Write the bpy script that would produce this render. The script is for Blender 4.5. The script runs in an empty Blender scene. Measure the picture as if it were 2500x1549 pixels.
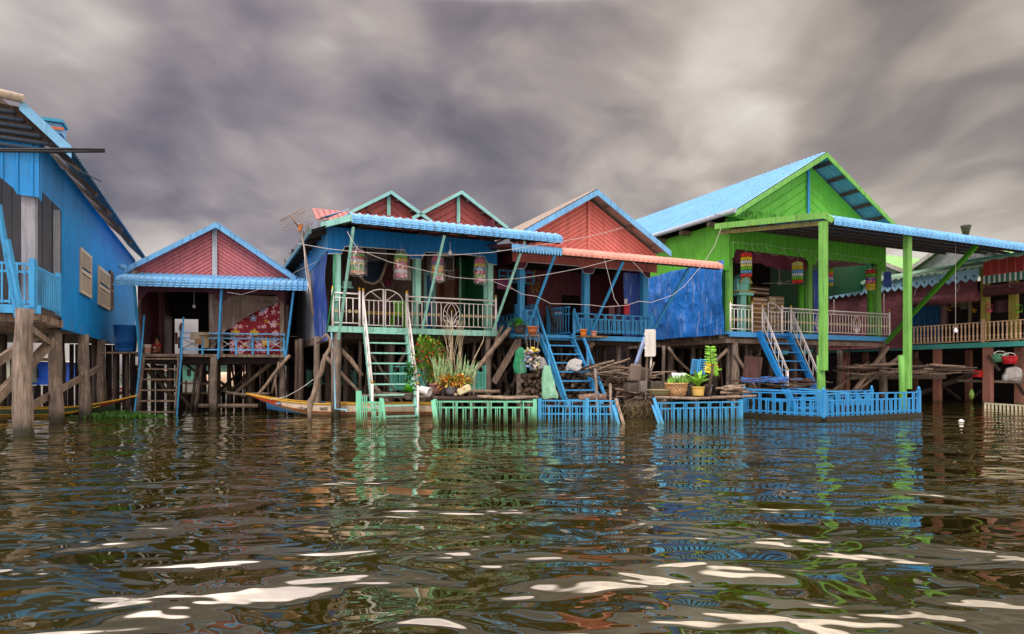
import bpy, math, random
from mathutils import Vector, Matrix, noise
R = random.Random(7)
F, CX, HY, EYE = 1600.0, 1250.0, 915.0, 1.2
scene = bpy.context.scene
COL = scene.collection
def W(px, py, d):
    return Vector(((px - CX) / F * d, d, EYE + (HY - py) / F * d))
def L(h):
    h = h.lstrip('#'); o = []
    for i in (0, 2, 4):
        c = int(h[i:i+2], 16) / 255
        o.append(c / 12.92 if c <= .04045 else ((c + .055) / 1.055) ** 2.4)
    return tuple(o)
def mul(c, k): return tuple(min(1, max(0, x * k)) for x in c)
def mix(a, b, k): return tuple(x * (1 - k) + y * k for x, y in zip(a, b))

class Fr:
    """upright plane of one facade: s runs along it, t goes back from it, z up"""
    def __init__(s, px0, d0, vpx):
        s.O = Vector(((px0 - CX) / F * d0, d0, 0))
        s.u = Vector((vpx - CX, F, 0)).normalized()
        v = Vector((-s.u.y, s.u.x, 0))
        s.v = v if v.y > 0 else -v
    def P(s, a, t, z): return s.O + s.u * a + s.v * t + Vector((0, 0, z))
    def at(s, px, py, t=0.0):
        r = Vector(((px - CX) / F, 1, 0)); d = (s.O.dot(s.v) + t) / r.dot(s.v)
        return (r * d - s.O).dot(s.u), EYE + (HY - py) / F * d
    def W(s, px, py, t=0.0):
        a, z = s.at(px, py, t); return s.P(a, t, z)
    def sd(s, px, py, a=0.0):
        r = Vector(((px - CX) / F, 1, 0)); d = (s.O.dot(s.u) + a) / r.dot(s.u)
        return (r * d - s.O).dot(s.v), EYE + (HY - py) / F * d

class MB:
    def __init__(s): s.v = []; s.f = []; s.sm = []
    def add(s, vs, fs, sm=False):
        o = len(s.v); s.v += [tuple(x) for x in vs]
        for f in fs: s.f.append(tuple(i + o for i in f)); s.sm.append(sm)
        return s
    def hexa(s, p):
        return s.add(p, [(0,3,2,1),(4,5,6,7),(0,1,5,4),(1,2,6,5),(2,3,7,6),(3,0,4,7)])
    def box(s, fr, s0, s1, t0, t1, z0, z1):
        return s.hexa([fr.P(a, t, z) for z in (z0, z1) for a, t in ((s0,t0),(s1,t0),(s1,t1),(s0,t1))])
    def wbox(s, c, sx, sy, sz, rz=0.0, rx=0.0, ry=0.0):
        m = Matrix.Rotation(rz, 3, 'Z') @ Matrix.Rotation(ry, 3, 'Y') @ Matrix.Rotation(rx, 3, 'X'); c = Vector(c)
        return s.hexa([c + m @ Vector((x*sx/2, y*sy/2, z*sz/2)) for z in (-1,1) for x, y in ((-1,-1),(1,-1),(1,1),(-1,1))])
    def beam(s, a, b, w, h, up=(0,0,1)):
        a = Vector(a); b = Vector(b); d = (b - a).normalized(); x = d.cross(Vector(up))
        if x.length < 1e-4: x = d.cross(Vector((0,1,0)))
        x.normalize(); y = x.cross(d).normalized()
        return s.hexa([p + x*(i*w/2) + y*(j*h/2) for p in (a, b) for i, j in ((-1,-1),(1,-1),(1,1),(-1,1))])
    def tube(s, pts, r, n=8, cap=True, sm=True, wob=0.0):
        pts = [Vector(p) for p in pts]; m = len(pts); vs = []; x = None
        for i, p in enumerate(pts):
            d = (pts[min(i+1, m-1)] - pts[max(i-1, 0)]).normalized()
            if x is None:
                x = d.cross(Vector((0,0,1)))
                if x.length < .1: x = Vector((1,0,0))
            x = (x - d * x.dot(d)).normalized(); y = d.cross(x)
            rr = r[i] if isinstance(r, (list, tuple)) else r
            for k in range(n):
                a = 2*math.pi*k/n; q = rr * (1 + (R.uniform(-wob, wob) if wob else 0))
                vs.append(p + x*math.cos(a)*q + y*math.sin(a)*q)
        fs = [(i*n+k, i*n+(k+1)%n, (i+1)*n+(k+1)%n, (i+1)*n+k) for i in range(m-1) for k in range(n)]
        o = len(s.v); s.add(vs, fs, sm)
        if cap:
            s.f.append(tuple(o + k for k in range(n-1, -1, -1))); s.sm.append(False)
            s.f.append(tuple(o + (m-1)*n + k for k in range(n))); s.sm.append(False)
        return s
    def lathe(s, c, prof, n=16, sm=True, ax=None):
        c = Vector(c); q = Vector((0,0,1)).rotation_difference(Vector(ax)) if ax is not None else None; vs = []
        for r, z in prof:
            for k in range(n):
                a = 2*math.pi*k/n; p = Vector((r*math.cos(a), r*math.sin(a), z)); vs.append(c + (q @ p if q else p))
        m = len(prof)
        s.add(vs, [(i*n+k, i*n+(k+1)%n, (i+1)*n+(k+1)%n, (i+1)*n+k) for i in range(m-1) for k in range(n)], sm)
        return s
    def prism(s, poly, vec):
        n = len(poly); a = [Vector(p) for p in poly]; b = [p + Vector(vec) for p in a]
        fs = [tuple(range(n)), tuple(range(2*n-1, n-1, -1))] + [(i, i+n, (i+1)%n+n, (i+1)%n) for i in range(n)]
        return s.add(a + b, fs)
    def grid(s, rows, sm=False):
        n = len(rows[0]); vs = [p for r in rows for p in r]
        return s.add(vs, [(i*n+k, i*n+k+1, (i+1)*n+k+1, (i+1)*n+k) for i in range(len(rows)-1) for k in range(n-1)], sm)
    def ball(s, c, r, n=10, sz=1.0):
        k = max(4, n//2); return s.lathe(c, [(r*math.sin(math.pi*i/k)+1e-4, -r*sz*math.cos(math.pi*i/k)) for i in range(k+1)], n)
    def torus(s, c, r, r2, ax, n=12, m=5):
        ax = Vector(ax).normalized(); x = ax.cross(Vector((0,0,1)))
        if x.length < .1: x = ax.cross(Vector((0,1,0)))
        x.normalize(); y = ax.cross(x); c = Vector(c)
        return s.tube([c + x*r*math.cos(2*math.pi*k/n) + y*r*math.sin(2*math.pi*k/n) for k in range(n+1)], r2, m, False)
    def build(s, name, mat, parent=None, kind=None, label=None, cat=None, group=None, org=None):
        me = bpy.data.meshes.new(name)
        if org is None:
            if parent is not None:
                p = parent
                while p.parent is not None: p = p.parent
                org = Vector(p.location)
            else:
                zs = min(v[2] for v in s.v)
                xs = [v[0] for v in s.v]; ys = [v[1] for v in s.v]
                org = Vector(((min(xs)+max(xs))/2, (min(ys)+max(ys))/2, zs))
        me.from_pydata([(v[0]-org.x, v[1]-org.y, v[2]-org.z) for v in s.v], [], s.f)
        me.polygons.foreach_set('use_smooth', s.sm)
        me.validate(); me.update()
        me.materials.append(mat)
        o = bpy.data.objects.new(name, me); COL.objects.link(o)
        if parent is not None: o.parent = parent
        else: o.location = org
        if kind: o['kind'] = kind
        if label: o['label'] = label
        if cat: o['category'] = cat
        if group: o['group'] = group
        return o
def thing(name, label, cat, loc, group=None):
    o = bpy.data.objects.new(name, None); COL.objects.link(o); o.location = loc; o.empty_display_size = .2
    o['label'] = label; o['category'] = cat
    if group: o['group'] = group
    return o
def copy_thing(src, loc, rot=(0,0,0), label=None, scale=None):
    def rec(o, par):
        c = o.copy(); COL.objects.link(c); c.parent = par
        for ch in [x for x in o.children]: rec(ch, c)
        return c
    r = rec(src, None); r.location = loc; r.rotation_euler = rot
    if scale: r.scale = scale
    if label: r['label'] = label
    return r

# ---------------------------------------------------------------- materials
MC = {}
def nt(name):
    m = bpy.data.materials.new(name); m.use_nodes = True; t = m.node_tree; t.nodes.clear()
    out = t.nodes.new('ShaderNodeOutputMaterial'); b = t.nodes.new('ShaderNodeBsdfPrincipled')
    t.links.new(b.outputs[0], out.inputs[0]); return m, t, b, out
def N(t, k, **kw):
    n = t.nodes.new(k)
    for a, v in kw.items():
        if a.startswith('i_'):
            key = a[2:]; key = int(key) if key.isdigit() else key.replace('_', ' ')
            n.inputs[key].default_value = v
        else: setattr(n, a, v)
    return n
def mapped(t, sc):
    tc = N(t, 'ShaderNodeTexCoord'); mp = N(t, 'ShaderNodeMapping'); mp.inputs['Scale'].default_value = sc
    t.links.new(tc.outputs['Object'], mp.inputs[0]); return mp
def mixc(t, fac, a, b, blend='MIX'):
    m = N(t, 'ShaderNodeMix', data_type='RGBA', blend_type=blend)
    for sock, v in ((m.inputs[0], fac), (m.inputs[6], a), (m.inputs[7], b)):
        if isinstance(v, (int, float)): sock.default_value = v
        elif isinstance(v, tuple): sock.default_value = (*v, 1) if len(v) == 3 else v
        else: t.links.new(v, sock)
    return m.outputs[2]
def ramp(t, src, p):
    r = N(t, 'ShaderNodeValToRGB'); e = r.color_ramp.elements
    while len(e) < len(p): e.new(.5)
    for i, (x, c) in enumerate(p): e[i].position = x; e[i].color = (c, c, c, 1) if isinstance(c, (int, float)) else (*c, 1)
    t.links.new(src, r.inputs[0]); return r.outputs[0]
def noi(t, sc, scale=1.0, det=3, rough=.55):
    n = N(t, 'ShaderNodeTexNoise'); n.inputs['Scale'].default_value = scale; n.inputs['Detail'].default_value = det
    n.inputs['Roughness'].default_value = rough; t.links.new(mapped(t, sc).outputs[0], n.inputs['Vector']); return n.outputs[0]
def M(key, col=None, kind='paint', rough=.5, dirt=.4, dcol=(.035,.03,.025), metal=0.0, spec=.3):
    if key in MC: return MC[key]
    if isinstance(col, str): col = L(col)
    m, t, b, out = nt(key); li = t.links
    b.inputs['Roughness'].default_value = rough; b.inputs['Metallic'].default_value = metal
    b.inputs['Specular IOR Level'].default_value = spec
    if kind == 'paint':
        c = mixc(t, ramp(t, noi(t, (1.3,1.3,1.3), 1.2, 4), [(.3, 0), (.7, 1)]), mul(col, .86), mul(col, 1.1))
        st = ramp(t, noi(t, (9,9,.7), 1.5, 5, .65), [(.50, 0), (.72, dirt*1.25)])
        c = mixc(t, st, c, mix(mul(col, .45), dcol, .5))
        sp = ramp(t, noi(t, (1,1,.6), 17, 5, .68), [(.58, 0), (.66, dirt*.9)])
        c = mixc(t, sp, c, mix(mul(col, .45), (.16,.13,.10), .55)); li.new(c, b.inputs['Base Color'])
        bp = N(t, 'ShaderNodeBump', i_Strength=.25, i_Distance=.01); li.new(noi(t, (1,1,1), 30, 3), bp.inputs['Height']); li.new(bp.outputs[0], b.inputs['Normal'])
    elif kind in ('wood', 'log'):
        sc = (14,14,1.2) if kind == 'wood' else (5,5,5)
        g = noi(t, sc, 1.6, 6, .7); c = mixc(t, ramp(t, g, [(.36, 0), (.64, 1)]), mul(col, .4), mul(col, 1.3)); c = mixc(t, ramp(t, noi(t, (22,22,.5) if kind == 'wood' else sc, 1.2, 4, .6), [(.6, 0), (.68, .8)]), c, mul(col, .16))
        c = mixc(t, ramp(t, noi(t, (2,2,2), 1.5, 4), [(.42, 0), (.68, .75)]), c, mul(mix(col, (.05,.045,.04), .5), .7))
        li.new(c, b.inputs['Base Color'])
        bp = N(t, 'ShaderNodeBump', i_Strength=.8, i_Distance=.02); li.new(g, bp.inputs['Height']); li.new(bp.outputs[0], b.inputs['Normal'])
    elif kind == 'cloth':
        c = mixc(t, ramp(t, noi(t, (1,1,1), 4, 4), [(.3, 0), (.7, 1)]), mul(col, .75), mul(col, 1.2)); li.new(c, b.inputs['Base Color'])
        bp = N(t, 'ShaderNodeBump', i_Strength=.5, i_Distance=.02); li.new(noi(t, (1,1,.5), 9, 4), bp.inputs['Height']); li.new(bp.outputs[0], b.inputs['Normal'])
    elif kind == 'tarp':
        c = mixc(t, ramp(t, noi(t, (1,1,1), 2.5, 5), [(.35, 0), (.65, 1)]), mul(col, .88), mul(col, 1.12))
        fo = noi(t, (5,5,.9), 1.3, 6, .62); c = mixc(t, ramp(t, fo, [(.54, 0), (.66, .5)]), c, mix(col, (.75,.8,.85), .45)); li.new(c, b.inputs['Base Color'])  # pale streaks paint the sheen of the folds into the colour
        bp = N(t, 'ShaderNodeBump', i_Strength=1.0, i_Distance=.09); li.new(fo, bp.inputs['Height'])
        b2 = N(t, 'ShaderNodeBump', i_Strength=.7, i_Distance=.03); li.new(noi(t, (1,1,1), 9, 4), b2.inputs['Height']); li.new(bp.outputs[0], b2.inputs['Normal']); li.new(b2.outputs[0], b.inputs['Normal'])
    elif kind == 'leaf':
        c = mixc(t, ramp(t, noi(t, (1,1,1), 9, 2), [(.35, 0), (.65, 1)]), mul(col, .6), mul(col, 1.5)); li.new(c, b.inputs['Base Color'])
        b.inputs['Transmission Weight'].default_value = 0
    else:
        c = mixc(t, ramp(t, noi(t, (1,1,1), 6, 3), [(.3, 0), (.7, 1)]), mul(col, .9), mul(col, 1.08)); li.new(c, b.inputs['Base Color'])
    MC[key] = m; return m
def algae(key, col, z0=.25, z1=.05, base='paint', weed=(.045, .09, .006)):
    """paint with green weed growing on the wet foot"""
    if key in MC: return MC[key]
    m = M(key, col, base); t = m.node_tree; b = [n for n in t.nodes if n.type == 'BSDF_PRINCIPLED'][0]
    src = b.inputs['Base Color'].links[0].from_socket
    g = N(t, 'ShaderNodeNewGeometry'); sx = N(t, 'ShaderNodeSeparateXYZ'); t.links.new(g.outputs['Position'], sx.inputs[0])
    nz = noi(t, (6,6,1.5), 2, 3); ad = N(t, 'ShaderNodeMath', operation='MULTIPLY_ADD'); ad.inputs[1].default_value = .35; t.links.new(nz, ad.inputs[0]); t.links.new(sx.outputs[2], ad.inputs[2])
    mr = N(t, 'ShaderNodeMapRange'); mr.inputs[1].default_value = z0 + .18; mr.inputs[2].default_value = z1 + .18; mr.inputs[3].default_value = 0; mr.inputs[4].default_value = .92
    t.links.new(ad.outputs[0], mr.inputs[0]); c = mixc(t, mr.outputs[0], src, weed)
    mr2 = N(t, 'ShaderNodeMapRange'); mr2.inputs[1].default_value = z1 + .2; mr2.inputs[2].default_value = z1 + .1; mr2.inputs[3].default_value = 0; mr2.inputs[4].default_value = .8
    t.links.new(ad.outputs[0], mr2.inputs[0]); c = mixc(t, mr2.outputs[0], c, (.02, .022, .01))
    t.links.new(c, b.inputs['Base Color']); return m

# ---------------------------------------------------------------- shared builders
def pw(p):
    def f(x):
        if x <= p[0][0]: return p[0][1]
        for (a, y), (b, z) in zip(p, p[1:]):
            if x <= b: return y + (z - y) * (x - a) / (b - a) if b > a else z
        return p[-1][1]
    return f
def ribbed(mb, P, a0, a1, zb, zt, pitch=.2, h=.025, prof=((0,0),(.72,0),(.8,1),(.92,1)), extra=(), nz=1):
    """ribbed steel sheet; P(a, z, off) gives the point, zb and zt are the edges"""
    zb = zb if callable(zb) else (lambda x, v=zb: v); zt = zt if callable(zt) else (lambda x, v=zt: v)
    xs = []; k = 0
    while a0 + k*pitch < a1:
        for fx, o in prof:
            x = a0 + (k + fx)*pitch
            if x <= a1: xs.append((x, o*h))
        k += 1
    xs.append((a1, 0))
    of = pw(sorted(xs))
    for e in extra:
        if a0 < e < a1: xs.append((e, of(e)))
    xs.sort()
    mb.grid([[P(x, zb(x) + (zt(x)-zb(x))*i/nz, o) for x, o in xs] for i in range(nz+1)])
    return mb
SINE = ((0,0),(.25,.7),(.5,1),(.75,.7))
def ribplane(mb, A0, A1, B0, B1, n, h=.03, prof=((0,0),(.7,0),(.8,1),(.92,1)), down=.02):
    A0, A1, B0, B1 = map(Vector, (A0, A1, B0, B1)); nn = (A1-A0).cross(B0-A0).normalized()
    if nn.z < 0: nn = -nn
    ra = []; rb = []
    for k in range(n):
        for fx, o in prof:
            f = (k+fx)/n; ra.append(A0.lerp(A1, f) + nn*o*h); rb.append(B0.lerp(B1, f) + nn*o*h)
    ra.append(A1); rb.append(B1)
    mb.grid([ra, rb]); mb.grid([[p - nn*down for p in rb], [p - nn*down for p in ra]])
    mb.grid([[p - nn*down for p in ra], ra]); return mb
def awning(mb, fr, s0, s1, prof, pitch=.2, h=.035, s0b=None):
    """steel awning with standing ribs and a rolled front lip; prof = (t, z, step)"""
    s0b = s0 if s0b is None else s0b; m = len(prof); nrm = []
    for i in range(m):
        a = prof[max(i-1,0)]; b = prof[min(i+1,m-1)]; dt, dz = b[0]-a[0], b[1]-a[1]; l = math.hypot(dt, dz) or 1
        n_ = (-dz/l*-1, dt/l*-1) if False else (dz/l, -dt/l)
        if i == 0 or True:
            if n_[1] < 0 and abs(n_[1]) > abs(n_[0]): n_ = (-n_[0], -n_[1])
            if n_[0] > 0 and abs(n_[0]) >= abs(n_[1]): n_ = (-n_[0], -n_[1])
        nrm.append(n_)
    rows = []
    n = int((s1-s0)/pitch)
    for i, (t, z, st) in enumerate(prof):
        row = []; f = i/(m-1); a0 = s0b + (s0-s0b)*f
        for k in range(n+1):
            for fx, o in ((0,0),(.1,1.0),(.22,1.0),(.36,.15),(.5,.0),(.85,.0)):
                x = a0 + (k+fx)*pitch*(s1-a0)/(s1-s0)
                if x > s1: break
                q = o*h + (st if .3 < fx < .9 else 0)
                row.append(fr.P(x, t + nrm[i][0]*q, z + nrm[i][1]*q))
        row = row[:]; rows.append(row)
    L_ = min(len(r) for r in rows); rows = [r[:L_] for r in rows]
    mb.grid(rows, False); return mb
def lip(tr, zr, tf, zf, rad=.22, drop=.16):
    p = [(tr, zr, 0)]; t1 = tf + rad; sl = (zr - zf - rad*.6) / max(.2, tr - t1); z1 = zf + drop + rad*.62
    for k in range(1, 5): f = k/4; p.append((tr + (t1-tr)*f, zr + (z1-zr)*f, 0))
    for k in range(1, 9):
        a = k/8*math.pi/2*.95; p.append((t1 - rad*math.sin(a), z1 - rad*.62*(1-math.cos(a)), (-.012 if k % 2 else .006)))
    for k in range(1, 5): p.append((tf, z1 - rad*.62 - drop*k/4, (-.012 if k % 2 else .006)))
    return p
def gable(mb, fr, sc, sl, sr, zap, zl, zr, zb, t, pitch=.13, h=.02):
    """chevron boarding: strips parallel to each roof slope"""
    for se, ze in ((sl, zl), (sr, zr)):
        w = abs(se-sc); m = (zap-ze)/w; g = 1 if se > sc else -1; o = 0
        dz = pitch*math.sqrt(1+m*m)
        while zap - o > zb + .02:
            def cut(oo):
                zc = zap - oo
                if zc <= zb: return None
                xe = min(w, (zc-zb)/m); return zc, xe, zc - m*xe
            a = cut(o); b = cut(o+dz)
            if b is None: b = (zb, 0.001, zb)
            P = lambda x, z, f: fr.P(sc+g*x, t-f, z)
            def at_(k):
                v_ = cut(o+dz*k)
                return v_ if v_ else (zb, .001, zb)
            e1, e2 = at_(.8), at_(.9)
            mb.add([P(0,a[0],0), P(a[1],a[2],0), P(e1[1],e1[2],0), P(0,e1[0],0)], [(0,1,2,3)])
            mb.add([P(0,e1[0],0), P(e1[1],e1[2],0), P(e2[1],e2[2],-h), P(0,e2[0],-h)], [(0,1,2,3)])
            mb.add([P(0,e2[0],-h), P(e2[1],e2[2],-h), P(b[1],b[2],0), P(0,b[0],0)], [(0,1,2,3)])
            o += dz
def barge(root, fr, pts, t, th, h, mat, name='barge_board'):
    for (a, z), (b, y) in zip(pts, pts[1:]):
        mb = MB(); mb.prism([fr.P(a,t,z), fr.P(b,t,y), fr.P(b,t,y-h), fr.P(a,t,z-h)], fr.v*th); mb.build(name, mat, root)
def stilt(root, xy, ztop, r, mat, lean=(0,0), name='stilt', zb=-.6, wob=.08):
    n = 9; pts = []; rs = []; ph = R.uniform(0, 6)
    for i in range(n):
        f = i/(n-1); pts.append((xy[0] + lean[0]*(1-f) + math.sin(ph+f*5)*r*.18, xy[1] + lean[1]*(1-f), zb + (ztop-zb)*f))
        rs.append(r*(1.12-.2*f)*(1+R.uniform(-.1,.1)))
    return MB().tube(pts, rs, 10, wob=wob).build(name, mat, root)
def pole(pts, r, mat, root=None, name='brace', n=7, wob=.12, bend=.0, **kw):
    pts = [Vector(p) for p in pts]; q = []
    for a, b in zip(pts, pts[1:]):
        k = max(2, int((b-a).length/.25))
        for i in range(k): q.append(a.lerp(b, i/k) + Vector((R.uniform(-1,1), R.uniform(-1,1), R.uniform(-1,1)))*r*.25)
    q.append(pts[-1]); m = len(q)
    return MB().tube(q, [r*(1.1-.25*i/m)*R.uniform(.9,1.1) for i in range(m)], n, wob=wob).build(name, mat, root, **kw)
def steel_rail(root, P, nrm, a0, a1, zf, lotus=(), h=.95, sp=.165, name='railing', posts=None, zig=False, lr=.27):
    st = M('steel', '#efe9e6', 'plain', .35); go = M('brass', '#c79a3c', 'plain', .25, metal=.9)
    mb = MB(); zt, zm, zb = zf+h, zf+h*.86, zf+.1
    mb.tube([P(a0,zt), P(a1,zt)], .024, 8); mb.tube([P(a0,zm), P(a1,zm)], .014, 6); mb.tube([P(a0,zb), P(a1,zb)], .016, 6)
    if zig:
        k = int((a1-a0)/.16)
        for i in range(k): x = a0+(a1-a0)*i/k; mb.tube([P(x,zt), P(x+.08,zm), P(x+.16 if i < k-1 else a1,zt)], .006, 4)
    ra = mb.build(name, st, root)
    for a in (posts if posts is not None else (a0, a1)):
        MB().tube([P(a, zf-.03), P(a, zt+.1)], .034, 8).build('post', st, ra)
        MB().lathe(P(a, zt+.1), [(.001,.1),(.03,.085),(.04,.055),(.03,.02),(.045,.01),(.045,0),(.001,0)], 10).build('finial', go, ra)
    n = max(2, int((a1-a0)/sp)); xs = [a0+(a1-a0)*i/n for i in range(1, n)]
    free = lambda x: all(abs(x-c) > lr+.02 for c in lotus)
    for i, x in enumerate(xs):
        if free(x): 
            m2 = MB().tube([P(x,zb), P(x,zm)], .0145, 6)
            for zz in (.3,.36,.66,.7): m2.torus(P(x, zf+zz*h), .016, .006, (0,0,1), 8, 4)
            m2.build('baluster', st, ra)
    for i in range(n):
        x = a0+(a1-a0)*(i+.5)/n
        if free(x):
            m2 = MB().torus(P(x, zf+.46*h), .04, .009, nrm, 12, 5)
            for k in range(5): m2.tube([P(x, zf+.46*h), P(x+.035*math.sin(k*1.2566), zf+.46*h+.035*math.cos(k*1.2566))], .006, 4)
            m2.tube([P(x-sp*.45, zf+.46*h), P(x-.04, zf+.46*h)], .004, 4); m2.tube([P(x+.04, zf+.46*h), P(x+sp*.45, zf+.46*h)], .004, 4)
            m2.build('star_ring', M('pale_brass', '#cdb98c', 'plain', .35), ra)
    for c in lotus:
        zc = zf+.48*h; rr = lr; rz = h*.39; m2 = MB()
        el = lambda a: P(c+rr*math.sin(a), zc+rz*math.cos(a))
        m2.tube([el(2*math.pi*k/28) for k in range(29)], .012, 5, False)
        b0 = P(c, zc-rz)
        def arc(x0, z0, x1, z1, bx, bz):
            m2.tube([P(c+(1-f)**2*x0+2*f*(1-f)*bx+f*f*x1, zc+(1-f)**2*z0+2*f*(1-f)*bz+f*f*z1) for f in [k/10 for k in range(11)]], .009, 5, False)
        for g in (-1, 1):
            arc(0,-rz, 0,rz*.95, g*lr*1.15,.0)
            arc(0,-rz, g*lr*.92,rz*.35, g*.05,.02); arc(0,-rz, g*lr*.98,-rz*.05, g*.08,-.12); arc(0,-rz,g*lr*.88,-rz*.45,g*.1,-.2)
        m2.tube([P(c, zc-rz), P(c, zc+rz*.3)], .012, 5); m2.build('lotus_ornament', st, ra)
        MB().ball(P(c, zc+rz*.36), .028).build('lotus_bud', go, ra)
    return ra
def slat_fence(A, B, z0, z1, mat, root=None, name='railing', posts=(0,1), r2=.17, period=.4, sub=None, zmid=None, ph=0.0, cap=True, w=.021, skip=(), **kw):
    """rails, posts and slats in threes, tall and short in turn"""
    A = Vector((A[0], A[1], 0)); B = Vector((B[0], B[1], 0)); d = (B-A); Ln = d.length; d.normalize(); nv = Vector((-d.y, d.x, 0))
    P = lambda x, z, o=0: A + d*x + nv*o + Vector((0,0,z))
    mb = MB(); zz = [z1-.03, z1-r2] + ([z0+.08] if z0 > .02 else []) + ([zmid] if zmid else [])
    for z in zz: mb.hexa([P(x, z+dz, o) for dz in (-.018,.018) for x, o in ((0,-.018),(Ln,-.018),(Ln,.018),(0,.018))])
    if root is None: ra = mb.build(name, mat, None, **kw)
    else: ra = mb.build(name, mat, root)
    for f in posts:
        x = f*Ln; m2 = MB(); s_ = .045
        m2.hexa([P(x+i*s_, z, j*s_) for z in (z0-.03 if z0 > .02 else -.5, z1+.03) for i, j in ((-1,-1),(1,-1),(1,1),(-1,1))])
        if cap: m2.lathe(P(x, z1+.03), [(.03,0),(.045,.03),(.04,.07),(.02,.1),(.001,.115)], 8)
        m2.build('post', mat, ra)
    n = max(1, round(Ln/(period/2))); 
    for k in range(n):
        if k in skip: continue
        x = (k+.5)*Ln/n
        tall = (k % 2 == 0)
        for j in (-1, 0, 1):
            y = x + j*w*2.0 + R.uniform(-.002,.002); top = z1-.01 if tall else z1-r2-.0
            le = R.gauss(0,.012)
            if R.random() < .02: continue
            m2 = MB(); m2.hexa([P(y+i*w/2+(le if z == top else 0), z, o) for z in (z0+R.uniform(-.01,.01) if z0 > .02 else -.35, top) for i, o in ((-1,-.038),(1,-.038),(1,-.02),(-1,-.02))])
            m2.build('slat', mat, ra)
    return ra
def leaf(mb, p, d, up, ln, w, curl=.3, seg=3):
    """one pointed leaf from p towards d"""
    d = Vector(d).normalized(); side = d.cross(Vector(up))
    if side.length < .05: side = d.cross(Vector((1,0,0)))
    side.normalize(); nrm = side.cross(d).normalized(); rows = []
    for i in range(seg+1):
        f = i/seg; c = Vector(p) + d*ln*f + nrm*(-curl*ln*f*f); ww = w*math.sin(math.pi*min(.97, .12+.86*f))
        rows.append([c - side*ww/2 + nrm*ww*.18, c, c + side*ww/2 + nrm*ww*.18])
    mb.grid(rows, True)
def planks(root, fr, a0, a1, tt, z0, z1, mat, gap=.3, name='shade_backing_board'):  # dark boards added to close bright gaps under the floors
    a = a0
    while a < a1:
        w = R.uniform(.12, .3); MB().box(fr, a, a+w, tt+R.uniform(0,.05), tt+.06, z0+R.uniform(0,.3), z1).build(name, mat, root); a += w + (R.uniform(.03,.12) if R.random() < gap else .01)
def rdir(zmin=-.2, zmax=1):
    a = R.uniform(0, 6.283); z = R.uniform(zmin, zmax); r = math.sqrt(max(.02, 1-z*z)); return Vector((r*math.cos(a), r*math.sin(a), z))
def bush(mb, c, rad, n, ln, w, curl=.2):
    c = Vector(c)
    for _ in range(n):
        d = rdir(-.6, 1); f = R.uniform(.35, 1)**.6; k = 1 + .3*noise.noise(d*2.3 + c)
        p = c + Vector((d.x*rad[0]*f*k, d.y*rad[1]*f*k, d.z*rad[2]*f*k)); dd = (d + rdir(-.4,1)*.8)
        leaf(mb, p, dd, (0,0,1), ln*R.uniform(.6,1.2), w*R.uniform(.7,1.2), curl, 2)
def drape(mb, P, a0, a1, b0, b1, amp=.05, nf=9, n=28, m=14, seed=0, f=None, cr=0):
    """hanging cloth: P(a, b, off)"""
    rows = []
    for i in range(m+1):
        b = b0+(b1-b0)*i/m; row = []
        for k in range(n+1):
            a = a0+(a1-a0)*k/n
            o = amp*(math.sin(k/n*nf*2+seed+.6*math.sin(b*2+seed)) + .8*noise.noise(Vector((a*2.2+seed, b*1.4, seed))))
            if cr:
                for k_, (fa, fb) in enumerate(((3,.45),(1.1,1.5),(6,.8))): o += cr/(1+k_*.6)*(1-2*abs(noise.noise(Vector((a*fa+seed, b*fb+k_*7, a*b*.15)))))**3
            row.append(P(a, b, o) if f is None else P(*f(a, b), o))
        rows.append(row)
    mb.grid(rows, True); return mb
def wire(pts, r, mat, name, label, cat, group=None, sag=0.0, n=8):
    pts = [Vector(p) for p in pts]; q = []
    for a, b in zip(pts, pts[1:]):
        for i in range(n): f = i/n; p = a.lerp(b, f); p.z -= 4*sag*f*(1-f)*(b-a).length; q.append(p)
    q.append(pts[-1]); return MB().tube(q, r, 5).build(name, mat, None, label=label, cat=cat, group=group)
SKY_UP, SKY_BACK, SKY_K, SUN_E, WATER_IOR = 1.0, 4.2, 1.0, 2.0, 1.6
SKY_ADDED_BAND = 11.0
WATER_FR = 2.1
SKY_BLOBS = [(90,90,240,.26),(1880,110,220,.1),(1800,240,220,.05),(1250,380,330,.1),(1600,420,420,.12),(930,200,230,.08),(1320,180,330,-.08),
             (430,250,380,-.05),(2330,400,420,-.12),(2150,120,260,-.06),(760,110,220,-.06),(2420,90,200,.08),(2050,330,250,.06),(650,330,300,.06),(2200,560,400,.1),(400,600,500,.08),(1500,150,200,-.05)]
WAVES = [(1.0, 1.3, .5, 1, .4, .175), (1.0, 1.6, 1.3, 2, .45, .08), (.9, 1.6, 4.5, 1, .5, .0065), (.8, 1.6, 14.0, 1, .5, .001)]
CHOP = (1.25, .62)
# ---------------------------------------------------------------- camera, world, light
cam = bpy.data.cameras.new('camera'); co = bpy.data.objects.new('camera', cam); COL.objects.link(co)
co.location = (0, 0, EYE); co.rotation_euler = (math.pi/2, 0, 0)
cam.sensor_width = 36; cam.lens = 36*F/2500; cam.shift_y = (HY - 774.5)/2500; cam.clip_start = .1; cam.clip_end = 3000
scene.camera = co
scene.view_settings.view_transform = 'Standard'; scene.view_settings.look = 'None'; scene.view_settings.exposure = 0.0; scene.view_settings.gamma = 1
scene.render.engine = 'CYCLES'; scene.cycles.use_denoising = True
scene.cycles.max_bounces = 8; scene.cycles.diffuse_bounces = 3; scene.cycles.glossy_bounces = 4; scene.cycles.transparent_max_bounces = 12
scene.cycles.sample_clamp_indirect = 4
SUN_EL, SUN_AZ = math.radians(52), math.radians(200)
wd = bpy.data.worlds.new('World'); scene.world = wd; wd.use_nodes = True
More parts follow.
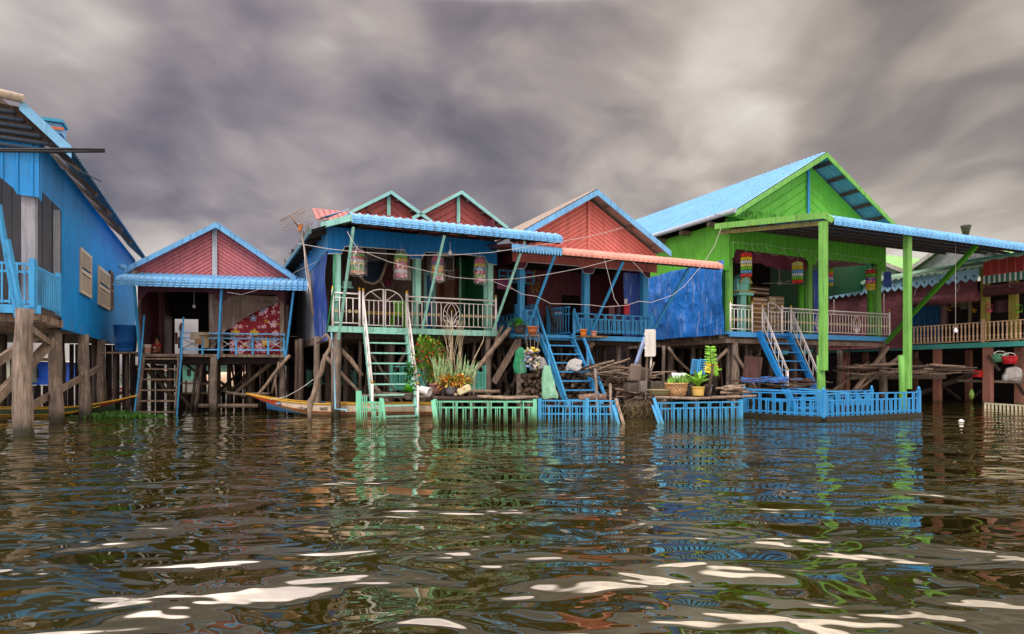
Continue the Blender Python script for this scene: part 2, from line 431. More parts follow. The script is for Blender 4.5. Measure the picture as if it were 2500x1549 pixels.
t = wd.node_tree; t.nodes.clear(); li = t.links
out = N(t, 'ShaderNodeOutputWorld'); bg = N(t, 'ShaderNodeBackground'); li.new(bg.outputs[0], out.inputs[0])
sky = N(t, 'ShaderNodeTexSky', sky_type='NISHITA'); sky.sun_disc = False; sky.sun_elevation = SUN_EL; sky.sun_rotation = SUN_AZ
tc = N(t, 'ShaderNodeTexCoord'); D = tc.outputs['Generated']
def vm(op, a, b=None):
    n = N(t, 'ShaderNodeVectorMath', operation=op)
    for i, v in enumerate((a, b)):
        if v is None: continue
        if isinstance(v, tuple): n.inputs[i].default_value = v
        else: li.new(v, n.inputs[i])
    return n
def ma(op, a, b=0.0, c=None, clamp=False):
    n = N(t, 'ShaderNodeMath', operation=op); n.use_clamp = clamp
    for i, v in enumerate((a, b, c)):
        if v is None: continue
        if isinstance(v, (int, float)): n.inputs[i].default_value = v
        else: li.new(v, n.inputs[i])
    return n.outputs[0]
def wn(vec, scale, det, ro, dist=0.0):
    n = N(t, 'ShaderNodeTexNoise'); n.inputs['Scale'].default_value = scale; n.inputs['Detail'].default_value = det
    n.inputs['Roughness'].default_value = ro; n.inputs['Distortion'].default_value = dist; li.new(vec, n.inputs['Vector']); return n
sp = N(t, 'ShaderNodeSeparateXYZ'); li.new(D, sp.inputs[0])
# cloud deck: directions thrown onto a high layer, so it closes up towards the horizon
den = ma('ADD', ma('MAXIMUM', sp.outputs[2], 0.0), .42)
cb = N(t, 'ShaderNodeCombineXYZ'); li.new(ma('DIVIDE', sp.outputs[0], den), cb.inputs[0]); li.new(ma('DIVIDE', sp.outputs[1], den), cb.inputs[1]); cb.inputs[2].default_value = 3.1
P0 = vm('MULTIPLY', cb.outputs[0], (1.5, 1.5, 1)).outputs[0]
w1 = wn(P0, 1.1, 3, .5); wv = vm('SUBTRACT', w1.outputs[1], (.5,.5,.5)).outputs[0]; sc_ = vm('SCALE', wv); sc_.inputs['Scale'].default_value = .7
P1 = vm('ADD', P0, sc_.outputs[0]).outputs[0]
n1 = wn(P1, 1.15, 5, .48).outputs[0]; n2 = wn(P1, 3.2, 3, .48).outputs[0]; n3 = wn(P1, 9, 5, .6).outputs[0]
base = ma('MULTIPLY_ADD', n1, 1.05, ma('MULTIPLY_ADD', n2, .5, ma('MULTIPLY', n3, .1)))   # about .98 mean
def blob(px, py, rad, gain):
    v = Vector(((px-CX)/F, 1, (HY-py)/F)).normalized()
    d = vm('DOT_PRODUCT', vm('NORMALIZE', D).outputs[0], tuple(v)).outputs[1]
    c0 = math.cos(math.atan(rad/F*1.0))
    m = N(t, 'ShaderNodeMapRange', interpolation_type='SMOOTHERSTEP'); m.inputs[1].default_value = c0; m.inputs[2].default_value = 1; m.inputs[3].default_value = 0; m.inputs[4].default_value = gain
    li.new(d, m.inputs[0]); return m.outputs[0]
acc = None
for b in SKY_BLOBS:
    x = blob(*b); acc = x if acc is None else ma('ADD', acc, x)
val = ma('ADD', ma('MULTIPLY', ma('SUBTRACT', base, .825), 1.2), acc)          # signed cloud lightness
val = ma('ADD', val, .50)
def cr(src, p):
    r = N(t, 'ShaderNodeValToRGB'); e = r.color_ramp.elements
    while len(e) < len(p): e.new(.5)
    for i, (x, c) in enumerate(p): e[i].position = x; e[i].color = (*L(c), 1)
    li.new(src, r.inputs[0]); return r.outputs[0]
cl = cr(val, [(.05, '#4c4850'), (.28, '#6c656c'), (.45, '#8a8084'), (.62, '#aa9f9b'), (.8, '#cfc6bf'), (1, '#ece7e2')])
wr = cr(val, [(.05, '#4e4a4a'), (.28, '#6b635f'), (.45, '#8b8078'), (.62, '#aea194'), (.8, '#d3c8ba'), (1, '#ece7e0')])
mx = N(t, 'ShaderNodeMapRange'); mx.inputs[1].default_value = -.25; mx.inputs[2].default_value = .45; li.new(sp.outputs[0], mx.inputs[0])
c = mixc(t, mx.outputs[0], cl, wr)
# sky lighter overhead, with brightness added behind the camera to light the facades
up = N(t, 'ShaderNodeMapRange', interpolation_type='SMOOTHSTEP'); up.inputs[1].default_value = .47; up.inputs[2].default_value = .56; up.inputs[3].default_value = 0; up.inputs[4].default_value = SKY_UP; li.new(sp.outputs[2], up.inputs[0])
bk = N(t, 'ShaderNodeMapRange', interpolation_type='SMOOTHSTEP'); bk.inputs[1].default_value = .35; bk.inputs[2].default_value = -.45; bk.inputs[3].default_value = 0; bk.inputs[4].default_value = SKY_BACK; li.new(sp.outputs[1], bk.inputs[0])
# bright band added above the frame so the water mirrors white patches
br = N(t, 'ShaderNodeMapRange', interpolation_type='SMOOTHSTEP'); br.inputs[1].default_value = .49; br.inputs[2].default_value = .54; br.inputs[3].default_value = 0; br.inputs[4].default_value = SKY_ADDED_BAND; li.new(sp.outputs[2], br.inputs[0])
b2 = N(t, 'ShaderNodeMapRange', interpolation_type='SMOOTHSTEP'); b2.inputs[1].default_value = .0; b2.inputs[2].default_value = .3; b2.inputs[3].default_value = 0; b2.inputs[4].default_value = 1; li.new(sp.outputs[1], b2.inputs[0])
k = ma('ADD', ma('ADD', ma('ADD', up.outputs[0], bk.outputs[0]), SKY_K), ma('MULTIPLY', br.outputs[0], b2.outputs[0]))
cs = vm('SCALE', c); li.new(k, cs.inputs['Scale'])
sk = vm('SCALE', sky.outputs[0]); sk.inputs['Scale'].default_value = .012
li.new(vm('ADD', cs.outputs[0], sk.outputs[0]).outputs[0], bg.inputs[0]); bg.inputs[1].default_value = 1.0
wd.cycles.sampling_method = 'MANUAL'; wd.cycles.sample_map_resolution = 512
sl = bpy.data.lights.new('sun', 'SUN'); so = bpy.data.objects.new('sun', sl); COL.objects.link(so)
sl.energy = SUN_E; sl.angle = math.radians(18); sl.color = (1, .96, .9)
sdir = Vector((math.sin(SUN_AZ)*math.cos(SUN_EL), math.cos(SUN_AZ)*math.cos(SUN_EL), math.sin(SUN_EL)))
so.rotation_euler = sdir.to_track_quat('Z', 'Y').to_euler(); so.location = sdir*60

# ---------------------------------------------------------------- water
m, t, b, o_ = nt('murky_river_water'); li = t.links
b.inputs['Roughness'].default_value = .02; b.inputs['IOR'].default_value = WATER_IOR
g = N(t, 'ShaderNodeNewGeometry')
def wnoise(sx, sy, scale, det, ro, dist=0):
    mp = N(t, 'ShaderNodeMapping'); mp.inputs['Scale'].default_value = (sx, sy, 1); li.new(g.outputs['Position'], mp.inputs[0])
    n = N(t, 'ShaderNodeTexNoise'); n.inputs['Scale'].default_value = scale; n.inputs['Detail'].default_value = det; n.inputs['Roughness'].default_value = ro; n.inputs['Distortion'].default_value = dist
    li.new(mp.outputs[0], n.inputs['Vector']); return n.outputs[0]
def am(op, a, b, c=None):
    n = N(t, 'ShaderNodeMath', operation=op)
    for i, v in enumerate((a, b, c)):
        if v is None: continue
        if isinstance(v, (int, float)): n.inputs[i].default_value = v
        else: li.new(v, n.inputs[i])
    return n.outputs[0]
gsp = N(t, 'ShaderNodeSeparateXYZ'); li.new(g.outputs['Position'], gsp.inputs[0]); cm = N(t, 'ShaderNodeMapRange'); cm.inputs[1].default_value = 3.0; cm.inputs[2].default_value = 10; cm.inputs[3].default_value = CHOP[0]; cm.inputs[4].default_value = CHOP[1]; li.new(gsp.outputs[1], cm.inputs[0]); chop = cm.outputs[0]   # calmer in the lee of the houses
hh = None
for sx, sy, scale, det, ro, amp in WAVES:
    x = am('MULTIPLY', wnoise(sx, sy, scale, det, ro, .4), amp)
    if scale < 3: x = am('MULTIPLY', x, chop); hh = x if hh is None else am('ADD', hh, x)
bp = N(t, 'ShaderNodeBump', i_Strength=1.0, i_Distance=1.0); li.new(hh, bp.inputs['Height']); li.new(bp.outputs[0], b.inputs['Normal'])
mc = mixc(t, ramp(t, wnoise(1, 1, .35, 3, .5), [(.35, 0), (.65, 1)]), (.0155, .0135, .0018), (.024, .0205, .0028)); li.new(mc, b.inputs['Base Color'])
fz = N(t, 'ShaderNodeFresnel'); fz.inputs[0].default_value = WATER_FR; li.new(bp.outputs[0], fz.inputs[1]); gz_ = N(t, 'ShaderNodeBsdfGlossy'); gz_.inputs['Roughness'].default_value = .015; gz_.inputs[0].default_value = (.97,.94,.86,1); li.new(bp.outputs[0], gz_.inputs['Normal'])
df_ = N(t, 'ShaderNodeBsdfDiffuse'); li.new(mc, df_.inputs[0]); mxs = N(t, 'ShaderNodeMixShader'); li.new(fz.outputs[0], mxs.inputs[0]); li.new(df_.outputs[0], mxs.inputs[1]); li.new(gz_.outputs[0], mxs.inputs[2]); li.new(mxs.outputs[0], o_.inputs[0]); t.nodes.remove(b)
MB().add([(-900,-60,0),(900,-60,0),(900,1800,0),(-900,1800,0)], [(0,1,2,3)]).build('water', m, kind='structure', org=Vector((0,0,0)))
# ---------------------------------------------------------------- colours
BLUE = M('blue_sheet', '#1c80c4', 'paint', .35, .3); BLUED = M('blue_board', '#3f9bd4', 'paint', .55, .6)
LBLUE = M('light_blue_steel', '#6aaadc', 'paint', .45, .55); MAROON = M('maroon_sheet', '#5a2c3a', 'paint', .5, .3)
PINKR = M('dusty_red_sheet', '#b9696f', 'paint', .55, .35); WOOD = M('grey_timber', '#8d7a6b', 'wood', .85); WOODD = M('dark_timber', '#4b3c33', 'wood', .9)
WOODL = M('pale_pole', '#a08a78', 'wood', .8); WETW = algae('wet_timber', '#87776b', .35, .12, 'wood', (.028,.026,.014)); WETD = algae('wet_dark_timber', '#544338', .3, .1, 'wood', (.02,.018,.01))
TURQ = M('turquoise_paint', '#98d6c8', 'paint', .55, .6); TURQD = M('turquoise_dark', '#84bdbb', 'paint', .5, .3); WHITE = M('white_paint', '#cfd2d6', 'paint', .5, .25)
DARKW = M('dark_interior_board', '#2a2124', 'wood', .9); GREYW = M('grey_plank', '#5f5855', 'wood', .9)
CORD = M('white_cord', '#d8d2cc', 'plain', .6); BLK = M('black_rubber', '#1b1b1f', 'plain', .5); BULB = M('milky_bulb', '#e8e6ee', 'plain', .25)
SHUT = M('cream_shutter', '#b9ad98', 'paint', .6, .4)

# ================================================================ blue house at the left edge
f1 = Fr(95, 14.0, 4907)
h1 = thing('stilt_house', 'bright blue corrugated house on thick timber posts at the left edge', 'house', f1.P(-3, 3, 0))
def f1s(px, py, a=0): return f1.sd(px, py, a)
tA = f1s(150, 700)[0]; tE = f1s(327, 700)[0]; zwb = f1s(150, 804)[1]; zev = 6.05; zfl = f1.at(101, 747)[1]; zfb = f1.at(101, 767)[1]
sideP = lambda fr, s, g: (lambda a, z, o: fr.P(s + g*o, a, z))
frontP = lambda fr, t_: (lambda a, z, o: fr.P(a, t_ - o, z))
mb = ribbed(MB(), sideP(f1, 0, 1), tA, tE, zwb, 6.2, .21, .06, SINE); mb.grid([[f1.P(-.03, a, z) for a in (tA, tE)] for z in (zwb, 6.2)]); mb.build('side_wall', BLUE, h1)
# porch valance on the side, cut in a step curve
t0 = f1s(103, 462)[0]; t1 = f1s(155, 528)[0]; zv = (f1s(103, 462)[1] + f1s(155, 528)[1])/2
vb = pw([(0, zv-.22), (t0-.02, zv-.22), (t0, zv), (t1-.5, zv+.02), (t1-.12, zv-.02), (t1, zv-.18), (tA, zv-.3)])
ribbed(MB(), sideP(f1, 0, 1), 0, tA, vb, 6.2, .16, .025, extra=(t0-.02, t0, t1-.5, t1-.1, t1)).build('side_valance', BLUE, h1)
s42 = f1.at(42, 475)[0]; s0 = f1.at(0, 442)[0]; zc = f1.at(95, 480)[1]
ribbed(MB(), frontP(f1, 0), -4.5, 0, pw([(-4.5, zc+.32), (s0-.3, zc+.34), (s0, zc+.33), (s42-.06, zc+.12), (s42, zc), (0, zc-.02)]), 6.2, .26, .03, extra=(s0, s42, s42-.06)).build('front_valance', BLUE, h1)
# porch: inner walls, posts, floor
ribbed(MB(), frontP(f1, tA+.1), -5, -.02, zfl, 6.2, .2, .012).build('inner_wall', M('grey_inner_sheet', '#3c3e44', 'paint', .6, .4), h1)
MB().box(f1, -2.6, -2.0, tA+.02, tA+.06, 3.9, 4.4).build('dark_vent', BLK, h1)
MB().box(f1, -.14, -.01, tA-.12, tA+.0, zfl-.1, zv).build('porch_post', M('grey_post', '#6a6c72', 'paint', .6), h1)
sl_, sr_ = f1.at(53, 600, .15)[0], f1.at(86, 600, .15)[0]
MB().box(f1, sl_, sr_, .12, .12+(sr_-sl_), zfl-.05, zc+.3).build('porch_post', M('pale_grey_post', '#8f929c', 'paint', .6, .4), h1)
MB().box(f1, -6, -.03, 0, tE, zfl-.16, zfl-.04).build('floor', WOODD, h1)
MB().box(f1, -6, .04, -.05, 0.0, zfb, zfl).build('floor_beam', BLUED, h1)
for k in range(9): MB().box(f1, -5, .0 + .05*(k % 2), .25+k*.55, .37+k*.55, zfl-.34, zfl-.17).build('joist', WOOD, h1)
MB().box(f1, -.14, -.02, .02, tA, zfl-.3, zfl-.165).build('joist', WOOD, h1)
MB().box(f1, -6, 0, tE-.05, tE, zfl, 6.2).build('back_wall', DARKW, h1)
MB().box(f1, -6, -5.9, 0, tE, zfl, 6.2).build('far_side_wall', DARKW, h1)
# railing of the porch
A = f1.P(-5, -.02, 0); B = f1.P(f1.at(79, 700)[0], -.02, 0)
zr = f1.at(79, 643)[1]
def plain_rail(A, B, z0, z1, mat, root, name='railing', sp=.13, w=.03, posts=(1,), extra=None):
    A = Vector((A[0],A[1],0)); B = Vector((B[0],B[1],0)); d = B-A; Ln = d.length; d.normalize(); nv = Vector((-d.y,d.x,0))
    P = lambda x, z, o=0: A+d*x+nv*o+Vector((0,0,z)); mb = MB()
    for z in [z1-.03, z0+.07] + ([extra] if extra else []): mb.hexa([P(x, z+dz, o) for dz in (-.025,.025) for x, o in ((0,-.02),(Ln,-.02),(Ln,.02),(0,.02))])
    ra = mb.build(name, mat, root)
    for f in posts:
        x = f*Ln; MB().hexa([P(x+i*.05, z, j*.05) for z in (z0-.05, z1+.09) for i, j in ((-1,-1),(1,-1),(1,1),(-1,1))]).build('post', mat, ra)
    n = int(Ln/sp)
    for k in range(n):
        x = (k+.6)*sp; MB().hexa([P(x+i*w/2, z, o) for z in (z0+.02, z1-.05) for i, o in ((-1,-.035),(1,-.035),(1,-.021),(-1,-.021))]).build('slat', mat, ra)
    return ra
plain_rail(A, B, zfl, zr, BLUED, h1, extra=zr-.2)
plain_rail(f1.P(f1.at(79, 700)[0]+.02, .05, 0), f1.P(-.03, tA-.1, 0), zfl-.02, zr-.02, BLUED, h1, sp=.14, w=.05, posts=(0, .97))
for a, b in (((-4, 500, 13.0), (42, 775, 13.6)), ((18, 585, 13.1), (57, 790, 13.5))):
    MB().beam(W(a[0], a[1], a[2]), W(b[0], b[1], b[2]), .09, .07, (1,0,0)).build('prop', BLUED, h1)
# roof: eave along the side, verge over the front gable
soff = .6; ea = f1.sd(172, 361, soff); zE = ea[1]; apx = f1.at(48, 243, ea[0]); m45 = (apx[1]-zE)/(soff-apx[0])
ROOFD = M('dark_tile_underside', '#37475a', 'paint', .7, .5)
mb = MB()
ribplane(mb, f1.P(soff, ea[0]+.02, zE), f1.P(soff, tE+.7, zE), f1.P(apx[0], ea[0]+.02, apx[1]), f1.P(apx[0], tE+.7, apx[1]), 90, .03, SINE, .035); mb.build('roof', M('weathered_blue_roof', '#31607e', 'paint', .6, .5), h1)
for k in range(5):
    a = ea[0]+1.3+k*2.3; MB().beam(f1.P(soff-.06, a, zE-.13), f1.P(-1.2, a, zE-.13+(soff+1.14)*m45*.93), .07, .11).build('rafter', M('shaded_wood', '#5f5048', 'wood'), h1)
mb = MB(); 
for k in range(6): z = zE + (apx[1]-zE)*k/6 - .06; x = soff + (apx[0]-soff)*k/6; mb.tube([f1.P(x-.25, ea[0]+.06+k*.01, z-.05), f1.P(-6, ea[0]+.1, z+.12)], .045, 6)
mb.build('soffit_tile', ROOFD, h1)
mb = MB(); mb.prism([f1.P(soff-.3, ea[0]+.12, zE+.12), f1.P(apx[0], ea[0]+.12, apx[1]-.12), f1.P(-6, ea[0]+.12, apx[1]+.3), f1.P(-6, ea[0]+.12, zE-.1)], f1.v*.03); mb.build('soffit_board', WOODD, h1)
barge(h1, f1, [(soff+.02, zE+.03), (apx[0], apx[1]+.03)], ea[0]-.04, .05, .26, M('pale_blue_trim', '#6ea6cf', 'paint', .5, .3))
mb = MB().tube([f1.P(apx[0]+.08, ea[0]-.05, apx[1]), f1.P(-5.5, ea[0]-.2, apx[1]+.6)], .09, 10); mb.build('ridge_cap', M('cream_ridge', '#b9ab9c', 'paint', .6, .4), h1)
mb = MB(); c_ = W(131, 318, 17.5); mb.wbox(c_, .45, .5, .30, .4); mb.build('roof_vent', LBLUE, h1)
mb = MB(); mb.wbox(W(130, 302, 17.45), .56, .62, .08, .4); mb.build('vent_cap', M('teal_cap', '#2f8fb4', 'paint'), h1)
mb = MB(); mb.wbox(W(131, 313, 17.2), .46, .04, .07, .4); mb.build('vent_band', M('orange_band', '#b5603a', 'paint'), h1)
# louvred shutters
def shutter(c, root, dark=False):
    (x0,y0),(x1,y1),(x2,y2),(x3,y3) = c
    a0, z0 = f1s(x0, (y0+y3)/2, .06)[0], f1s(x0, y0, .06)[1]; a1 = f1s(x1, y1, .06)[0]; zb_ = f1s(x3, y3, .06)[1]
    mt = SHUT if not dark else M('brown_shutter', '#4f352b', 'paint')
    mb = MB(); q = lambda s0,s1,t0,t1,z0,z1: mb.hexa([f1.P(s,a,z) for z in (z0,z1) for s,a in ((s0,t0),(s1,t0),(s1,t1),(s0,t1))])
    fw = .07; zm = (z0+zb_)/2
    q(.05,.1,a0,a0+fw,zb_,z0); q(.05,.1,a1-fw,a1,zb_,z0)
    for za, zc_ in ((zb_, zb_+.1), (zm-.05, zm+.05), (z0-.09, z0)): q(.05,.1,a0+fw,a1-fw,za,zc_)
    s_ = mb.build('shutter', mt, root); mb = MB(); z = zb_+.13
    while z < z0-.12:
        if abs(z-zm) > .08: mb.hexa([f1.P(s,a,zz) for zz, s in ((z,.06),(z+.012,.06)) for a in (a0+fw,) for _ in (0,)] if False else [f1.P(.055,a0+fw,z+.03), f1.P(.055,a1-fw,z+.03), f1.P(.09,a1-fw,z), f1.P(.09,a0+fw,z), f1.P(.055,a0+fw,z+.075), f1.P(.055,a1-fw,z+.075), f1.P(.09,a1-fw,z+.03), f1.P(.09,a0+fw,z+.03)])
        z += .068
    mb.build('louvre', mt, s_); return s_
for c in (((195,604),(221,608),(219,717),(190,712)), ((239,648),(266,653),(264,750),(236,742))):
    w = MB(); a0 = f1s(c[0][0], 650, .02)[0]; a1 = f1s(c[1][0]+3, 650, .02)[0]; zz0 = f1s(c[3][0], c[3][1]-2, .02)[1]; zz1 = f1s(c[0][0], c[0][1]+2, .02)[1]
    win = w.hexa([f1.P(s, a, z) for z in (zz0, zz1) for s, a in ((.01,a0),(.04,a0),(.04,a1),(.01,a1))]).build('window', WOODD, h1); shutter(c, win)
shutter(((267,660),(275,664),(273,757),(266,752)), h1, True)
# stilts, braces
for px, py, r in ((58, 1052, .17), (137, 1036, .155), (206, 1030, .14), (248, 1000, .12)):
    d = {58: 12.9, 137: 16.2, 206: 18.4, 248: 21.0}[px]; p = W(px, py, d); stilt(h1, (p.x, p.y), zfb if px == 58 else zwb+.02, r, WETW)
for sx, tt in ((-2.6, 1.5), (-3.4, 5), (-1.3, 4.6), (-2.8, 8.5), (-1.2, 8.2), (-4.5, 3), (-.6, 10.6), (-2, 12), (-3.6, 11), (-5, 8)):
    p = f1.P(sx, tt, 0); stilt(h1, (p.x, p.y), zfl-.2, .13, WETD)
for a, b, r in (((-30, 900, 13.4), (95, 815, 14.6), .10), ((-20, 985, 14.0), (130, 830, 16.0), .12), ((60, 1000, 15), (240, 900, 19.5), .09), ((130, 845, 16.4), (70, 800, 13.5), .08)):
    MB().beam(W(*a), W(*b), r, r*1.7, (0,0,1)).build('brace', WOOD, h1)
MB().box(f1, -.24, -.1, .3, tE, zwb+.12, zwb+.3).build('floor_beam', WOOD, h1)

# ================================================================ small red gabled house
f2 = Fr(330, 20.4, 7735)
h2 = thing('stilt_house', 'small open house with red chevron gable and floral curtain beside the left blue house', 'house', f2.P(2.2, 2, 0))
sc2, zap2 = f2.at(525, 551); eL = f2.at(303, 655, -.3); eR = f2.at(722, 676, -.3); ap = f2.at(527, 543, -.3)
zb2 = f2.at(525, 672)[1]-.1; m2 = ((ap[1]-eL[1])/(ap[0]-eL[0]) + (ap[1]-eR[1])/(eR[0]-ap[0]))/2
wL = f2.at(333, 655)[0]; wR = f2.at(704, 675)[0]
mb = MB(); gable(mb, f2, sc2, wL-.35, wR+.35, zap2, zap2-(sc2-wL+.35)*m2, zap2-(wR+.35-sc2)*m2, zb2, 0, .105, .035); mb.build('gable_wall', PINKR, h2)
MB().box(f2, sc2-.07, sc2+.07, -.07, -.03, zb2, zap2-.1).build('gable_batten', M('pale_batten', '#a9b2bd', 'paint', .5), h2)
barge(h2, f2, [(eL[0], eL[1]), (ap[0], ap[1]), (eR[0], eR[1])], -.33, .05, .17, LBLUE)
for g, e in ((-1, eL), (1, eR)):
    mb = MB(); A0 = f2.P(e[0], -.27, e[1]+.02); A1 = f2.P(e[0], 8, e[1]+.02); B0 = f2.P(ap[0], -.27, ap[1]+.02); B1 = f2.P(ap[0], 8, ap[1]+.02)
    ribplane(mb, A0, A1, B0, B1, 38); mb.build('roof', M('blue_roof', '#5a9dd2', 'paint', .45, .4), h2)
MB().box(f2, eL[0]+.15, wL+.1, -.25, .05, eL[1]-.22, eL[1]-.05).build('purlin', WOOD, h2); MB().box(f2, wR-.1, eR[0]-.15, -.25, .05, eR[1]-.2, eR[1]-.05).build('purlin', WOOD, h2)
MB().lathe(f2.P(eL[0]-.03, -.33, eL[1]+.02), [(.001,-.15),(.08,-.15),(.08,.15),(.001,.15)], 10, ax=f2.v).build('gutter_end', LBLUE, h2)
tf2 = -.95; aL = f2.at(275, 696, tf2); aR = f2.at(752, 711, tf2); zf2 = (aL[1]+aR[1])/2; zr2 = f2.at(525, 673, -.05)[1]
mb = MB(); awning(mb, f2, aL[0], aR[0], lip(-.05, zr2, tf2, zf2, .3, .14), .178, .03, s0b=aL[0]+.18); mb.build('awning', LBLUE, h2)
zfl2 = f2.at(500, 865)[1]
MB().box(f2, aL[0]+.15, aR[0]-.15, tf2+.12, tf2+.2, zf2+.02, zf2+.1).build('awning_beam', WOODD, h2)
# valance with scallops by the posts
sv0, sv1 = f2.at(336, 700, .02)[0], f2.at(695, 700, .02)[0]; zv2 = f2.at(430, 712, .02)[1]; zt2 = zr2+.05
a1, a2 = f2.at(541, 700, .02)[0], f2.at(360, 700, .02)[0]
vf = pw([(sv0, zv2-.28), (sv0+.12, zv2-.26), (sv0+.3, zv2-.03), (a1-.42, zv2), (a1-.22, zv2-.18), (a1-.08, zv2-.28), (a1+.08, zv2-.28), (a1+.2, zv2-.12), (a1+.4, zv2-.03), (sv1-.3, zv2-.02), (sv1-.05, zv2-.3), (sv1, zv2-.3)])
ribbed(MB(), frontP(f2, .02), sv0, sv1, vf, zt2, .1, .012, SINE).build('valance', MAROON, h2)
for px, r in ((341, .045), (541, .04), (689, .055)): s_ = f2.at(px, 780, .06)[0]; MB().box(f2, s_-r, s_+r, .04, .14, zfl2-.1, zv2).build('porch_post', M('brown_post', '#6b4a40', 'wood') if px < 500 else WOODL, h2)
D2 = 4.2
MB().box(f2, sv0-.05, sv1+.1, -.02, D2, zfl2-.09, zfl2).build('floor', WOOD, h2)
MB().box(f2, sv0, sv1, .2, D2-.1, zfl2-.3, zfl2-.1).build('floor_frame', DARKW, h2)
d0, zd = f2.at(426, 779, D2); d1 = f2.at(484, 779, D2)[0]
bw = MB(); 
for a, b in ((sv0, d0), (d1, sv1)): bw.box(f2, a, b, D2, D2+.05, zfl2, zt2+.1)
bw.box(f2, d0, d1, D2, D2+.05, zd, zt2+.1); bw.build('back_wall', DARKW, h2)
ribbed(MB(), frontP(f2, 2.2), sv0, f2.at(402, 780, 2.2)[0], zfl2, zt2, .12, .02, SINE).build('inner_wall', MAROON, h2)
MB().box(f2, sv0-.03, sv0, .15, D2, zfl2, zt2+.1).build('side_wall', MAROON, h2); MB().box(f2, sv1, sv1+.03, .15, D2, zfl2, zt2+.1).build('side_wall', MAROON, h2)
MB().box(f2, sv0, sv1, .1, D2, zt2-.02, zt2+.03).build('ceiling', DARKW, h2)
# railing with white crosses
rs = [f2.at(px, 830, -.05)[0] for px in (443, 495, 536, 577, 617, 655, 694)]; ry = [f2.at(500, y, -.05)[1] for y in (814, 826, 854, 864)]
mb = MB(); mb.box(f2, rs[0], rs[-1], -.07, -.03, ry[0]-.02, ry[0]+.02); mb.box(f2, rs[0], rs[-1], -.07, -.03, ry[1]-.02, ry[1]+.02); mb.box(f2, rs[0], rs[-1], -.07, -.03, ry[2]-.02, ry[2]+.02)
ra = mb.build('railing', LBLUE, h2)
for i, a in enumerate(rs): MB().box(f2, a-.028, a+.028, -.09, -.072, ry[3]-.02, (ry[0] if i % 2 == 0 else ry[1])+.02).build('post', BLUED, ra)
for a, b in zip(rs, rs[1:]):
    for q in ((a+.03, b-.03), (b-.03, a+.03)): MB().tube([f2.P(q[0], -.05, ry[1]-.03), f2.P(q[1], -.05, ry[2]+.03)], .009, 5).build('cross_bar', WHITE if a > rs[1] else BLK, ra)
for a, b in (((328,700),(343,884)), ((541,708),(533,876)), ((717,712),(697,878))): MB().beam(f2.W(a[0],a[1],tf2+.15), f2.W(b[0],b[1],-.12), .075, .06, (1,0,0)).build('prop', BLUED, h2)
s_ = f2.at(443, 800, -.1)[0]; MB().box(f2, s_-.04, s_+.04, -.16, -.1, zfl2-.2, f2.at(443, 803, -.1)[1]).build('rail_post', M('steel_blue', '#3e6f96'), h2)
for px, tt, r in ((522, 0.0, .125), (689, .2, .1)): a = f2.at(px, 950, tt)[0]; p = f2.P(a, tt, 0); stilt(h2, (p.x, p.y), zfl2-.1, r, WETW)
for i in range(12):
    a = sv0 + (sv1-sv0)*R.random(); tt = R.uniform(1, D2); 
    if abs(a - f2.at(455, 900, tt)[0]) < .3: a += .7
    p = f2.P(a, tt, 0); stilt(h2, (p.x, p.y), zfl2-.1, R.uniform(.05, .1), WETD)
for k in range(14):
    p = f2.P(f2.at(630+k*5.5, 900, 1.6)[0], 1.6+R.random()*1.6, 0); stilt(h2, (p.x, p.y), zfl2-.2, .035, WETD, (R.uniform(-.2,.2), 0))
pole([f2.W(707, 868, -.3), f2.W(625, 972, -.35)], .06, WOODL, h2); pole([f2.W(672, 925, -.1), f2.W(676, 972, -.1)], .035, WOODL, h2, bend=.1)
pole([f2.W(668, 880, .9), f2.W(575, 960, 1)], .07, WOOD, h2); pole([f2.W(640, 880, 1.5), f2.W(570, 950, 1.5)], .05, WOODD, h2); pole([f2.W(682, 885, .0), f2.W(664, 960, .1)], .045, WOOD, h2)
pole([f2.W(350, 890, .7), f2.W(435, 985, .7)], .07, WOODD, h2); pole([f2.W(370, 890, 1.2), f2.W(470, 1000, .9)], .07, WOODD, h2); pole([f2.W(455, 890, 2), f2.W(520, 945, 2)], .04, WOODD, h2)
MB().tube([f2.W(485, 991, .1), f2.W(630, 991, .05)], .07, 6).build('cross_beam', WOOD, h2); pole([f2.W(550, 958, .6), f2.W(595, 964, .6), f2.W(660, 962, .6)], .05, WOOD, h2, 'cross_beam')
MB().beam(f2.W(440, 936, 1.2), f2.W(516, 938, 1.2), .08, .05).build('cross_beam', WOOD, h2); MB().beam(f2.W(445, 960, 1.2), f2.W(516, 960, 1.2), .08, .04).build('cross_beam', WOOD, h2)
planks(h2, f2, f2.at(572,900,3.9)[0], sv1+.4, 3.9, -.3, zfl2-.3, DARKW, .6); planks(h2, f2, f2.at(325,900,3.9)[0], f2.at(432,900,3.9)[0], 3.9, -.3, zfl2-.3, DARKW, .8); planks(h2, f2, f2.at(432,900,3.8)[0], f2.at(575,900,3.8)[0], 3.85, -.3, .55, DARKW, .5)  # backing planks added to darken the view under the small house
planks(h1, f1, -2.3, -.1, tE-.4, -.3, zfl-.2, DARKW, .4); planks(h1, f1, -6, -2.3, tE-.4, -.3, .75, DARKW, .4)  # same added dark backing behind the left house posts
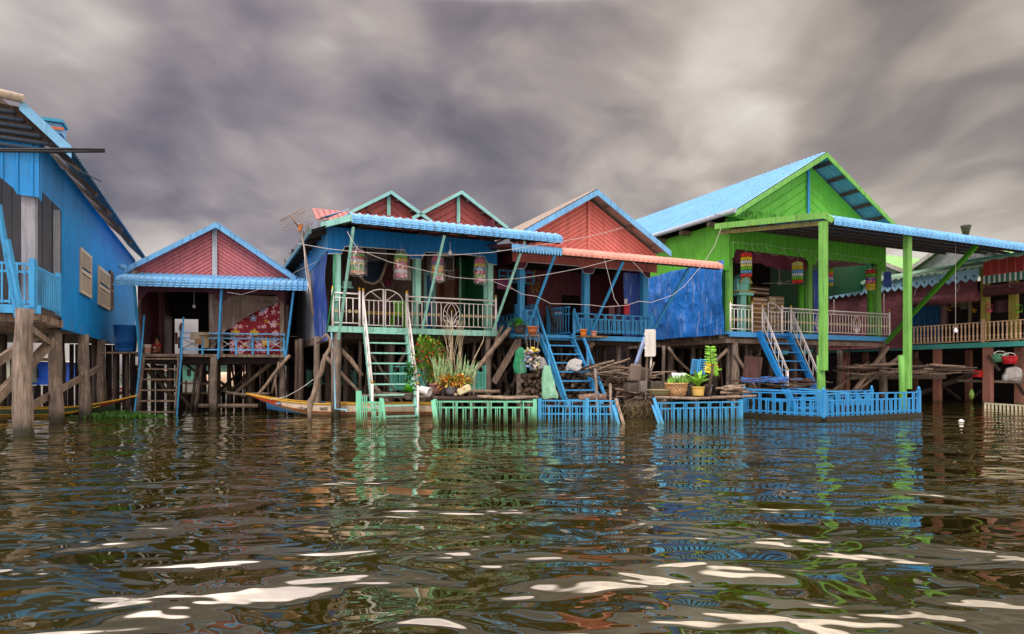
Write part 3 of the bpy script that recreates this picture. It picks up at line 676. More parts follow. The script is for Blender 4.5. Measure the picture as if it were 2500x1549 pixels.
# tarp and floral curtain
def FL(key):
    m = M(key, '#8c1f2a', 'cloth', .7); t = m.node_tree; b = [n for n in t.nodes if n.type == 'BSDF_PRINCIPLED'][0]; src = b.inputs['Base Color'].links[0].from_socket; c = src
    for sc, col, col2, th, off in ((3.9, '#e8b8c8', '#d98a9c', .42, 0), (2.3, '#d9b13a', '#e8d9a0', .34, 3), (2.7, '#7f93b8', '#dfe3ea', .32, 7), (7.5, '#e9c6ce', '#e9c6ce', .26, 11)):
        mp = mapped(t, (1, 0, 1)); mp.inputs['Location'].default_value = (off, 0, off*.7)
        v = N(t, 'ShaderNodeTexVoronoi'); v.inputs['Scale'].default_value = sc; v.inputs['Randomness'].default_value = .85; t.links.new(mp.outputs[0], v.inputs['Vector'])
        df = N(t, 'ShaderNodeVectorMath', operation='SUBTRACT'); 
        v2 = N(t, 'ShaderNodeVectorMath', operation='SCALE'); v2.inputs['Scale'].default_value = sc; t.links.new(mp.outputs[0], v2.inputs[0])
        t.links.new(mp.outputs[0], df.inputs[0]); t.links.new(v.outputs['Position'], df.inputs[1])
        sp = N(t, 'ShaderNodeSeparateXYZ'); t.links.new(df.outputs[0], sp.inputs[0])
        at = N(t, 'ShaderNodeMath', operation='ARCTAN2'); t.links.new(sp.outputs[0], at.inputs[0]); t.links.new(sp.outputs[2], at.inputs[1])
        m5 = N(t, 'ShaderNodeMath', operation='MULTIPLY'); m5.inputs[1].default_value = 2.5; t.links.new(at.outputs[0], m5.inputs[0])
        co_ = N(t, 'ShaderNodeMath', operation='COSINE'); t.links.new(m5.outputs[0], co_.inputs[0]); ab = N(t, 'ShaderNodeMath', operation='ABSOLUTE'); t.links.new(co_.outputs[0], ab.inputs[0])
        rr = N(t, 'ShaderNodeMath', operation='MULTIPLY_ADD'); rr.inputs[1].default_value = th*.45; rr.inputs[2].default_value = th*.62; t.links.new(ab.outputs[0], rr.inputs[0])
        ls = N(t, 'ShaderNodeMath', operation='LESS_THAN'); t.links.new(v.outputs['Distance'], ls.inputs[0]); t.links.new(rr.outputs[0], ls.inputs[1]); c = mixc(t, ls.outputs[0], c, L(col))
        l2 = N(t, 'ShaderNodeMath', operation='LESS_THAN'); t.links.new(v.outputs['Distance'], l2.inputs[0]); l2.inputs[1].default_value = th*.35; c = mixc(t, l2.outputs[0], c, L(col2))
    t.links.new(c, b.inputs['Base Color']); return m
c0, c1 = f2.at(560, 800, .25)[0], f2.at(684, 800, .25)[0]; zt_ = f2.at(640, 735, .25)[1]
drape(MB(), lambda a, z, o: f2.P(a, .28-o, z), c0, c1, zt_, zfl2+.02, .03, 6).build('curtain', FL('floral_cloth'), None, label='red curtain with big pink and yellow flowers hung behind the small porch railing', cat='curtain')
ta, tb = f2.at(512, 800, .12)[0], f2.at(690, 800, .12)[0]; zt1 = f2.at(600, 722, .1)[1]; zbt = f2.at(530, 852, .1)[1]; x0 = f2.at(585, 800, .1)[0]
def tf(a, b):  # fold the free corner up to the right post
    f = (a-ta)/(tb-ta); g = b
    low = zbt + (zt1-.15-zbt)*max(0, (f-.08))**.55*1.05
    return (a, zt1 + (low-zt1)*g)
mb = MB(); drape(mb, lambda a, z, o: f2.P(a, .1-o, z), ta, tb, 0, 1, .07, 5, 60, 34, 1.3, cr=.05, f=lambda a, b: tf(a, b)); mb.build('tarp', M('grey_brown_tarp', '#746259', 'tarp', .45), None, label='grey brown plastic sheet looped up across the porch of the small red gabled house', cat='tarp')
drape(MB(), lambda a, z, o: f2.P(a, .2-o, z), f2.at(683, 800, .2)[0], f2.at(704, 800, .2)[0], f2.at(690, 745, .2)[1], zfl2+.1, .05, 2, 8).build('hanging_sheet', M('grey_brown_tarp'), None, label='narrow grey sheet hanging at the right post of the small porch', cat='sheet')
# ladder
ld = thing('ladder', 'wooden ladder with blue side rails climbing from water to the small porch', 'ladder', f2.W(380, 1015, -1.2))
lp = [(f2.W(352, 868, -.15), f2.W(333, 1024, -1.35)), (f2.W(437, 868, -.15), f2.W(428, 1024, -1.35))]
for a, b in lp: MB().beam(a, b + (b-a)*.08, .09, .05, (1,0,0)).build('side_rail', WETW, ld)
for a, b, c in (((352, 770), (345, 865), (326, 1026)), ((448, 775), (443, 860), (431, 1026))):
    MB().tube([f2.W(*a, -.2), f2.W(*b, -.3), f2.W(*c, -1.5)], .028, 6).build('hand_rail', BLUED, ld)
for k in range(6):
    f = (k+.35)/6.0; MB().beam(lp[0][0].lerp(lp[0][1], f), lp[1][0].lerp(lp[1][1], f), .14, .045).build('rung', WOOD, ld)
# things on the small porch
def bulb(px, y0, y1, y2, fr, tt, lab, r=.055):
    c = fr.W(px, y2, tt); t_ = fr.W(px, y0, tt); b = thing('light_bulb', lab, 'bulb', t_, 'white bulbs hanging on cords')
    MB().tube([t_, c + Vector((0,0,r*2.6))], .007, 5).build('cord', CORD, b); MB().lathe(c, [(.001,0),(r*.85,.01),(r,r*.5),(r,r*1.5),(r*.5,r*1.9),(r*.4,r*2.7),(.001,r*2.8)], 12).build('glass', BULB, b)
bulb(474, 712, 741, 753, f2, .9, 'white bulb hanging in the dark doorway of the small red gabled house')
sh = thing('shovel', 'rusty pointed shovel blade standing above the small porch railing post', 'shovel', f2.W(443, 830, -.2))
RUST = M('rusty_iron', '#5a3a30', 'wood', .8); q = lambda x, y: f2.W(x, y, -.2)
MB().prism([q(436,806), q(437,797), q(440,790), q(442,788), q(444,790), q(447,797), q(447.5,806)], f2.v*.02).build('blade', RUST, sh); MB().tube([q(442, 806), q(443, 830)], .018, 6).build('shaft', WOOD, sh)
bk = thing('bucket', 'white bucket with red pattern standing at the small porch entrance', 'bucket', f2.W(359, 861, .35)); p = f2.P(f2.at(359, 860, .35)[0], .35, zfl2)
MB().lathe(p, [(.001,0),(.1,0),(.12,.26),(.13,.27),(.13,.3),(.11,.3),(.1,.05),(.001,.04)], 16).build('bucket_body', M('bucket_white', '#cfc3b8', 'plain'), bk); MB().lathe(p, [(.1085,.06),(.12,.2)], 8, ax=(0,0,1)).build('red_print', M('bucket_red', '#b0402f', 'plain'), bk)
ps = f2.P(f2.at(384, 860, .75)[0], .75, zfl2)
def skinned(name, verts, edges, rad, mat, root=None, sub=1, **kw):
    me = bpy.data.meshes.new(name); me.from_pydata([tuple(v) for v in verts], edges, []); me.update()
    o = bpy.data.objects.new(name, me); COL.objects.link(o); s = o.modifiers.new('skin', 'SKIN'); s.use_smooth_shade = True
    for i, r in enumerate(rad): me.skin_vertices[0].data[i].radius = (r, r)
    me.skin_vertices[0].data[0].use_root = True
    u = o.modifiers.new('sub', 'SUBSURF'); u.levels = sub; u.render_levels = sub; me.materials.append(mat)
    if root is not None:
        o.parent = root; o.location = (0,0,0)
    return o
pn = thing('person', 'small seated figure with dark hair and red shirt beside the white and red bucket', 'person', ps)
SKIN = M('skin', '#8a5b43', 'plain', .6)
V_ = [(0,0,.1),(0,0,.22),(0,-.01,.34),(0,-.015,.40),(0,-.02,.47),(0,-.02,.53),(.09,0,.33),(.12,-.08,.22),(.06,-.17,.2),(-.09,0,.33),(-.12,-.08,.22),(-.05,-.17,.2),(.07,-.05,.08),(.12,-.25,.12),(.05,-.33,.05),(-.07,-.05,.08),(-.12,-.25,.12),(-.05,-.33,.05)]
E_ = [(0,1),(1,2),(2,3),(3,4),(4,5),(2,6),(6,7),(7,8),(2,9),(9,10),(10,11),(0,12),(12,13),(13,14),(0,15),(15,16),(16,17)]
skinned('body', V_, E_, [.1,.09,.08,.035,.065,.06,.04,.03,.02,.04,.03,.02,.06,.045,.03,.06,.045,.03], SKIN, pn)
skinned('shirt', [V_[0],V_[1],V_[2],V_[6],V_[7],V_[9],V_[10]], [(0,1),(1,2),(2,3),(3,4),(2,5),(5,6)], [.112,.105,.09,.052,.045,.052,.045], M('red_shirt', '#8e1f25', 'cloth'), pn)
MB().ball(ps + Vector((0, .01, .52)), .085, 12, 1.0).build('hair', M('black_hair', '#15100f', 'plain', .5), pn)
MB().ball(ps + Vector((.03, -.22, .2)), .045, 10).build('held_ball', M('pale_ball', '#b9a79a', 'plain'), pn)
ds = thing('clothes_line', 'trousers and striped shirt hanging in the bright back doorway', 'clothes', f2.W(437, 812, D2-.4))
drape(MB(), lambda a, z, o: f2.P(a, D2-.4-o, z), f2.at(427,820,D2-.4)[0], f2.at(434,820,D2-.4)[0], f2.at(430,814,D2)[1], f2.at(430,842,D2)[1], .03, 2, 6, 5).build('shirt', M('coral_cloth', '#b5664f', 'cloth'), ds)
drape(MB(), lambda a, z, o: f2.P(a, D2-.4-o, z), f2.at(435,820,D2-.4)[0], f2.at(442,820,D2-.4)[0], f2.at(430,824,D2)[1], f2.at(430,852,D2)[1], .03, 2, 6, 5, 2).build('trousers', M('navy_cloth', '#22305c', 'cloth'), ds)
BEIGE = M('beige_cloth', '#8f8272', 'cloth')
def rag(x0, x1, y0, y1, fr, tt, mat, lab, cat='cloth', sd=0, name='cloth'):
    a0, a1 = fr.at(x0, y0, tt)[0], fr.at(x1, y0, tt)[0]; za, zb_ = fr.at(x0, y0, tt)[1], fr.at(x0, y1, tt)[1]
    return drape(MB(), lambda a, z, o: fr.P(a, tt-o, z), a0, a1, za, zb_, .03, 3, 12, 8, sd).build(name, mat, None, label=lab, cat=cat)
rag(464, 510, 811, 831, f2, -.09, BEIGE, 'beige cloth thrown over the left end of the small porch railing')
rag(497, 509, 812, 850, f2, -.12, M('tan_cloth', '#8a7a58', 'cloth'), 'tan trouser leg hanging over the small porch railing beside the beige cloth')
rag(476, 493, 827, 842, f2, -.13, M('brown_cloth', '#7d5c42', 'cloth'), 'brown cloth hanging under the beige cloth on the small porch railing')
MB().beam(f2.W(487, 820, -.15), f2.W(728, 822, -.15), .03, .03).build('bamboo_pole', WOODD, None, label='thin dark pole lying along the small porch railing', cat='pole')
# blue barrel and its stand
bs = f2.W(307, 860, .3); 
MB().lathe(Vector((bs.x, bs.y, bs.z)), [(.001,0),(.26,0),(.29,.05),(.335,.8),(.35,.81),(.35,.84),(.32,.84),(.3,.1),(.001,.08)], 28).build('barrel', M('blue_plastic', '#1f5fa8', 'plain', .45), None, label='large blue plastic water barrel standing between the two left houses', cat='barrel')
pf = thing('platform', 'rough timber stand holding the blue water barrel', 'stand', (bs.x, bs.y, 0))
MB().wbox((bs.x, bs.y, bs.z-.03), 1.1, .7, .05).build('board', WOOD, pf)
for i in (-.4, .0, .4): stilt(pf, (bs.x+i, bs.y+.1), bs.z-.05, .06, WETD, name='leg')
# ================================================================ turquoise and blue house
f3 = Fr(800, 18.6, 4700)
h3 = thing('stilt_house', 'blue house with twin red gables, turquoise posts and pale blue awning', 'house', f3.P(3, 3, 0))
zb3t, zb3b = f3.at(1000, 802.2)[1], f3.at(1000, 816)[1]; sR3 = f3.at(1217, 808)[0]; zfl3 = zb3t
MB().box(f3, 0, sR3, -.04, .04, zb3b, zb3t).build('floor_beam', TURQ, h3)
D3 = 9.0; sW = f3.at(1213, 640)[0]
MB().box(f3, .1, sR3-.1, .05, D3, zfl3-.12, zfl3-.02).build('floor', WOODD, h3)
for k in range(10): MB().box(f3, .15, sR3-.15, .4+k*.8, .52+k*.8, zfl3-.32, zfl3-.125).build('joist', WOODD, h3)
TF3 = -2.1; aL = f3.at(858, 547, TF3); aR = f3.at(1375, 592, TF3); zf3 = (aL[1]+aR[1])/2; zr3 = zf3+.30
# bent valance cut with steps
K = [(800,619.6),(834,619.6),(835.2,610.6),(839.5,608),(840.5,602),(862,601.7),(988,610.6),(990,618.6),(999,624.5),(1000.5,631.5),(1029,632.5),(1034,620.5),(1041,615.6),(1110,619.5),(1182,626.5),(1187,636),(1192,644),(1213,647)]
kk = [f3.at(x, y) for x, y in K]; ztv = zr3+.02
# even the long spans out
ribbed(MB(), frontP(f3, 0), kk[0][0], kk[-1][0], pw(kk), ztv, .17, .02, extra=[a+e for a, _ in kk for e in (-.001,.001)]).build('valance', M('mid_blue_sheet', '#1273b8', 'paint', .35, .25), h3)
mb = MB(); mb.tube([f3.P(a, -.03, z-.01) for a, z in kk], .012, 4, sm=False); mb.build('valance_trim', WHITE, h3)
# left side: blue ribbed valance, grey wall behind, dark blue tarp
ts1, zs1 = f3.sd(772, 640, kk[0][0]); zt_ = zr3+.1
ribbed(MB(), sideP(f3, kk[0][0], -1), .0, f3.sd(767, 600, kk[0][0])[0]+1.6, pw([(0, f3.sd(800,612,kk[0][0])[1]), (ts1, zs1-.1), (ts1+2, zs1-.1)]), zr3+.06, .12, .02).build('side_valance', M('sky_blue_sheet', '#4c9fdf', 'paint', .4, .3), h3)
tw = f3.sd(770, 700, -.02)[0]; te = f3.sd(700, 800, -.02)[0]+2.5; zsb = f3.sd(770, 832, 0)[1]
ribbed(MB(), sideP(f3, .02, -1), tw, te, zsb, zt_+.6, .3, .012).build('side_wall', M('pale_grey_sheet', '#8d95a2', 'paint', .5, .4), h3)
drape(MB(), lambda a, z, o: f3.P(-.03-o, a, z), .0, tw+.3, f3.sd(800, 630, 0)[1]+.15, zsb-.1, .05, 3, 16, 14).build('tarp', M('dark_blue_tarp', '#2f4f9e', 'tarp', .35), None, label='dark blue tarpaulin lashed over the left end of the blue twin gabled house', cat='tarp')
MB().tube([f3.W(818, 620, -.06), f3.W(815, 700, -.06), f3.W(797, 815, -.06)], .022, 6).build('tarp_pole', M('green_pole', '#2d8f5a', 'paint'), h3)
# posts
for p0, p1, pc, yb in ((813, 829, 817, 735), (1008, 1026, 1014, 742), (1182, 1205, 1191, 745)):
    a, b = f3.at(p0, 700, .12)[0], f3.at(p1, 700, .12)[0]; r = (b-a)/2*.92
    MB().tube([f3.P((a+b)/2, .2, zfl3), f3.P((a+b)/2, .2, zr3-.2)], r, 12).build('porch_post', TURQ, h3)
    c = f3.at(pc, 700, .02)[0]; zc_ = f3.at(pc, yb, .02)[1]; zt__ = f3.at(p1, 640, 0)[1]
    MB().box(f3, c, c+.17, .0, .11, zc_, f3.at(pc, {817:619,1014:631,1191:644}[pc], .02)[1]+.02).build('post_casing', TURQ, h3)
for a, b in (((863,556),(826.5,828)), ((1085,576),(1027,818)), ((1281,590),(1201,815))):
    MB().beam(f3.W(a[0], a[1], TF3+.12), f3.W(b[0], b[1], -.1), .1, .07, (1,0,0)).build('prop', TURQ, h3)
# awning
mb = MB(); awning(mb, f3, aL[0], aR[0], lip(.1, zr3+.22, TF3, zf3, .32, .1), .215, .035); mb.build('awning', LBLUE, h3)
p0 = f3.W(858, 532, TF3-.03); p1 = f3.W(785, 551, .1); MB().beam(p1, p0, .05, .17).build('barge_board', TURQ, h3)
mb = MB(); mb.add([f3.P(aL[0], TF3+.25, zf3+.42), f3.P(0, .1, zr3+.26), f3.P(-.25, .1, zr3+.24), f3.P(aL[0]-.02, TF3+.25, zf3+.40)], [(0,1,2,3)]); mb.build('awning_side_sheet', LBLUE, h3)
MB().box(f3, aL[0]+.02, aR[0]-.05, TF3+.1, TF3+.18, zf3+.0, zf3+.09).build('awning_beam', WOODD, h3)
for k in range(11): a = aL[0]+.15+k*(aR[0]-aL[0]-.3)/10; MB().beam(f3.P(a, TF3+.15, zf3+.14), f3.P(a, 0, zr3+.1), .05, .08).build('rafter', WOODD, h3)
# red tiled front slope, with ridged steel look
REDT = M('red_tile', '#8f4642', 'paint', .55, .4); REDG = M('red_gable_sheet', '#a65450', 'paint', .5, .45)
mb = MB(); zq = f3.at(860, 518, .9)[1]
ribplane(mb, f3.P(-.3, .05, zr3+.20), f3.P(sR3+.5, .05, zr3+.20), f3.P(-.3, 1.0, zq+.02), f3.P(sR3+.5, 1.0, zq+.02), 34, .03); mb.build('tiled_roof', REDT, h3)
# twin gables
TG = .95
for (xl, yl), (xa, ya), (xr, yr), xc in (((838,529),(955,465),(1032,517),948), ((1008,537),(1127,465),(1259,559),1117)):
    l, a, r = f3.at(xl, yl, TG), f3.at(xa, ya, TG), f3.at(xr, yr, TG)
    m3 = ((a[1]-l[1])/(a[0]-l[0]) + (a[1]-r[1])/(r[0]-a[0]))/2; w = 1.42 if xa < 1000 else 1.66; zl = a[1]-m3*w
    barge(h3, f3, [(a[0]-w, zl), a, (a[0]+w, zl)], TG-.02, .05, .12, TURQD)
    tw_ = TG+.38; mb = MB(); gable(mb, f3, a[0], a[0]-w, a[0]+w, a[1]-.05, zl-.05, zl-.05, zq-.3, tw_, .2, .025); mb.build('gable_wall', REDG, h3)
    MB().box(f3, a[0]-.055, a[0]+.055, tw_-.09, tw_-.04, zq-.1, a[1]-.12).build('gable_batten', TURQ, h3)
    for g in (-1, 1):
        mb = MB(); ribplane(mb, f3.P(a[0]+g*w, TG+.03, zl+.015), f3.P(a[0]+g*w, 8, zl+.015), f3.P(a[0], TG+.03, a[1]+.015), f3.P(a[0], 8, a[1]+.015), 30); mb.build('roof', M('brown_red_roof', '#8c4f45', 'paint', .6, .5), h3)
        for k in range(3): z_ = zl + (a[1]-zl)*(k+.5)/3; x_ = a[0]+g*w*(1-(k+.5)/3); MB().box(f3, x_-.04, x_+.04, TG+.04, tw_-.02, z_-.13, z_-.05).build('purlin', WOOD, h3)
# left slope of the main roof
eF = f3.sd(786, 522, -.5); zeL = eF[1]; 
mb = MB(); ribplane(mb, f3.P(-.5, -.35, zeL-.02), f3.P(-.5, te, zeL-.02), f3.P(1.2, -.35, zeL+.65), f3.P(1.2, te, zeL+.65), 30); mb.build('roof', M('mossy_dark_roof', '#544b46', 'paint', .8, .6), h3)
MB().beam(f3.P(-.52, -.35, zeL-.06), f3.P(-.52, te, zeL-.06), .05, .14).build('fascia', M('weathered_teal', '#5d7c80', 'paint', .7, .6), h3)
for k in range(8): MB().beam(f3.P(-.45, .2+k*.9, zeL-.1), f3.P(.2, .2+k*.9, zeL+.14), .07, .1).build('rafter', WOODD, h3)
mb = MB()
for k in range(60): a = R.uniform(-.2, te); leaf(mb, f3.P(-.5+R.uniform(-.05,.1), a, zeL+.02), Vector((R.uniform(-.4,.2), R.uniform(-.3,.3), 1)), (0,1,0), R.uniform(.1,.28), .02)
mb.build('roof_weeds', M('dry_weed', '#6d5f45', 'leaf'), h3)
# interior
TI = 2.4; zc3 = zr3-.1
x1, x2, x3 = f3.at(1034, 700, TI)[0], f3.at(1062, 700, TI)[0], f3.at(1121, 700, TI)[0]
ribbed(MB(), frontP(f3, TI), .1, x1, zfl3, zc3, .2, .01).build('plank_wall', M('grey_brown_plank', '#6d5a52', 'wood', .85), h3)
MB().box(f3, x1, x1+.1, TI-.06, TI, zfl3, zfl3+2.1).build('door_frame', TURQD, h3); MB().box(f3, x2-.1, x2, TI-.06, TI, zfl3, zfl3+2.1).build('door_frame', TURQD, h3); MB().box(f3, x1+.1, x2-.1, TI-.06, TI, zfl3+2.0, zfl3+2.1).build('door_frame', TURQD, h3)
MB().box(f3, x1+.1, x2-.1, TI-.02, TI+.02, zfl3, zfl3+2.0).build('door', M('deep_blue_door', '#1d5a93', 'paint'), h3)
ribbed(MB(), frontP(f3, TI), x1, x2, zfl3+2.11, zc3, .2, .01).build('plank_wall', M('grey_brown_plank'), h3)
drape(MB(), lambda a, z, o: f3.P(a, TI-.05-o, z), x2, x3, zc3-.4, zfl3+.03, .06, 5).build('curtain', M('brown_curtain', '#5f3a28', 'cloth'), h3)
MB().box(f3, x3, x3+.06, TI-.05, TI, zfl3, zc3).build('wall_post', TURQ, h3)
ribbed(MB(), frontP(f3, TI+.3), x3, sW, zfl3, zc3, .35, .01).build('green_wall', M('dark_green_wall', '#1c6a44', 'paint', .5, .3), h3)
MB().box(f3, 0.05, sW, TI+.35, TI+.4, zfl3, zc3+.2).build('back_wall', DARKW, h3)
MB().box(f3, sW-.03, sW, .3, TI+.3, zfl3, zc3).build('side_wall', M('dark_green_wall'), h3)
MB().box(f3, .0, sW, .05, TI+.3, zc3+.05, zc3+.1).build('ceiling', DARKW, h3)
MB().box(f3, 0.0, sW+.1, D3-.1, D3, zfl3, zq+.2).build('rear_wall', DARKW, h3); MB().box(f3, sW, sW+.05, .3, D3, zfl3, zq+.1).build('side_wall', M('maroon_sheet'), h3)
# railing, gate
P3 = lambda a, z: f3.P(a, -.02, z)
g0, g1 = f3.at(882, 760)[0], f3.at(989, 760)[0]; ra0 = f3.at(812, 760)[0]; ra1 = f3.at(1210, 780)[0]; lo = f3.at(1102, 780)[0]
steel_rail(h3, P3, f3.v, ra0, g0-.05, zfl3, sp=.155); steel_rail(h3, P3, f3.v, g1+.06, ra1, zfl3, lotus=(lo,), sp=.145)
st = M('steel'); go = M('brass'); gm = (g0+g1)/2+.02
def gate(a0, a1, g):
    mb = MB(); zt, zm, zb = zfl3+1.12, zfl3+.78, zfl3+.06; hi, ot = (a1, a0) if g > 0 else (a0, a1)
    mb.tube([P3(hi, zb-.05), P3(hi, zt)], .022, 8); mb.tube([P3(ot, zb), P3(ot, zm)], .018, 8); mb.tube([P3(a0, zb), P3(a1, zb)], .014, 6); mb.tube([P3(a0, zm), P3(a1, zm)], .014, 6)
    w = abs(a1-a0); arc = [P3(hi-g*w*math.sin(math.pi/2*k/10), zm+(zt-zm)*math.cos(math.pi/2*k/10)) for k in range(11)]; mb.tube(arc, .016, 6); mb.tube([P3(hi-g*.04, zm+.02), P3(hi-g*w*.62, zm+(zt-zm)*.72)], .01, 5)
    o = mb.build('gate', st, h3)
    for k in range(1, 4): x = a0+(a1-a0)*k/4; MB().tube([P3(x, zb), P3(x, zm)], .013, 6).build('baluster', st, o)
    for k in range(4): x = a0+(a1-a0)*(k+.5)/4; MB().torus(P3(x, zfl3+.42), .038, .01, f3.v, 12, 5).build('star_ring', go, o)
gate(g0+.08, gm-.03, 1); gate(gm+.03, g1-.08, -1)
# staircase
def stair(root, fr, s0, s1, t0, z0, t1, z1, n, mat, th=.05, w=.2, name='staircase', step0=.1):
    mb = MB(); mb.beam(fr.P(s0, t0, z0), fr.P(s0, t1, z1), th, w, (0,0,1)); mb.beam(fr.P(s1, t0, z0), fr.P(s1, t1, z1), th, w, (0,0,1))
    o = mb.build(name, mat, root)
    for k in range(n):
        f = step0 + (1-step0)*k/n; t_ = t0+(t1-t0)*f; z_ = z0+(z1-z0)*f
        MB().box(fr, s0-.04, s1+.04, t_-.13, t_+.1, z_-.02, z_+.02).build('step', mat, o)
    return o
TURQA = algae('turquoise_wet', '#98d6c8', .15, -.05)
st3 = stair(h3, f3, g0+.06, g1-.02, -.1, zfl3-.04, -1.42, -.25, 9, TURQA, .06, .16, step0=.05)
def hand_rail(root, fr, s, t0, z0, t1, z1, zend, nb=5):
    mb = MB(); mb.tube([fr.P(s, t0, z0), fr.P(s, t1, z1)], .024, 8); mb.tube([fr.P(s, t0, z0-.13), fr.P(s, t1, z1-.13)], .014, 6); mb.tube([fr.P(s, t0, z0-.62), fr.P(s, t1, z1-.62)], .014, 6)
    o = mb.build('hand_rail', st, root)
    MB().tube([fr.P(s, t1, z1), fr.P(s, t1, zend)], .03, 8).build('post', st, o); MB().tube([fr.P(s, t0, z0-.95), fr.P(s, t0, z0+.06)], .032, 8).build('post', st, o)
    MB().ball(fr.P(s, t1, z1+.05), .045).build('finial', go, o); MB().lathe(fr.P(s, t0, z0+.06), [(.001,.1),(.03,.085),(.04,.05),(.03,.02),(.045,0),(.001,0)], 10).build('finial', go, o)
    for k in range(nb):
        f = (k+.5)/nb; a = Vector(fr.P(s, t0+(t1-t0)*f, z0+(z1-z0)*f)); MB().tube([a - Vector((0,0,.13)), a - Vector((0,0,.62))], .013, 6).build('baluster', st, o)
    MB().ball(fr.P(s, (t0+t1)/2, (z0+z1)/2-.1), .03).build('knob', go, o)
hr = [f3.at(x, y, tt) for x, y, tt in ((884, 716, -.12), (905, 938, -1.35), (990, 722, -.12), (1022, 942, -1.35))]
hand_rail(st3, f3, g0+.03, -.12, hr[0][1], -1.3, hr[1][1], -.3, 6); hand_rail(st3, f3, g1+.01, -.12, hr[2][1], -1.3, hr[3][1], -.3, 6)
# stilts and braces
for px, tt, r in ((822, .1, .125), (775, .9, .10), (734, 2.4, .09), (724, 3.2, .07), (1030, .7, .1), (955, 1.6, .11), (1192, .15, .105), (880, 1.9, .06), (1010, 3, .08), (1105, 2.5, .09), (1160, 3.4, .08), (1128, 1.4, .05), (845, 3, .1), (905, 4, .1), (985, 5, .1), (1060, 5, .1), (1220, 2.2, .08), (930, 6.5, .12), (1040, 7, .12), (1130, 7, .12), (860, 6, .12), (800, 5, .12), (1090, 8.4, .12), (950, 8.4, .12)):
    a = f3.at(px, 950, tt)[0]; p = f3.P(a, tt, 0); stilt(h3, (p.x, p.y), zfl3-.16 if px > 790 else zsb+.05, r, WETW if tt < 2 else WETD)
MB().box(f3, -.02, .1, .2, 6, zsb-.12, zsb+.1).build('sill_beam', WOOD, h3)
pole([f3.W(830, 853, .3), f3.W(856, 878, .2), f3.W(884, 918, .15)], .07, WOODL, h3); pole([f3.W(790, 866, .5), f3.W(832, 910, .4), f3.W(895, 978, .3)], .055, WOODL, h3); pole([f3.W(905, 932, .6), f3.W(965, 1005, .3)], .06, WOODL, h3)
pole([f3.W(1246, 800, -.5), f3.W(1205, 850, -.45), f3.W(1145, 925, -.3)], .075, WOODL, h3); pole([f3.W(1228, 796, -.2), f3.W(1212, 830, -.1), f3.W(1196, 880, .2)], .05, WOOD, h3)
pole([f3.W(1000, 838, 1), f3.W(965, 905, 1)], .05, WOOD, h3); pole([f3.W(1202, 888, .5), f3.W(1250, 955, .6)], .06, WOODD, h3); pole([f3.W(1060, 870, 1.2), f3.W(1030, 930, 1.2)], .04, WOOD, h3)
MB().beam(f3.W(1212, 824, .35), f3.W(1120, 836, 1.5), .12, .14).build('floor_beam', WOOD, h3)
for k in range(3): MB().box(f3, .2, sR3+5, D3-.3-k*.05, D3-.26-k*.05, -.3+k*.55, .2+k*.62).build('shade_backing_board', WOODD, h3)
MB().box(f3, .0, sR3+5, D3-.2, D3-.15, -.3, zfl3-.1).build('shade_backing_board', DARKW, h3)  # dark sheets added at the back to keep the under-floor black
# ================================================================ red gabled middle house with blue stairs
f4 = Fr(1253, 21.0, 4700)
h4 = thing('stilt_house', 'house with salmon red chevron gable and pink awning in the middle of the row', 'house', f4.P(3, 3, 0))
zfl4 = f4.at(1453, 820.7)[1]; zfb4 = f4.at(1453, 832)[1]; sL4 = f4.at(1255, 800)[0]; sR4 = f4.at(1586, 800)[0]
MB().box(f4, f4.at(1402, 820)[0], sR4, -.05, .03, zfb4, zfl4).build('floor_beam', BLUED, h4); MB().box(f4, sL4-.1, f4.at(1288, 820)[0], -.05, .03, zfb4, zfl4).build('floor_beam', BLUED, h4); MB().box(f4, f4.at(1288, 820)[0], f4.at(1402, 820)[0], -.03, .04, zfb4-.02, zfl4).build('floor_beam', BLUED, h4)
MB().box(f4, sL4-.3, sR4, .03, 6, zfl4-.12, zfl4-.02).build('floor', WOODD, h4)
for k in range(8): MB().box(f4, sL4, sR4, .4+k*.7, .5+k*.7, zfl4-.28, zfl4-.125).build('joist', WOODD, h4)
sc4, za4 = f4.at(1437, 487); gR = f4.at(1604, 620)[0]; apx = f4.at(1458, 463, -.54); eR4 = f4.at(1637, 613, -.54); wv = eR4[0]-apx[0]; m4 = (apx[1]-eR4[1])/wv
wg = gR-sc4; zg0 = f4.at(1450, 640)[1]
SALM = M('salmon_board', '#c8736c', 'paint', .6, .35)
mb = MB(); gable(mb, f4, sc4, sc4-wg, sc4+wg, za4, za4-wg*m4, za4-wg*m4, za4-wg*m4, 0, .13, .032)
mb.build('gable_wall', SALM, h4)
ribbed(MB(), frontP(f4, 0), sc4-wg, sc4+wg, zg0-.2, za4-wg*m4, .12, .01).build('gable_base', SALM, h4)
MB().box(f4, sc4-.06, sc4+.06, -.06, -.02, zg0, za4-.06).build('gable_batten', SALM, h4)
barge(h4, f4, [(apx[0]-wv, eR4[1]), apx, eR4], -.58, .05, .2, LBLUE)
for g in (-1, 1):
    mb = MB(); ribplane(mb, f4.P(apx[0]+g*wv, -.53, eR4[1]+.03), f4.P(apx[0]+g*wv, 5.6, eR4[1]+.03), f4.P(apx[0], -.53, apx[1]+.03), f4.P(apx[0], 5.6, apx[1]+.03), 30); mb.build('roof', M('greybrown_roof', '#9c8f86', 'paint', .65, .5), h4)
    for k in range(3): z_ = eR4[1] + (apx[1]-eR4[1])*(k+.4)/3; x_ = apx[0]+g*wv*(1-(k+.4)/3); MB().box(f4, x_-.04, x_+.04, -.5, -.01, z_-.14, z_-.03).build('purlin', WOOD, h4)
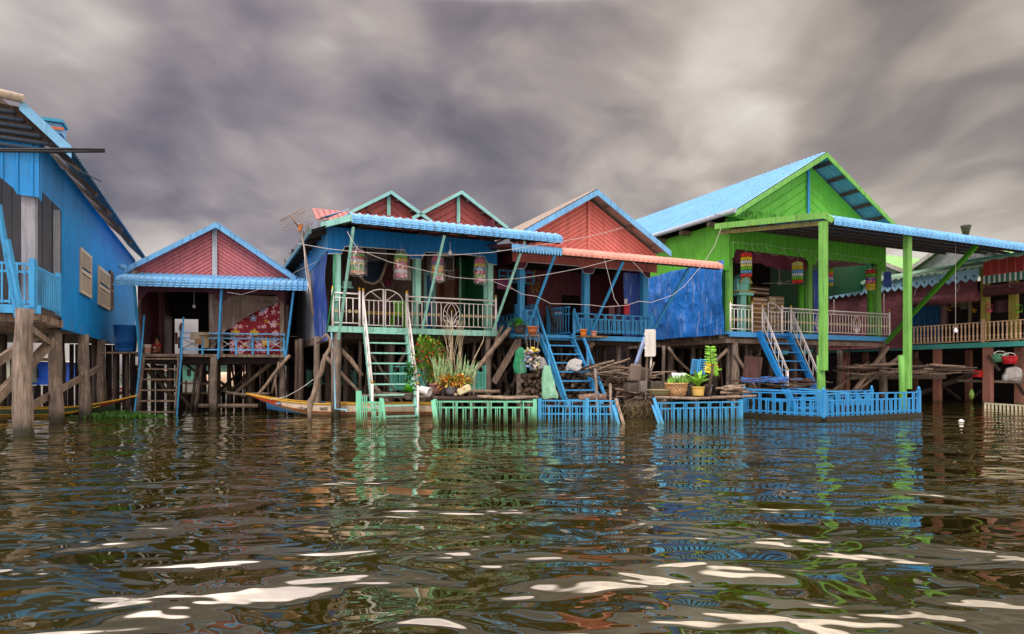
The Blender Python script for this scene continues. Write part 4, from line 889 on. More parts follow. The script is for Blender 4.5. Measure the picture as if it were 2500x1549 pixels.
mb = MB(); ribplane(mb, f4.P(apx[0]-wv-.1, 5.6, eR4[1]+.1), f4.P(apx[0]-wv-.1, 9, eR4[1]+.1), f4.P(apx[0], 5.6, apx[1]-.15), f4.P(apx[0], 9, apx[1]-.15), 14); mb.build('roof', M('brown_red_roof'), h4)
# pink awning, scalloped blue fascia to its left
TF4 = -1.95; aL = f4.at(1372, 622, TF4); aR = f4.at(1767, 657.5, TF4); zf4 = (aL[1]+aR[1])/2; zr4 = zf4+.48; aLL = f4.at(1249, 605, TF4)[0]
PINK = M('pink_awning', '#d99a8c', 'paint', .5, .3)
mb = MB(); awning(mb, f4, aL[0], aR[0], lip(.0, zr4, TF4, zf4, .3, .06), .19, .03); mb.build('awning', PINK, h4)
ribplane(MB(), f4.P(aLL, TF4, zf4+.2), f4.P(aL[0], TF4, zf4+.2), f4.P(aLL, 0, zr4), f4.P(aL[0], 0, zr4), 8).build('awning', M('rose_sheet', '#c4686a', 'paint', .5), h4)
mb = MB(); n = 17; zz = zf4+.19; pts = [(aLL, zz)]
for k in range(n):
    a = aLL+(aL[0]-aLL)*k/n; w_ = (aL[0]-aLL)/n
    for fx, dz in ((0,-.1),(.2,-.2),(.5,-.24),(.8,-.2),(.93,-.1)): pts.append((a+fx*w_, zz+dz))
pts.append((aL[0], zz)); mb.prism([f4.P(a, TF4-.03, z) for a, z in pts], f4.v*.025); mb.build('scalloped_fascia', LBLUE, h4)
MB().box(f4, aLL+.05, aR[0]-.05, TF4+.1, TF4+.17, zf4-.02, zf4+.06).build('awning_beam', WOODD, h4)
for k in range(9): a = aLL+.2+k*(aR[0]-aLL-.4)/8; MB().beam(f4.P(a, TF4+.1, zf4+.1), f4.P(a, 0, zr4-.09), .05, .07).build('rafter', WOODD, h4)
# valance with white outline
K4 = [(1262,656),(1278,656),(1284,650),(1286,642),(1290,639.5),(1415,650),(1417,654),(1421,658),(1423,665),(1427,667),(1444,668.5),(1449,664),(1450,659),(1453,653.5),(1560,661.5),(1567,665),(1571,669),(1575,675),(1588,680)]
kk4 = [f4.at(x, y) for x, y in K4]
ribbed(MB(), frontP(f4, 0.01), kk4[0][0], kk4[-1][0], pw(kk4), zr4+.02, .12, .012, SINE, extra=[a+e for a, _ in kk4 for e in (-.001,.001)]).build('valance', MAROON, h4)
MB().tube([f4.P(a, -.02, z-.01) for a, z in kk4], .012, 4, sm=False).build('valance_trim', WHITE, h4)
za_, zb__ = f4.sd(1255, 641, kk4[0][0]), f4.sd(1213, 659, kk4[0][0])
ribbed(MB(), sideP(f4, kk4[0][0], -1), 0, 3.5, pw([(0, za_[1]), (.4, za_[1]+.0), (3.5, za_[1]+.0)]), zr4+.1, .14, .012, SINE).build('side_valance', MAROON, h4)
# posts, props
for p0, p1 in ((1269,1281),(1427,1440),(1571,1583)):
    a, b = f4.at(p0, 700, .02)[0], f4.at(p1, 700, .02)[0]; MB().box(f4, a, b, .02, .02+b-a, zfl4-.05, zr4-.1).build('porch_post', BLUED, h4)
for a, b in (((1355,622),(1284,814)), ((1521,640),(1438,822)), ((1684,653),(1594,806))):
    MB().beam(f4.W(a[0], a[1], TF4+.12), f4.W(b[0], b[1], -.1), .11, .07, (1,0,0)).build('prop', BLUED, h4)
# interior
T4 = 3.0; zc4 = zr4-.1; cut = f4.at(1472, 700, T4)[0]
ribbed(MB(), frontP(f4, T4), sL4, cut, zfl4, zc4, .16, .012, SINE).build('inner_wall', M('maroon_inner', '#6a3440', 'paint', .6), h4)
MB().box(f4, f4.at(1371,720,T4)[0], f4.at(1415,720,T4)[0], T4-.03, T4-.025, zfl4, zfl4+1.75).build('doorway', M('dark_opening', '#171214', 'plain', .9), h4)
MB().box(f4, cut, f4.at(1522, 700, T4)[0], T4-.2, T4-.15, zfl4, zc4).build('green_wall', M('dark_green_wall'), h4)
MB().box(f4, cut, sR4, T4, T4+.05, zfl4, zc4).build('back_wall', DARKW, h4)
MB().box(f4, sR4-.03, sR4, .3, 7, zfl4, zr4+.1).build('side_wall', M('maroon_inner'), h4); MB().box(f4, sL4-.25, sR4, .02, 6, zc4+.05, zc4+.1).build('ceiling', DARKW, h4)
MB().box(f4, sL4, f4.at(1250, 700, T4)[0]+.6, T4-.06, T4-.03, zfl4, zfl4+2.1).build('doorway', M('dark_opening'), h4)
w0 = f4.at(1216, 700, 2.2)[0]; w1 = f4.at(1300, 700, 2.2)[0]; zw = f4.at(1250, 664, 2.2)[1]; mb = MB()
for z in (0, -.2, -.4): mb.box(f4, w0, w1, 2.2, 2.24, zw+z, zw+z+.05)
for k in range(5): a = w0+(w1-w0)*k/4; mb.box(f4, a, a+.05, 2.15, 2.19, zw-.4, zw+.05)
mb.build('window_grille', BLUED, h4)
drape(MB(), lambda a, z, o: f4.P(a, .25-o, z), f4.at(1522, 700, .25)[0], f4.at(1570, 700, .25)[0], f4.at(1545, 668, .25)[1], zfl4, .05, 3, 10, 8).build('tarp', M('dark_blue_tarp'), None, label='dark blue tarpaulin strip hanging inside the right end of the pink awning house', cat='tarp')
# railings
rL, rR = f4.at(1400, 800)[0], f4.at(1588, 800)[0]; zr_ = f4.at(1450, 766)[1]
slat_fence(f4.P(rL,-.06,0), f4.P(rR,-.06,0), zfl4+.08, zr_, BLUED, h4, posts=(0, 1), period=.36, r2=.2, w=.026)
slat_fence(f4.P(f4.at(1277,780)[0],-.04,0), f4.P(f4.at(1310,780)[0],-.04,0), zfl4+.02, f4.at(1295,757)[1], BLUED, h4, posts=(1,), period=.3, r2=.2, w=.026)
slat_fence(f4.P(f4.at(1277,780)[0]-.02,.0,0), f4.P(f4.at(1277,780)[0]-.02,2.0,0), zfl4+.02, zr_-.05, BLUED, h4, posts=(1,), period=.3, r2=.2, w=.026)
for px in (1309, 1393):
    s_ = f4.at(px, 780)[0]; tt = 1.1; plain_rail(f4.P(s_, .05, 0), f4.P(s_-(.25 if px > 1350 else .2), tt, 0), zfl4+.02, zfl4+.98, BLUED, h4, name='gate', sp=.14, w=.035, posts=(1,), extra=zfl4+.72)
# staircase with board handrails
a0, a1 = f4.at(1316, 820, -.05)[0], f4.at(1394, 820, -.05)[0]
zS = f4.at(1460, 975, -1.6)[1]
st4 = stair(h4, f4, a0, a1, -.05, zfl4-.02, -2.0, .15, 8, BLUED, .06, .2, step0=.03)
for s_, dx in ((a0-.1, 0), (a1+.1, 0)):
    MB().beam(f4.P(s_, -.08, zfl4+.78), f4.P(s_, -1.95, .55), .05, .09).build('hand_rail', BLUED, st4)
    for z_, tt in ((.78, -.08), (.68, -.95)): MB().beam(f4.P(s_, tt, zfl4+z_+(.05 if tt > -.5 else -1.05)), f4.P(s_, tt, zfl4-.25 if tt > -.5 else zfl4-1.15), .07, .07, (0,1,0)).build('post', BLUED, st4)
# shelf boards beside the stairs
MB().box(f4, f4.at(1253,816,-.3)[0], f4.at(1290,816,-.3)[0], -.5, -.06, zfl4-.12, zfl4-.0).build('plant_shelf', BLUED, h4)
MB().box(f4, f4.at(1290,822,-.5)[0], f4.at(1316,822,-.5)[0], -.6, -.1, zfl4-.1, zfl4-.05).build('plant_shelf', WOODL, h4)
MB().box(f4, f4.at(1420,826,-.4)[0], f4.at(1479,828,-.4)[0], -.55, -.06, zfl4-.09, zfl4-.03).build('plant_shelf', WOOD, h4)
for px, tt, r in ((1267, -.2, .09), (1436, .1, .08), (1509, .9, .11), (1560, .3, .09), (1475, 1.6, .08), (1345, 2.2, .09), (1300, 3, .1), (1400, 3.5, .1), (1530, 3, .1), (1450, 5, .12), (1350, 5, .12), (1275, 4.6, .1)):
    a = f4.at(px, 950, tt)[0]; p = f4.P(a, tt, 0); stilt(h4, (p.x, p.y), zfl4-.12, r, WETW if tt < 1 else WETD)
MB().beam(f4.W(1265, 832, -.2), f4.W(1205, 935, .2), .1, .2, (1,0,0)).build('brace', WOOD, h4); pole([f4.W(1448, 838, -.1), f4.W(1432, 856, .3)], .07, WOODL, h4); pole([f4.W(1225, 905, 1), f4.W(1250, 880, 1)], .04, WOODD, h4)
MB().box(f4, sL4, sR4+4, 6.0, 6.05, -.3, zfl4).build('shade_backing_board', DARKW, h4); MB().box(f4, sL4-.2, sR4, 6.05, 6.1, zfl4, zc4).build('rear_wall', DARKW, h4)  # first box: dark backing added for under-floor shade

# ================================================================ green house
f5 = Fr(1780, 24.3, 4700)
GREEN = M('lime_sheet', '#62b838', 'paint', .45, .3); GREENP = M('lime_post', '#70ae50', 'paint', .55, .65); BEAMB = M('azure_beam', '#4b9fe0', 'paint', .5, .3)
h5 = thing('stilt_house', 'tall lime green house with pale blue roof and wide canopy', 'house', f5.P(4, 3, 0))
sR5 = f5.at(2164, 824)[0]; zfl5 = f5.at(1970, 816.5)[1]; zfb5 = f5.at(1970, 828)[1]
MB().box(f5, 0, sR5, -.05, .05, zfb5, zfl5).build('floor_beam', BEAMB, h5)
MB().box(f5, -.06, -.01, -.04, 5, zfl5-.1, zfl5-.0).build('floor_beam', BEAMB, h5)
MB().box(f5, 0.02, sR5-.05, .05, 9, zfl5-.12, zfl5-.02).build('floor', WOODD, h5)
for k in range(12): MB().box(f5, .0 if k % 2 else -.12, sR5-.1, .3+k*.7, .42+k*.7, zfl5-.26, zfl5-.125).build('joist', WOOD, h5)
MB().box(f5, -.02, .12, .1, 8.5, zfl5-.42, zfl5-.27).build('sill_beam', WOOD, h5); MB().box(f5, .1, sR5, .1, .24, zfl5-.42, zfl5-.27).build('sill_beam', WOOD, h5)
# gable
ap5 = f5.at(2018, 373, -.9); eL5 = f5.at(1795, 515, -.9); w5 = ap5[0]-eL5[0]; m5_ = (ap5[1]-eL5[1])/w5
gc, gz = f5.at(1984, 405, .0); zg5 = f5.at(1984, 527, 0)[1]-.5
c5 = ap5[0]
mb = MB(); gable(mb, f5, c5, c5-w5+.15, c5+w5-.15, ap5[1]-.12, eL5[1]-.05, eL5[1]-.05, zg5, 0, .3, .03); mb.build('gable_wall', GREEN, h5)
MB().box(f5, c5-.045, c5+.045, -.09, -.04, zg5, ap5[1]-.2).build('gable_batten', BLUED, h5)
barge(h5, f5, [(ap5[0]-w5, eL5[1]), ap5, (ap5[0]+w5, eL5[1])], -.94, .05, .19, GREENP)
RD = 12.0
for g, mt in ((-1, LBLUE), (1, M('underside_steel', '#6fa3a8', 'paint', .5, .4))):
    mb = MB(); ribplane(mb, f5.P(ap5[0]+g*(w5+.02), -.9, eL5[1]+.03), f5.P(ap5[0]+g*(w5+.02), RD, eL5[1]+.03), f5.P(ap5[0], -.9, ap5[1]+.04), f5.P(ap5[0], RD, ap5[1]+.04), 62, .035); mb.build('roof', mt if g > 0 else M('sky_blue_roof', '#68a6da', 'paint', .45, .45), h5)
    for k in range(6): z_ = eL5[1] + (ap5[1]-eL5[1])*(k+.5)/6; x_ = ap5[0]+g*w5*(1-(k+.5)/6); MB().box(f5, x_-.05, x_+.05, -.88, -.02, z_-.14, z_-.02).build('purlin', M('brown_purlin', '#5e4a44', 'wood'), h5)
MB().tube([f5.P(-.42+.0, -.95, eL5[1]+.0), f5.P(-.42, RD, eL5[1]-.04)], .085, 10).build('gutter', M('grey_gutter', '#9aa3b0', 'plain', .4), h5) if False else MB().tube([f5.P(ap5[0]-w5-.06, -.95, eL5[1]), f5.P(ap5[0]-w5-.06, RD, eL5[1]-.04)], .085, 10).build('gutter', M('grey_gutter', '#9aa3b0', 'plain', .4), h5)
for k in range(7): MB().box(f5, ap5[0]-w5+.05, 0, .5+k*1.6, .62+k*1.6, eL5[1]-.25, eL5[1]-.08).build('rafter', WOOD, h5)
# side wall and front valance
zsw = f5.sd(1775, 640, 0)[1]; te5 = 11.0
zswb = lambda a: zsw
ribbed(MB(), sideP(f5, 0, -1), 0.0, te5, pw([(0, zsw-.32), (.25, zsw-.3), (.5, zsw), (te5, zsw)]), eL5[1]-.1, .24, .025, extra=(.25, .5)).build('side_wall', GREEN, h5)
MB().box(f5, .02, .06, .3, te5, zfl5, zsw+.1).build('inner_side_wall', M('dark_green_wall'), h5)
K5 = [(1780,633),(1790,630),(1797,609),(1966,630),(1972,640),(1975,647),(1989,647),(1994,637),(2000,633),(2140,645),(2151,652),(2153,664),(2163,665)]
kk5 = [f5.at(x, y) for x, y in K5]
ribbed(MB(), frontP(f5, 0), 0, kk5[-1][0], pw(kk5), zg5+.35, .24, .025, extra=[a+e for a, _ in kk5 for e in (-.001,.001)]).build('valance', GREEN, h5)
# canopy
pp = Vector(((2012-CX)/F, 1, 0)); dcan = 19.7; TC = (pp*dcan - f5.O).dot(f5.v); sC = (pp*dcan - f5.O).dot(f5.u)
zcf = W(2041, 549, 19.4).z; TCf = TC-.25; sCl = f5.at(2037, 549, TCf)[0]; zcf = f5.at(2041, 550, TCf)[1]; sCr = f5.at(2600, 620, TCf)[0]
zcr = zcf+1.0; bl = f5.at(1748, 552, 0)[0]
mb = MB(); awning(mb, f5, sCl, sCr, lip(.0, zcr, TCf, zcf, .38, .1), .23, .035, s0b=bl); mb.build('canopy', LBLUE, h5)
MB().beam(f5.P(bl, .05, zcr-.02), f5.P(sCl, TCf+.3, zcf+.36), .05, .2).build('canopy_fascia', GREENP, h5); MB().beam(f5.P(sCl, TCf+.32, zcf+.34), f5.P(sCl, TCf+.02, zcf+.14), .05, .16).build('canopy_fascia', GREENP, h5)
MB().beam(f5.P(bl+.25, .05, zcr-.22), f5.P(sCl+.12, TCf+.25, zcf+.14), .08, .14).build('canopy_beam', M('olive_beam', '#8a8a4e', 'wood'), h5)
for k in range(6): tt = TCf+.2-k*(TCf)/6; z_ = zcf+.16+(zcr-zcf-.2)*k/6; MB().beam(f5.P(sCl+(bl-sCl)*k/6+.15, tt, z_), f5.P(sCr-.1, tt, z_), .07, .09).build('canopy_purlin', M('brown_purlin'), h5)
MB().add([f5.P(bl-.1, -.9, zcr+.12), f5.P(bl+2.6, -.4, zcr+.16), f5.P(bl+2.4, .0, zcr+.45), f5.P(bl-.1, .0, zcr+.42)], [(0,1,2,3)]).build('flashing', GREEN, h5)
for px, dd in ((2012, 0), (2217, 0)):
    a = f5.at(px, 800, TC)[0]; zt = zcf+.12
    MB().box(f5, a-.14, a+.05, TC-.1, TC+.08, f5.at(px, 905 if px < 2100 else 950, TC)[1], zt).build('canopy_post', GREENP, h5)
    MB().tube([f5.P(a+(.0 if px < 2100 else -.1), TC+.1, -.6), f5.P(a+(.02 if px < 2100 else -.08), TC+.12, 1.0), f5.P(a-.02 if px < 2100 else a-.16, TC+.12, f5.at(px, 868, TC)[1])], [.13, .12, .1], 10, wob=.04).build('canopy_stilt', algae('lime_wet', '#70ae50', .2, -.02), h5)
MB().beam(f5.W(2384, 600, TCf+.25), f5.W(2163, 836, -.05), .1, .16, (0,1,0)).build('prop', M('mid_green_prop', '#4e9a26', 'paint'), h5)
# posts on the porch
for px, r, t_ in ((1784, .1, .05), (1979, .1, .1), (2147, .12, .1)):
    a = f5.at(px, 700, t_)[0]; MB().box(f5, a-r, a+r, t_, t_+.18, zfl5, zg5).build('porch_post', GREENP, h5)
    (px > 1800) and MB().tube([f5.P(a-.2, t_+.28, zfl5), f5.P(a-.2, t_+.28, zfl5+2)], .12, 10).build('porch_post', M('mid_green_prop'), h5)
a = f5.at(1830, 700, 1.2)[0]; MB().box(f5, a-.06, a+.06, 1.2, 1.32, zfl5, zg5).build('porch_post', GREENP, h5)
# interior: open hall, dark green wall, brown ribbed back
T5 = 4.5; xg = f5.at(1880, 700, T5)[0]
ribbed(MB(), frontP(f5, T5), 0.05, xg+4, zfl5, zg5+.3, .2, .02).build('inner_wall', M('brown_inner', '#4a3f3c', 'paint', .6), h5)
MB().add([f5.P(xg-.3, T5-.05, zfl5), f5.P(sR5-.3, 1.0, zfl5), f5.P(sR5-.3, 1.0, f5.at(2140, 645, 1.0)[1]), f5.P(xg-.3, T5-.05, f5.at(1900, 672, T5)[1])], [(0,1,2,3)]) if False else None
gw = f5.at(1880, 700, 3.2)[0]; gx1 = f5.at(2140, 700, 3.2)[0]
mb = MB(); mb.prism([f5.P(gw, 3.2, zfl5), f5.P(f5.at(1998,700,3.2)[0], 3.2, zfl5), f5.P(f5.at(1998,700,3.2)[0], 3.2, f5.at(2000,729,3.2)[1]), f5.P(gx1, 3.2, f5.at(2138,704,3.2)[1]), f5.P(gx1, 3.2, zg5), f5.P(gw, 3.2, zg5-.55)], f5.v*.05); mb.build('green_wall', M('deep_green_wall', '#0f4429', 'paint', .5), h5)
MB().box(f5, 0, sR5, .1, RD-.5, zg5+.3, zg5+.35).build('ceiling', DARKW, h5)
MB().box(f5, 0, f5.at(1998,700,4)[0], 9, 9.05, zfl5, zg5+.3).build('rear_wall', DARKW, h5)
a0 = f5.at(1793, 610, .15)[0]; a1 = f5.at(1969, 632, .15)[0]; zq1 = f5.at(1880, 618, .15)[1]
mb = MB(); rows = []
for i in range(5):
    rows.append([f5.P(a0+(a1-a0)*k/40, .16+.03*math.sin(k*1.3+i), zq1+.05-(.55+.06*abs(math.sin(k*.45)) - .1*math.sin(k*.16))*i/4) for k in range(41)])
mb.grid(rows, True); mb.build('lambrequin', M('wine_lambrequin', '#632a3d', 'cloth'), h5)
a2, a3 = f5.at(1999, 640, .15)[0], f5.at(2120, 650, .15)[0]
MB().add([f5.P(a2, .16, zq1+.05), f5.P(a3, .16, zq1-.05), f5.P(a3-.2, .16, zq1-.1), f5.P(a2, .16, zq1-.42)], [(0,1,2,3)]).build('lambrequin', M('plum_lambrequin', '#6b4550', 'cloth'), h5)
drape(MB(), lambda a, z, o: f5.P(a, .35-o, z), f5.at(1985,700,.35)[0], f5.at(1998,700,.35)[0], f5.at(1990,662,.35)[1], zfl5, .04, 1, 5, 8).build('tarp', M('dark_blue_tarp'), None, label='narrow dark blue sheet hanging by the middle post of the green house porch', cat='tarp')
drape(MB(), lambda a, z, o: f5.P(a, .15-o, z), f5.at(2158,700,.15)[0], f5.at(2174,700,.15)[0], f5.at(2165,664,.15)[1], f5.at(2165,702,.15)[1], .05, 1, 5, 5).build('rolled_tarp', M('dark_blue_tarp'), None, label='small rolled blue tarp tied at the right corner post of the green house', cat='tarp')
# blue tarpaulin on the left side
tq = [f5.sd(x, y, -.05) for x, y in ((1776, 628), (1765, 612))]; tb5 = f5.sd(1598, 826, -.05)
mb = MB(); drape(mb, lambda a, z, o: f5.P(-.24-o, a, z), -.05, f5.sd(1590, 700, 0)[0]+.5, zsw+.02, zfl5-.12, .10, 5, 110, 60, 2.2, cr=.035); mb.build('tarp', M('bright_blue_tarp', '#2272c8', 'tarp', .25), None, label='big shiny blue tarpaulin covering the left side of the green house', cat='tarp')
# railings and gate
P5 = lambda a, z: f5.P(a, -.03, z)
q = lambda px, py=780: f5.at(px, py)[0]
steel_rail(h5, P5, f5.v, q(1782), q(1835), zfl5, h=.98, sp=.17, zig=True)
steel_rail(h5, P5, f5.v, q(1908), q(2170), zfl5, h=.98, sp=.165, lotus=(q(2000), q(2090)), zig=True, lr=.23)
mb = MB(); g0, g1 = q(1874), q(1906); zt, zm, zb = zfl5+1.15, zfl5+.8, zfl5+.06
mb.tube([P5(g0, zb), P5(g0, zt)], .022, 8); mb.tube([P5(g1, zb), P5(g1, zm)], .02, 8); mb.tube([P5(g0, zb), P5(g1, zb)], .014, 6); mb.tube([P5(g0, zm), P5(g1, zm)], .014, 6)
mb.tube([P5(g0+(g1-g0)*math.sin(math.pi/2*k/10), zm+(zt-zm)*math.cos(math.pi/2*k/10)) for k in range(11)], .016, 6); mb.tube([P5(g0+.04, zm+.03), P5(g0+(g1-g0)*.6, zm+(zt-zm)*.72)], .01, 5); o = mb.build('gate', st, h5)
for k in range(1, 4): x = g0+(g1-g0)*k/4; MB().tube([P5(x, zb), P5(x, zm)], .013, 6).build('baluster', st, o)
for k in range(4): x = g0+(g1-g0)*(k+.5)/4; MB().torus(P5(x, zfl5+.45), .04, .01, f5.v, 12, 5).build('star_ring', go, o)
# staircase
a0, a1 = q(1848, 815)+.02, q(1918, 818)+.04
st5 = stair(h5, f5, a0, a1, -.06, zfl5-.0, -1.95, -.3, 9, M('stair_blue', '#2588d2', 'paint', .45, .2), .12, .2, step0=.03)
hand_rail(st5, f5, a0+.16, -.1, zfl5+.95, -1.3, 1.35, -.1, 7); hand_rail(st5, f5, a1+.14, -.1, zfl5+.95, -1.4, 1.2, -.1, 7)
# stilts, braces
for px, tt, r in ((1793, .2, .155), (1779, .5, .09), (1638, 4.3, .14), (1690, 3.6, .12), (1745, 4, .1), (1997, .3, .12), (2155, .25, .15), (1620, 3.5, .08), (1660, 6, .12), (1830, 3, .14), (1880, 4, .12), (1930, 5, .12), (2050, 4, .12), (1990, 6, .12), (1720, 7.5, .12), (1800, 8, .12), (1940, 2.3, .08)):
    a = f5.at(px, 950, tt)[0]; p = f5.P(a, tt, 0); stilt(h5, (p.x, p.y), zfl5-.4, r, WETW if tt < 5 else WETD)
pole([f5.W(1632, 848, 3.2), f5.W(1650, 875, 3.1), f5.W(1690, 912, 3.0)], .06, WOODL, h5); pole([f5.W(1775, 855, -.1), f5.W(1745, 885, -.1), f5.W(1727, 960, -.6)], .06, WOOD, h5)
pole([f5.W(1795, 865, -.0), f5.W(1846, 950, -.3)], .06, WOOD, h5); MB().beam(f5.W(2168, 848, -.15), f5.W(2085, 955, -.3), .11, .13).build('brace', WOODL, h5); pole([f5.W(2205, 866, -.3), f5.W(2150, 905, -.3), f5.W(2095, 955, -.4)], .07, WOOD, h5)
pole([f5.W(2120, 885, .3), f5.W(2090, 915, .2), f5.W(2032, 955, .2)], .055, WOOD, h5); pole([f5.W(1855, 860, 1.5), f5.W(1838, 885, 1.5)], .07, WOODL, h5)
for k in range(2): MB().box(f5, -1+k*.05, sR5+3, 8.6+k*.05, 8.64+k*.05, -.3, zfl5-.2).build('shade_backing_board', DARKW, h5)  # added dark backing, standing in for deep shade under the green house
# ================================================================ house at the right edge
f6 = Fr(2420, 27.0, 540)
h6 = thing('stilt_house', 'weathered house with maroon blinds, turned balusters and yellow posts at the right edge', 'house', f6.P(0, 2, 0))
TEAL = M('teal_beam', '#4ba59b', 'paint', .5, .3); GREYB = M('grey_white_board', '#b4b8b7', 'paint', .6, .5); BALU = algae('baluster_tan', '#c9a988', -5, -6); YEL = M('yellow_post', '#9c9246', 'paint', .5, .4); BLIND = M('maroon_blind', '#6f3f47', 'cloth', .7)
at6 = lambda x, y, tt=0: f6.at(x, y, tt)
zt6 = at6(2420, 836)[1]; zb6 = at6(2420, 848)[1]; s_end = at6(1640, 880)[0]; s_beg = -5.0
MB().box(f6, s_beg, s_end, -.04, .04, zb6, zt6).build('floor_beam', TEAL, h6); MB().box(f6, s_beg, s_end, .05, 7, zb6, zt6-.02).build('floor', DARKW, h6)
MB().box(f6, s_beg, s_end, 6.5, 6.6, -.3, zt6+3).build('rear_wall', DARKW, h6)
zr6 = at6(2420, 785)[1]; sA = at6(2225, 800)[0]; sM = at6(2400, 790)[0]
mb = MB(); mb.box(f6, s_beg, sA+.3, -.03, .03, zr6-.04, zr6); mb.box(f6, s_beg, sA+.3, -.03, .03, zt6+.06, zt6+.1); rl = mb.build('balustrade', BALU, h6)
zz = zr6-zt6-.14; pr = [(.001,0),(.045,0),(.045,.12),(.03,.14),(.055,.25),(.05,.3),(.02,.42),(.04,.45),(.04,.48),(.02,.52),(.035,.6),(.025,.68),(.042,.8),(.045,.88),(.03,.93),(.045,1),(.001,1)]
proto = MB().lathe(f6.P(0, 0, zt6+.1), [(r*.9, z*zz) for r, z in pr], 8).build('baluster', BALU, rl)
base_loc = proto.location.copy(); n = 52
for k in range(n):
    a = s_beg+.2+k*(sA-s_beg)/n; c = proto if k == 0 else proto.copy()
    if k: COL.objects.link(c); c.parent = rl
    c.location = base_loc + f6.u*a
MB().box(f6, sM-.05, sM+.05, -.06, .06, zt6, zr6+.12).build('newel_post', BALU, rl)
for px, tt, w in ((2402, .15, .13), (2471, 1.0, .14)):
    a = at6(px, 740, tt)[0]; MB().box(f6, a-w, a+w, tt, tt+.22, zt6, at6(px, 680, tt)[1]+.4).build('porch_post', YEL, h6)
# lace valance, corrugated eave, blinds
zl0 = at6(2401, 657)[1]; zl1 = at6(2401, 683)[1]; sV = at6(1990, 740)[0]
pts = [(sM, zl0)]; pts2 = []
k = int((sV-sM)/.34)
for i in range(k):
    a = sM+(sV-sM)*i/k; w_ = (sV-sM)/k
    for fx, dz in ((0.04,.10),(.1,.04),(.3,-.02),(.5,-.08),(.7,-.02),(.9,.04),(.96,.10)): pts2.append((a+fx*w_, zl1+dz))
pts = [(sM, zl0)] + pts2 + [(sV, zl0)]
MB().prism([f6.P(a, -.3, z) for a, z in pts], f6.v*.025).build('lace_valance', M('powder_blue', '#93c2dc', 'paint', .5, .35), h6)
for i in range(k):
    a = sM+(sV-sM)*(i+.5)/k; mb = MB(); mb.prism([f6.P(a+x, -.305, zl0-.28+z) for x, z in ((0,-.09),(.025,-.03),(.05,.02),(.02,.02),(0,.09),(-.02,.02),(-.05,.02),(-.025,-.03))], f6.v*.003); mb.build('cut_motif', M('dark_opening'), h6)
ze0 = at6(2401, 651)[1]
ribplane(MB(), f6.P(sM-.3, -.45, ze0), f6.P(sV+1, -.45, ze0), f6.P(sM-.3, .6, ze0+.35), f6.P(sV+1, .6, ze0+.35), 66, .05, SINE).build('eave', M('grey_green_eave', '#71947c', 'paint', .6, .4), h6)
mb = MB(); rows = [[], []]
for i in range(160):
    a = sM-.3+(sV+1.3-sM)*i/159; rows[0].append(f6.P(a, -.46, ze0+.02)); rows[1].append(f6.P(a, -.46, ze0-.09-.04*math.cos(i*1.25)))
mb.grid(rows); mb.build('wavy_edge', M('pale_green_edge', '#a9c6b4', 'paint'), h6)
sB = at6(2209, 800, -.1)[0]; sBe = at6(2005, 800, -.1)[0]
def blind(a0, a1, z0, z1, roll, t_=-.12):
    mb = MB(); nn = int((z0-z1)/.03); rows = []
    for i in range(nn+1): z = z0+(z1-z0)*i/nn; rows += [[f6.P(a, t_-(.012 if i % 2 else 0), z) for a in (a0, a1)]]
    mb.grid(rows); o = mb.build('blind', BLIND, h6)
    if roll: MB().tube([f6.P(a0, t_-.0, z1), f6.P(a1, t_-.0, z1)], roll, 14, sm=True).build('blind_roll', BLIND, o)
    for f in (.2, .8): a = a0+(a1-a0)*f; MB().tube([f6.P(a, t_-.15, z0-.2), f6.P(a, t_-.06-roll, z1+roll)], .008, 4).build('cord', CORD, o)
    return o
blind(sB, sBe, at6(2209, 700, -.1)[1], zt6-.06, .05)
blind(sM+.15, sB, zl1+.1, at6(2402, 722)[1], .22)
blind(s_beg, sM-.15, at6(2450, 700)[1]+.1, at6(2450, 712)[1], .17)
# striped fascia, teal rail over it
zs1, zs0 = at6(2407, 678)[1], at6(2407, 698)[1]; ztop = at6(2407, 642)[1]
ribbed(MB(), frontP(f6, -.5), s_beg, sM-.3, zs1, ztop, .3, .02).build('red_fascia', M('red_sheet', '#a33a35', 'paint', .5), h6)
mb = MB(); mbw = MB(); kq = 26
for i in range(kq):
    a = s_beg+(sM-.3-s_beg)*i/kq; w_ = (sM-.3-s_beg)/kq
    mb.add([f6.P(a, -.5, zs1), f6.P(a+w_*.62, -.5, zs1), f6.P(a+w_*.62, -.5, zs0), f6.P(a, -.5, zs0)], [(0,1,2,3)]); mbw.add([f6.P(a+w_*.62, -.5, zs1), f6.P(a+w_, -.5, zs1), f6.P(a+w_, -.5, zs0+.02), f6.P(a+w_*.62, -.5, zs0+.02)], [(0,1,2,3)])
mb.build('striped_fascia', M('green_stripe', '#3e7059', 'paint'), h6); mbw.build('white_stripe', M('white_paint'), h6)
mb = MB(); mb.box(f6, s_beg, sM+.3, -.75, -.45, ztop, ztop+.12); mb.build('teal_cornice', M('teal_trim', '#62aca2', 'paint'), h6)
rows = [[], []]
for i in range(60): a = s_beg+(sM+.3-s_beg)*i/59; rows[0].append(f6.P(a, -.76, ztop+.02)); rows[1].append(f6.P(a, -.76, ztop-.04-.04*math.cos(i*1.0)))
mb = MB(); mb.grid(rows); mb.build('wavy_edge', M('pale_green_edge'), h6)
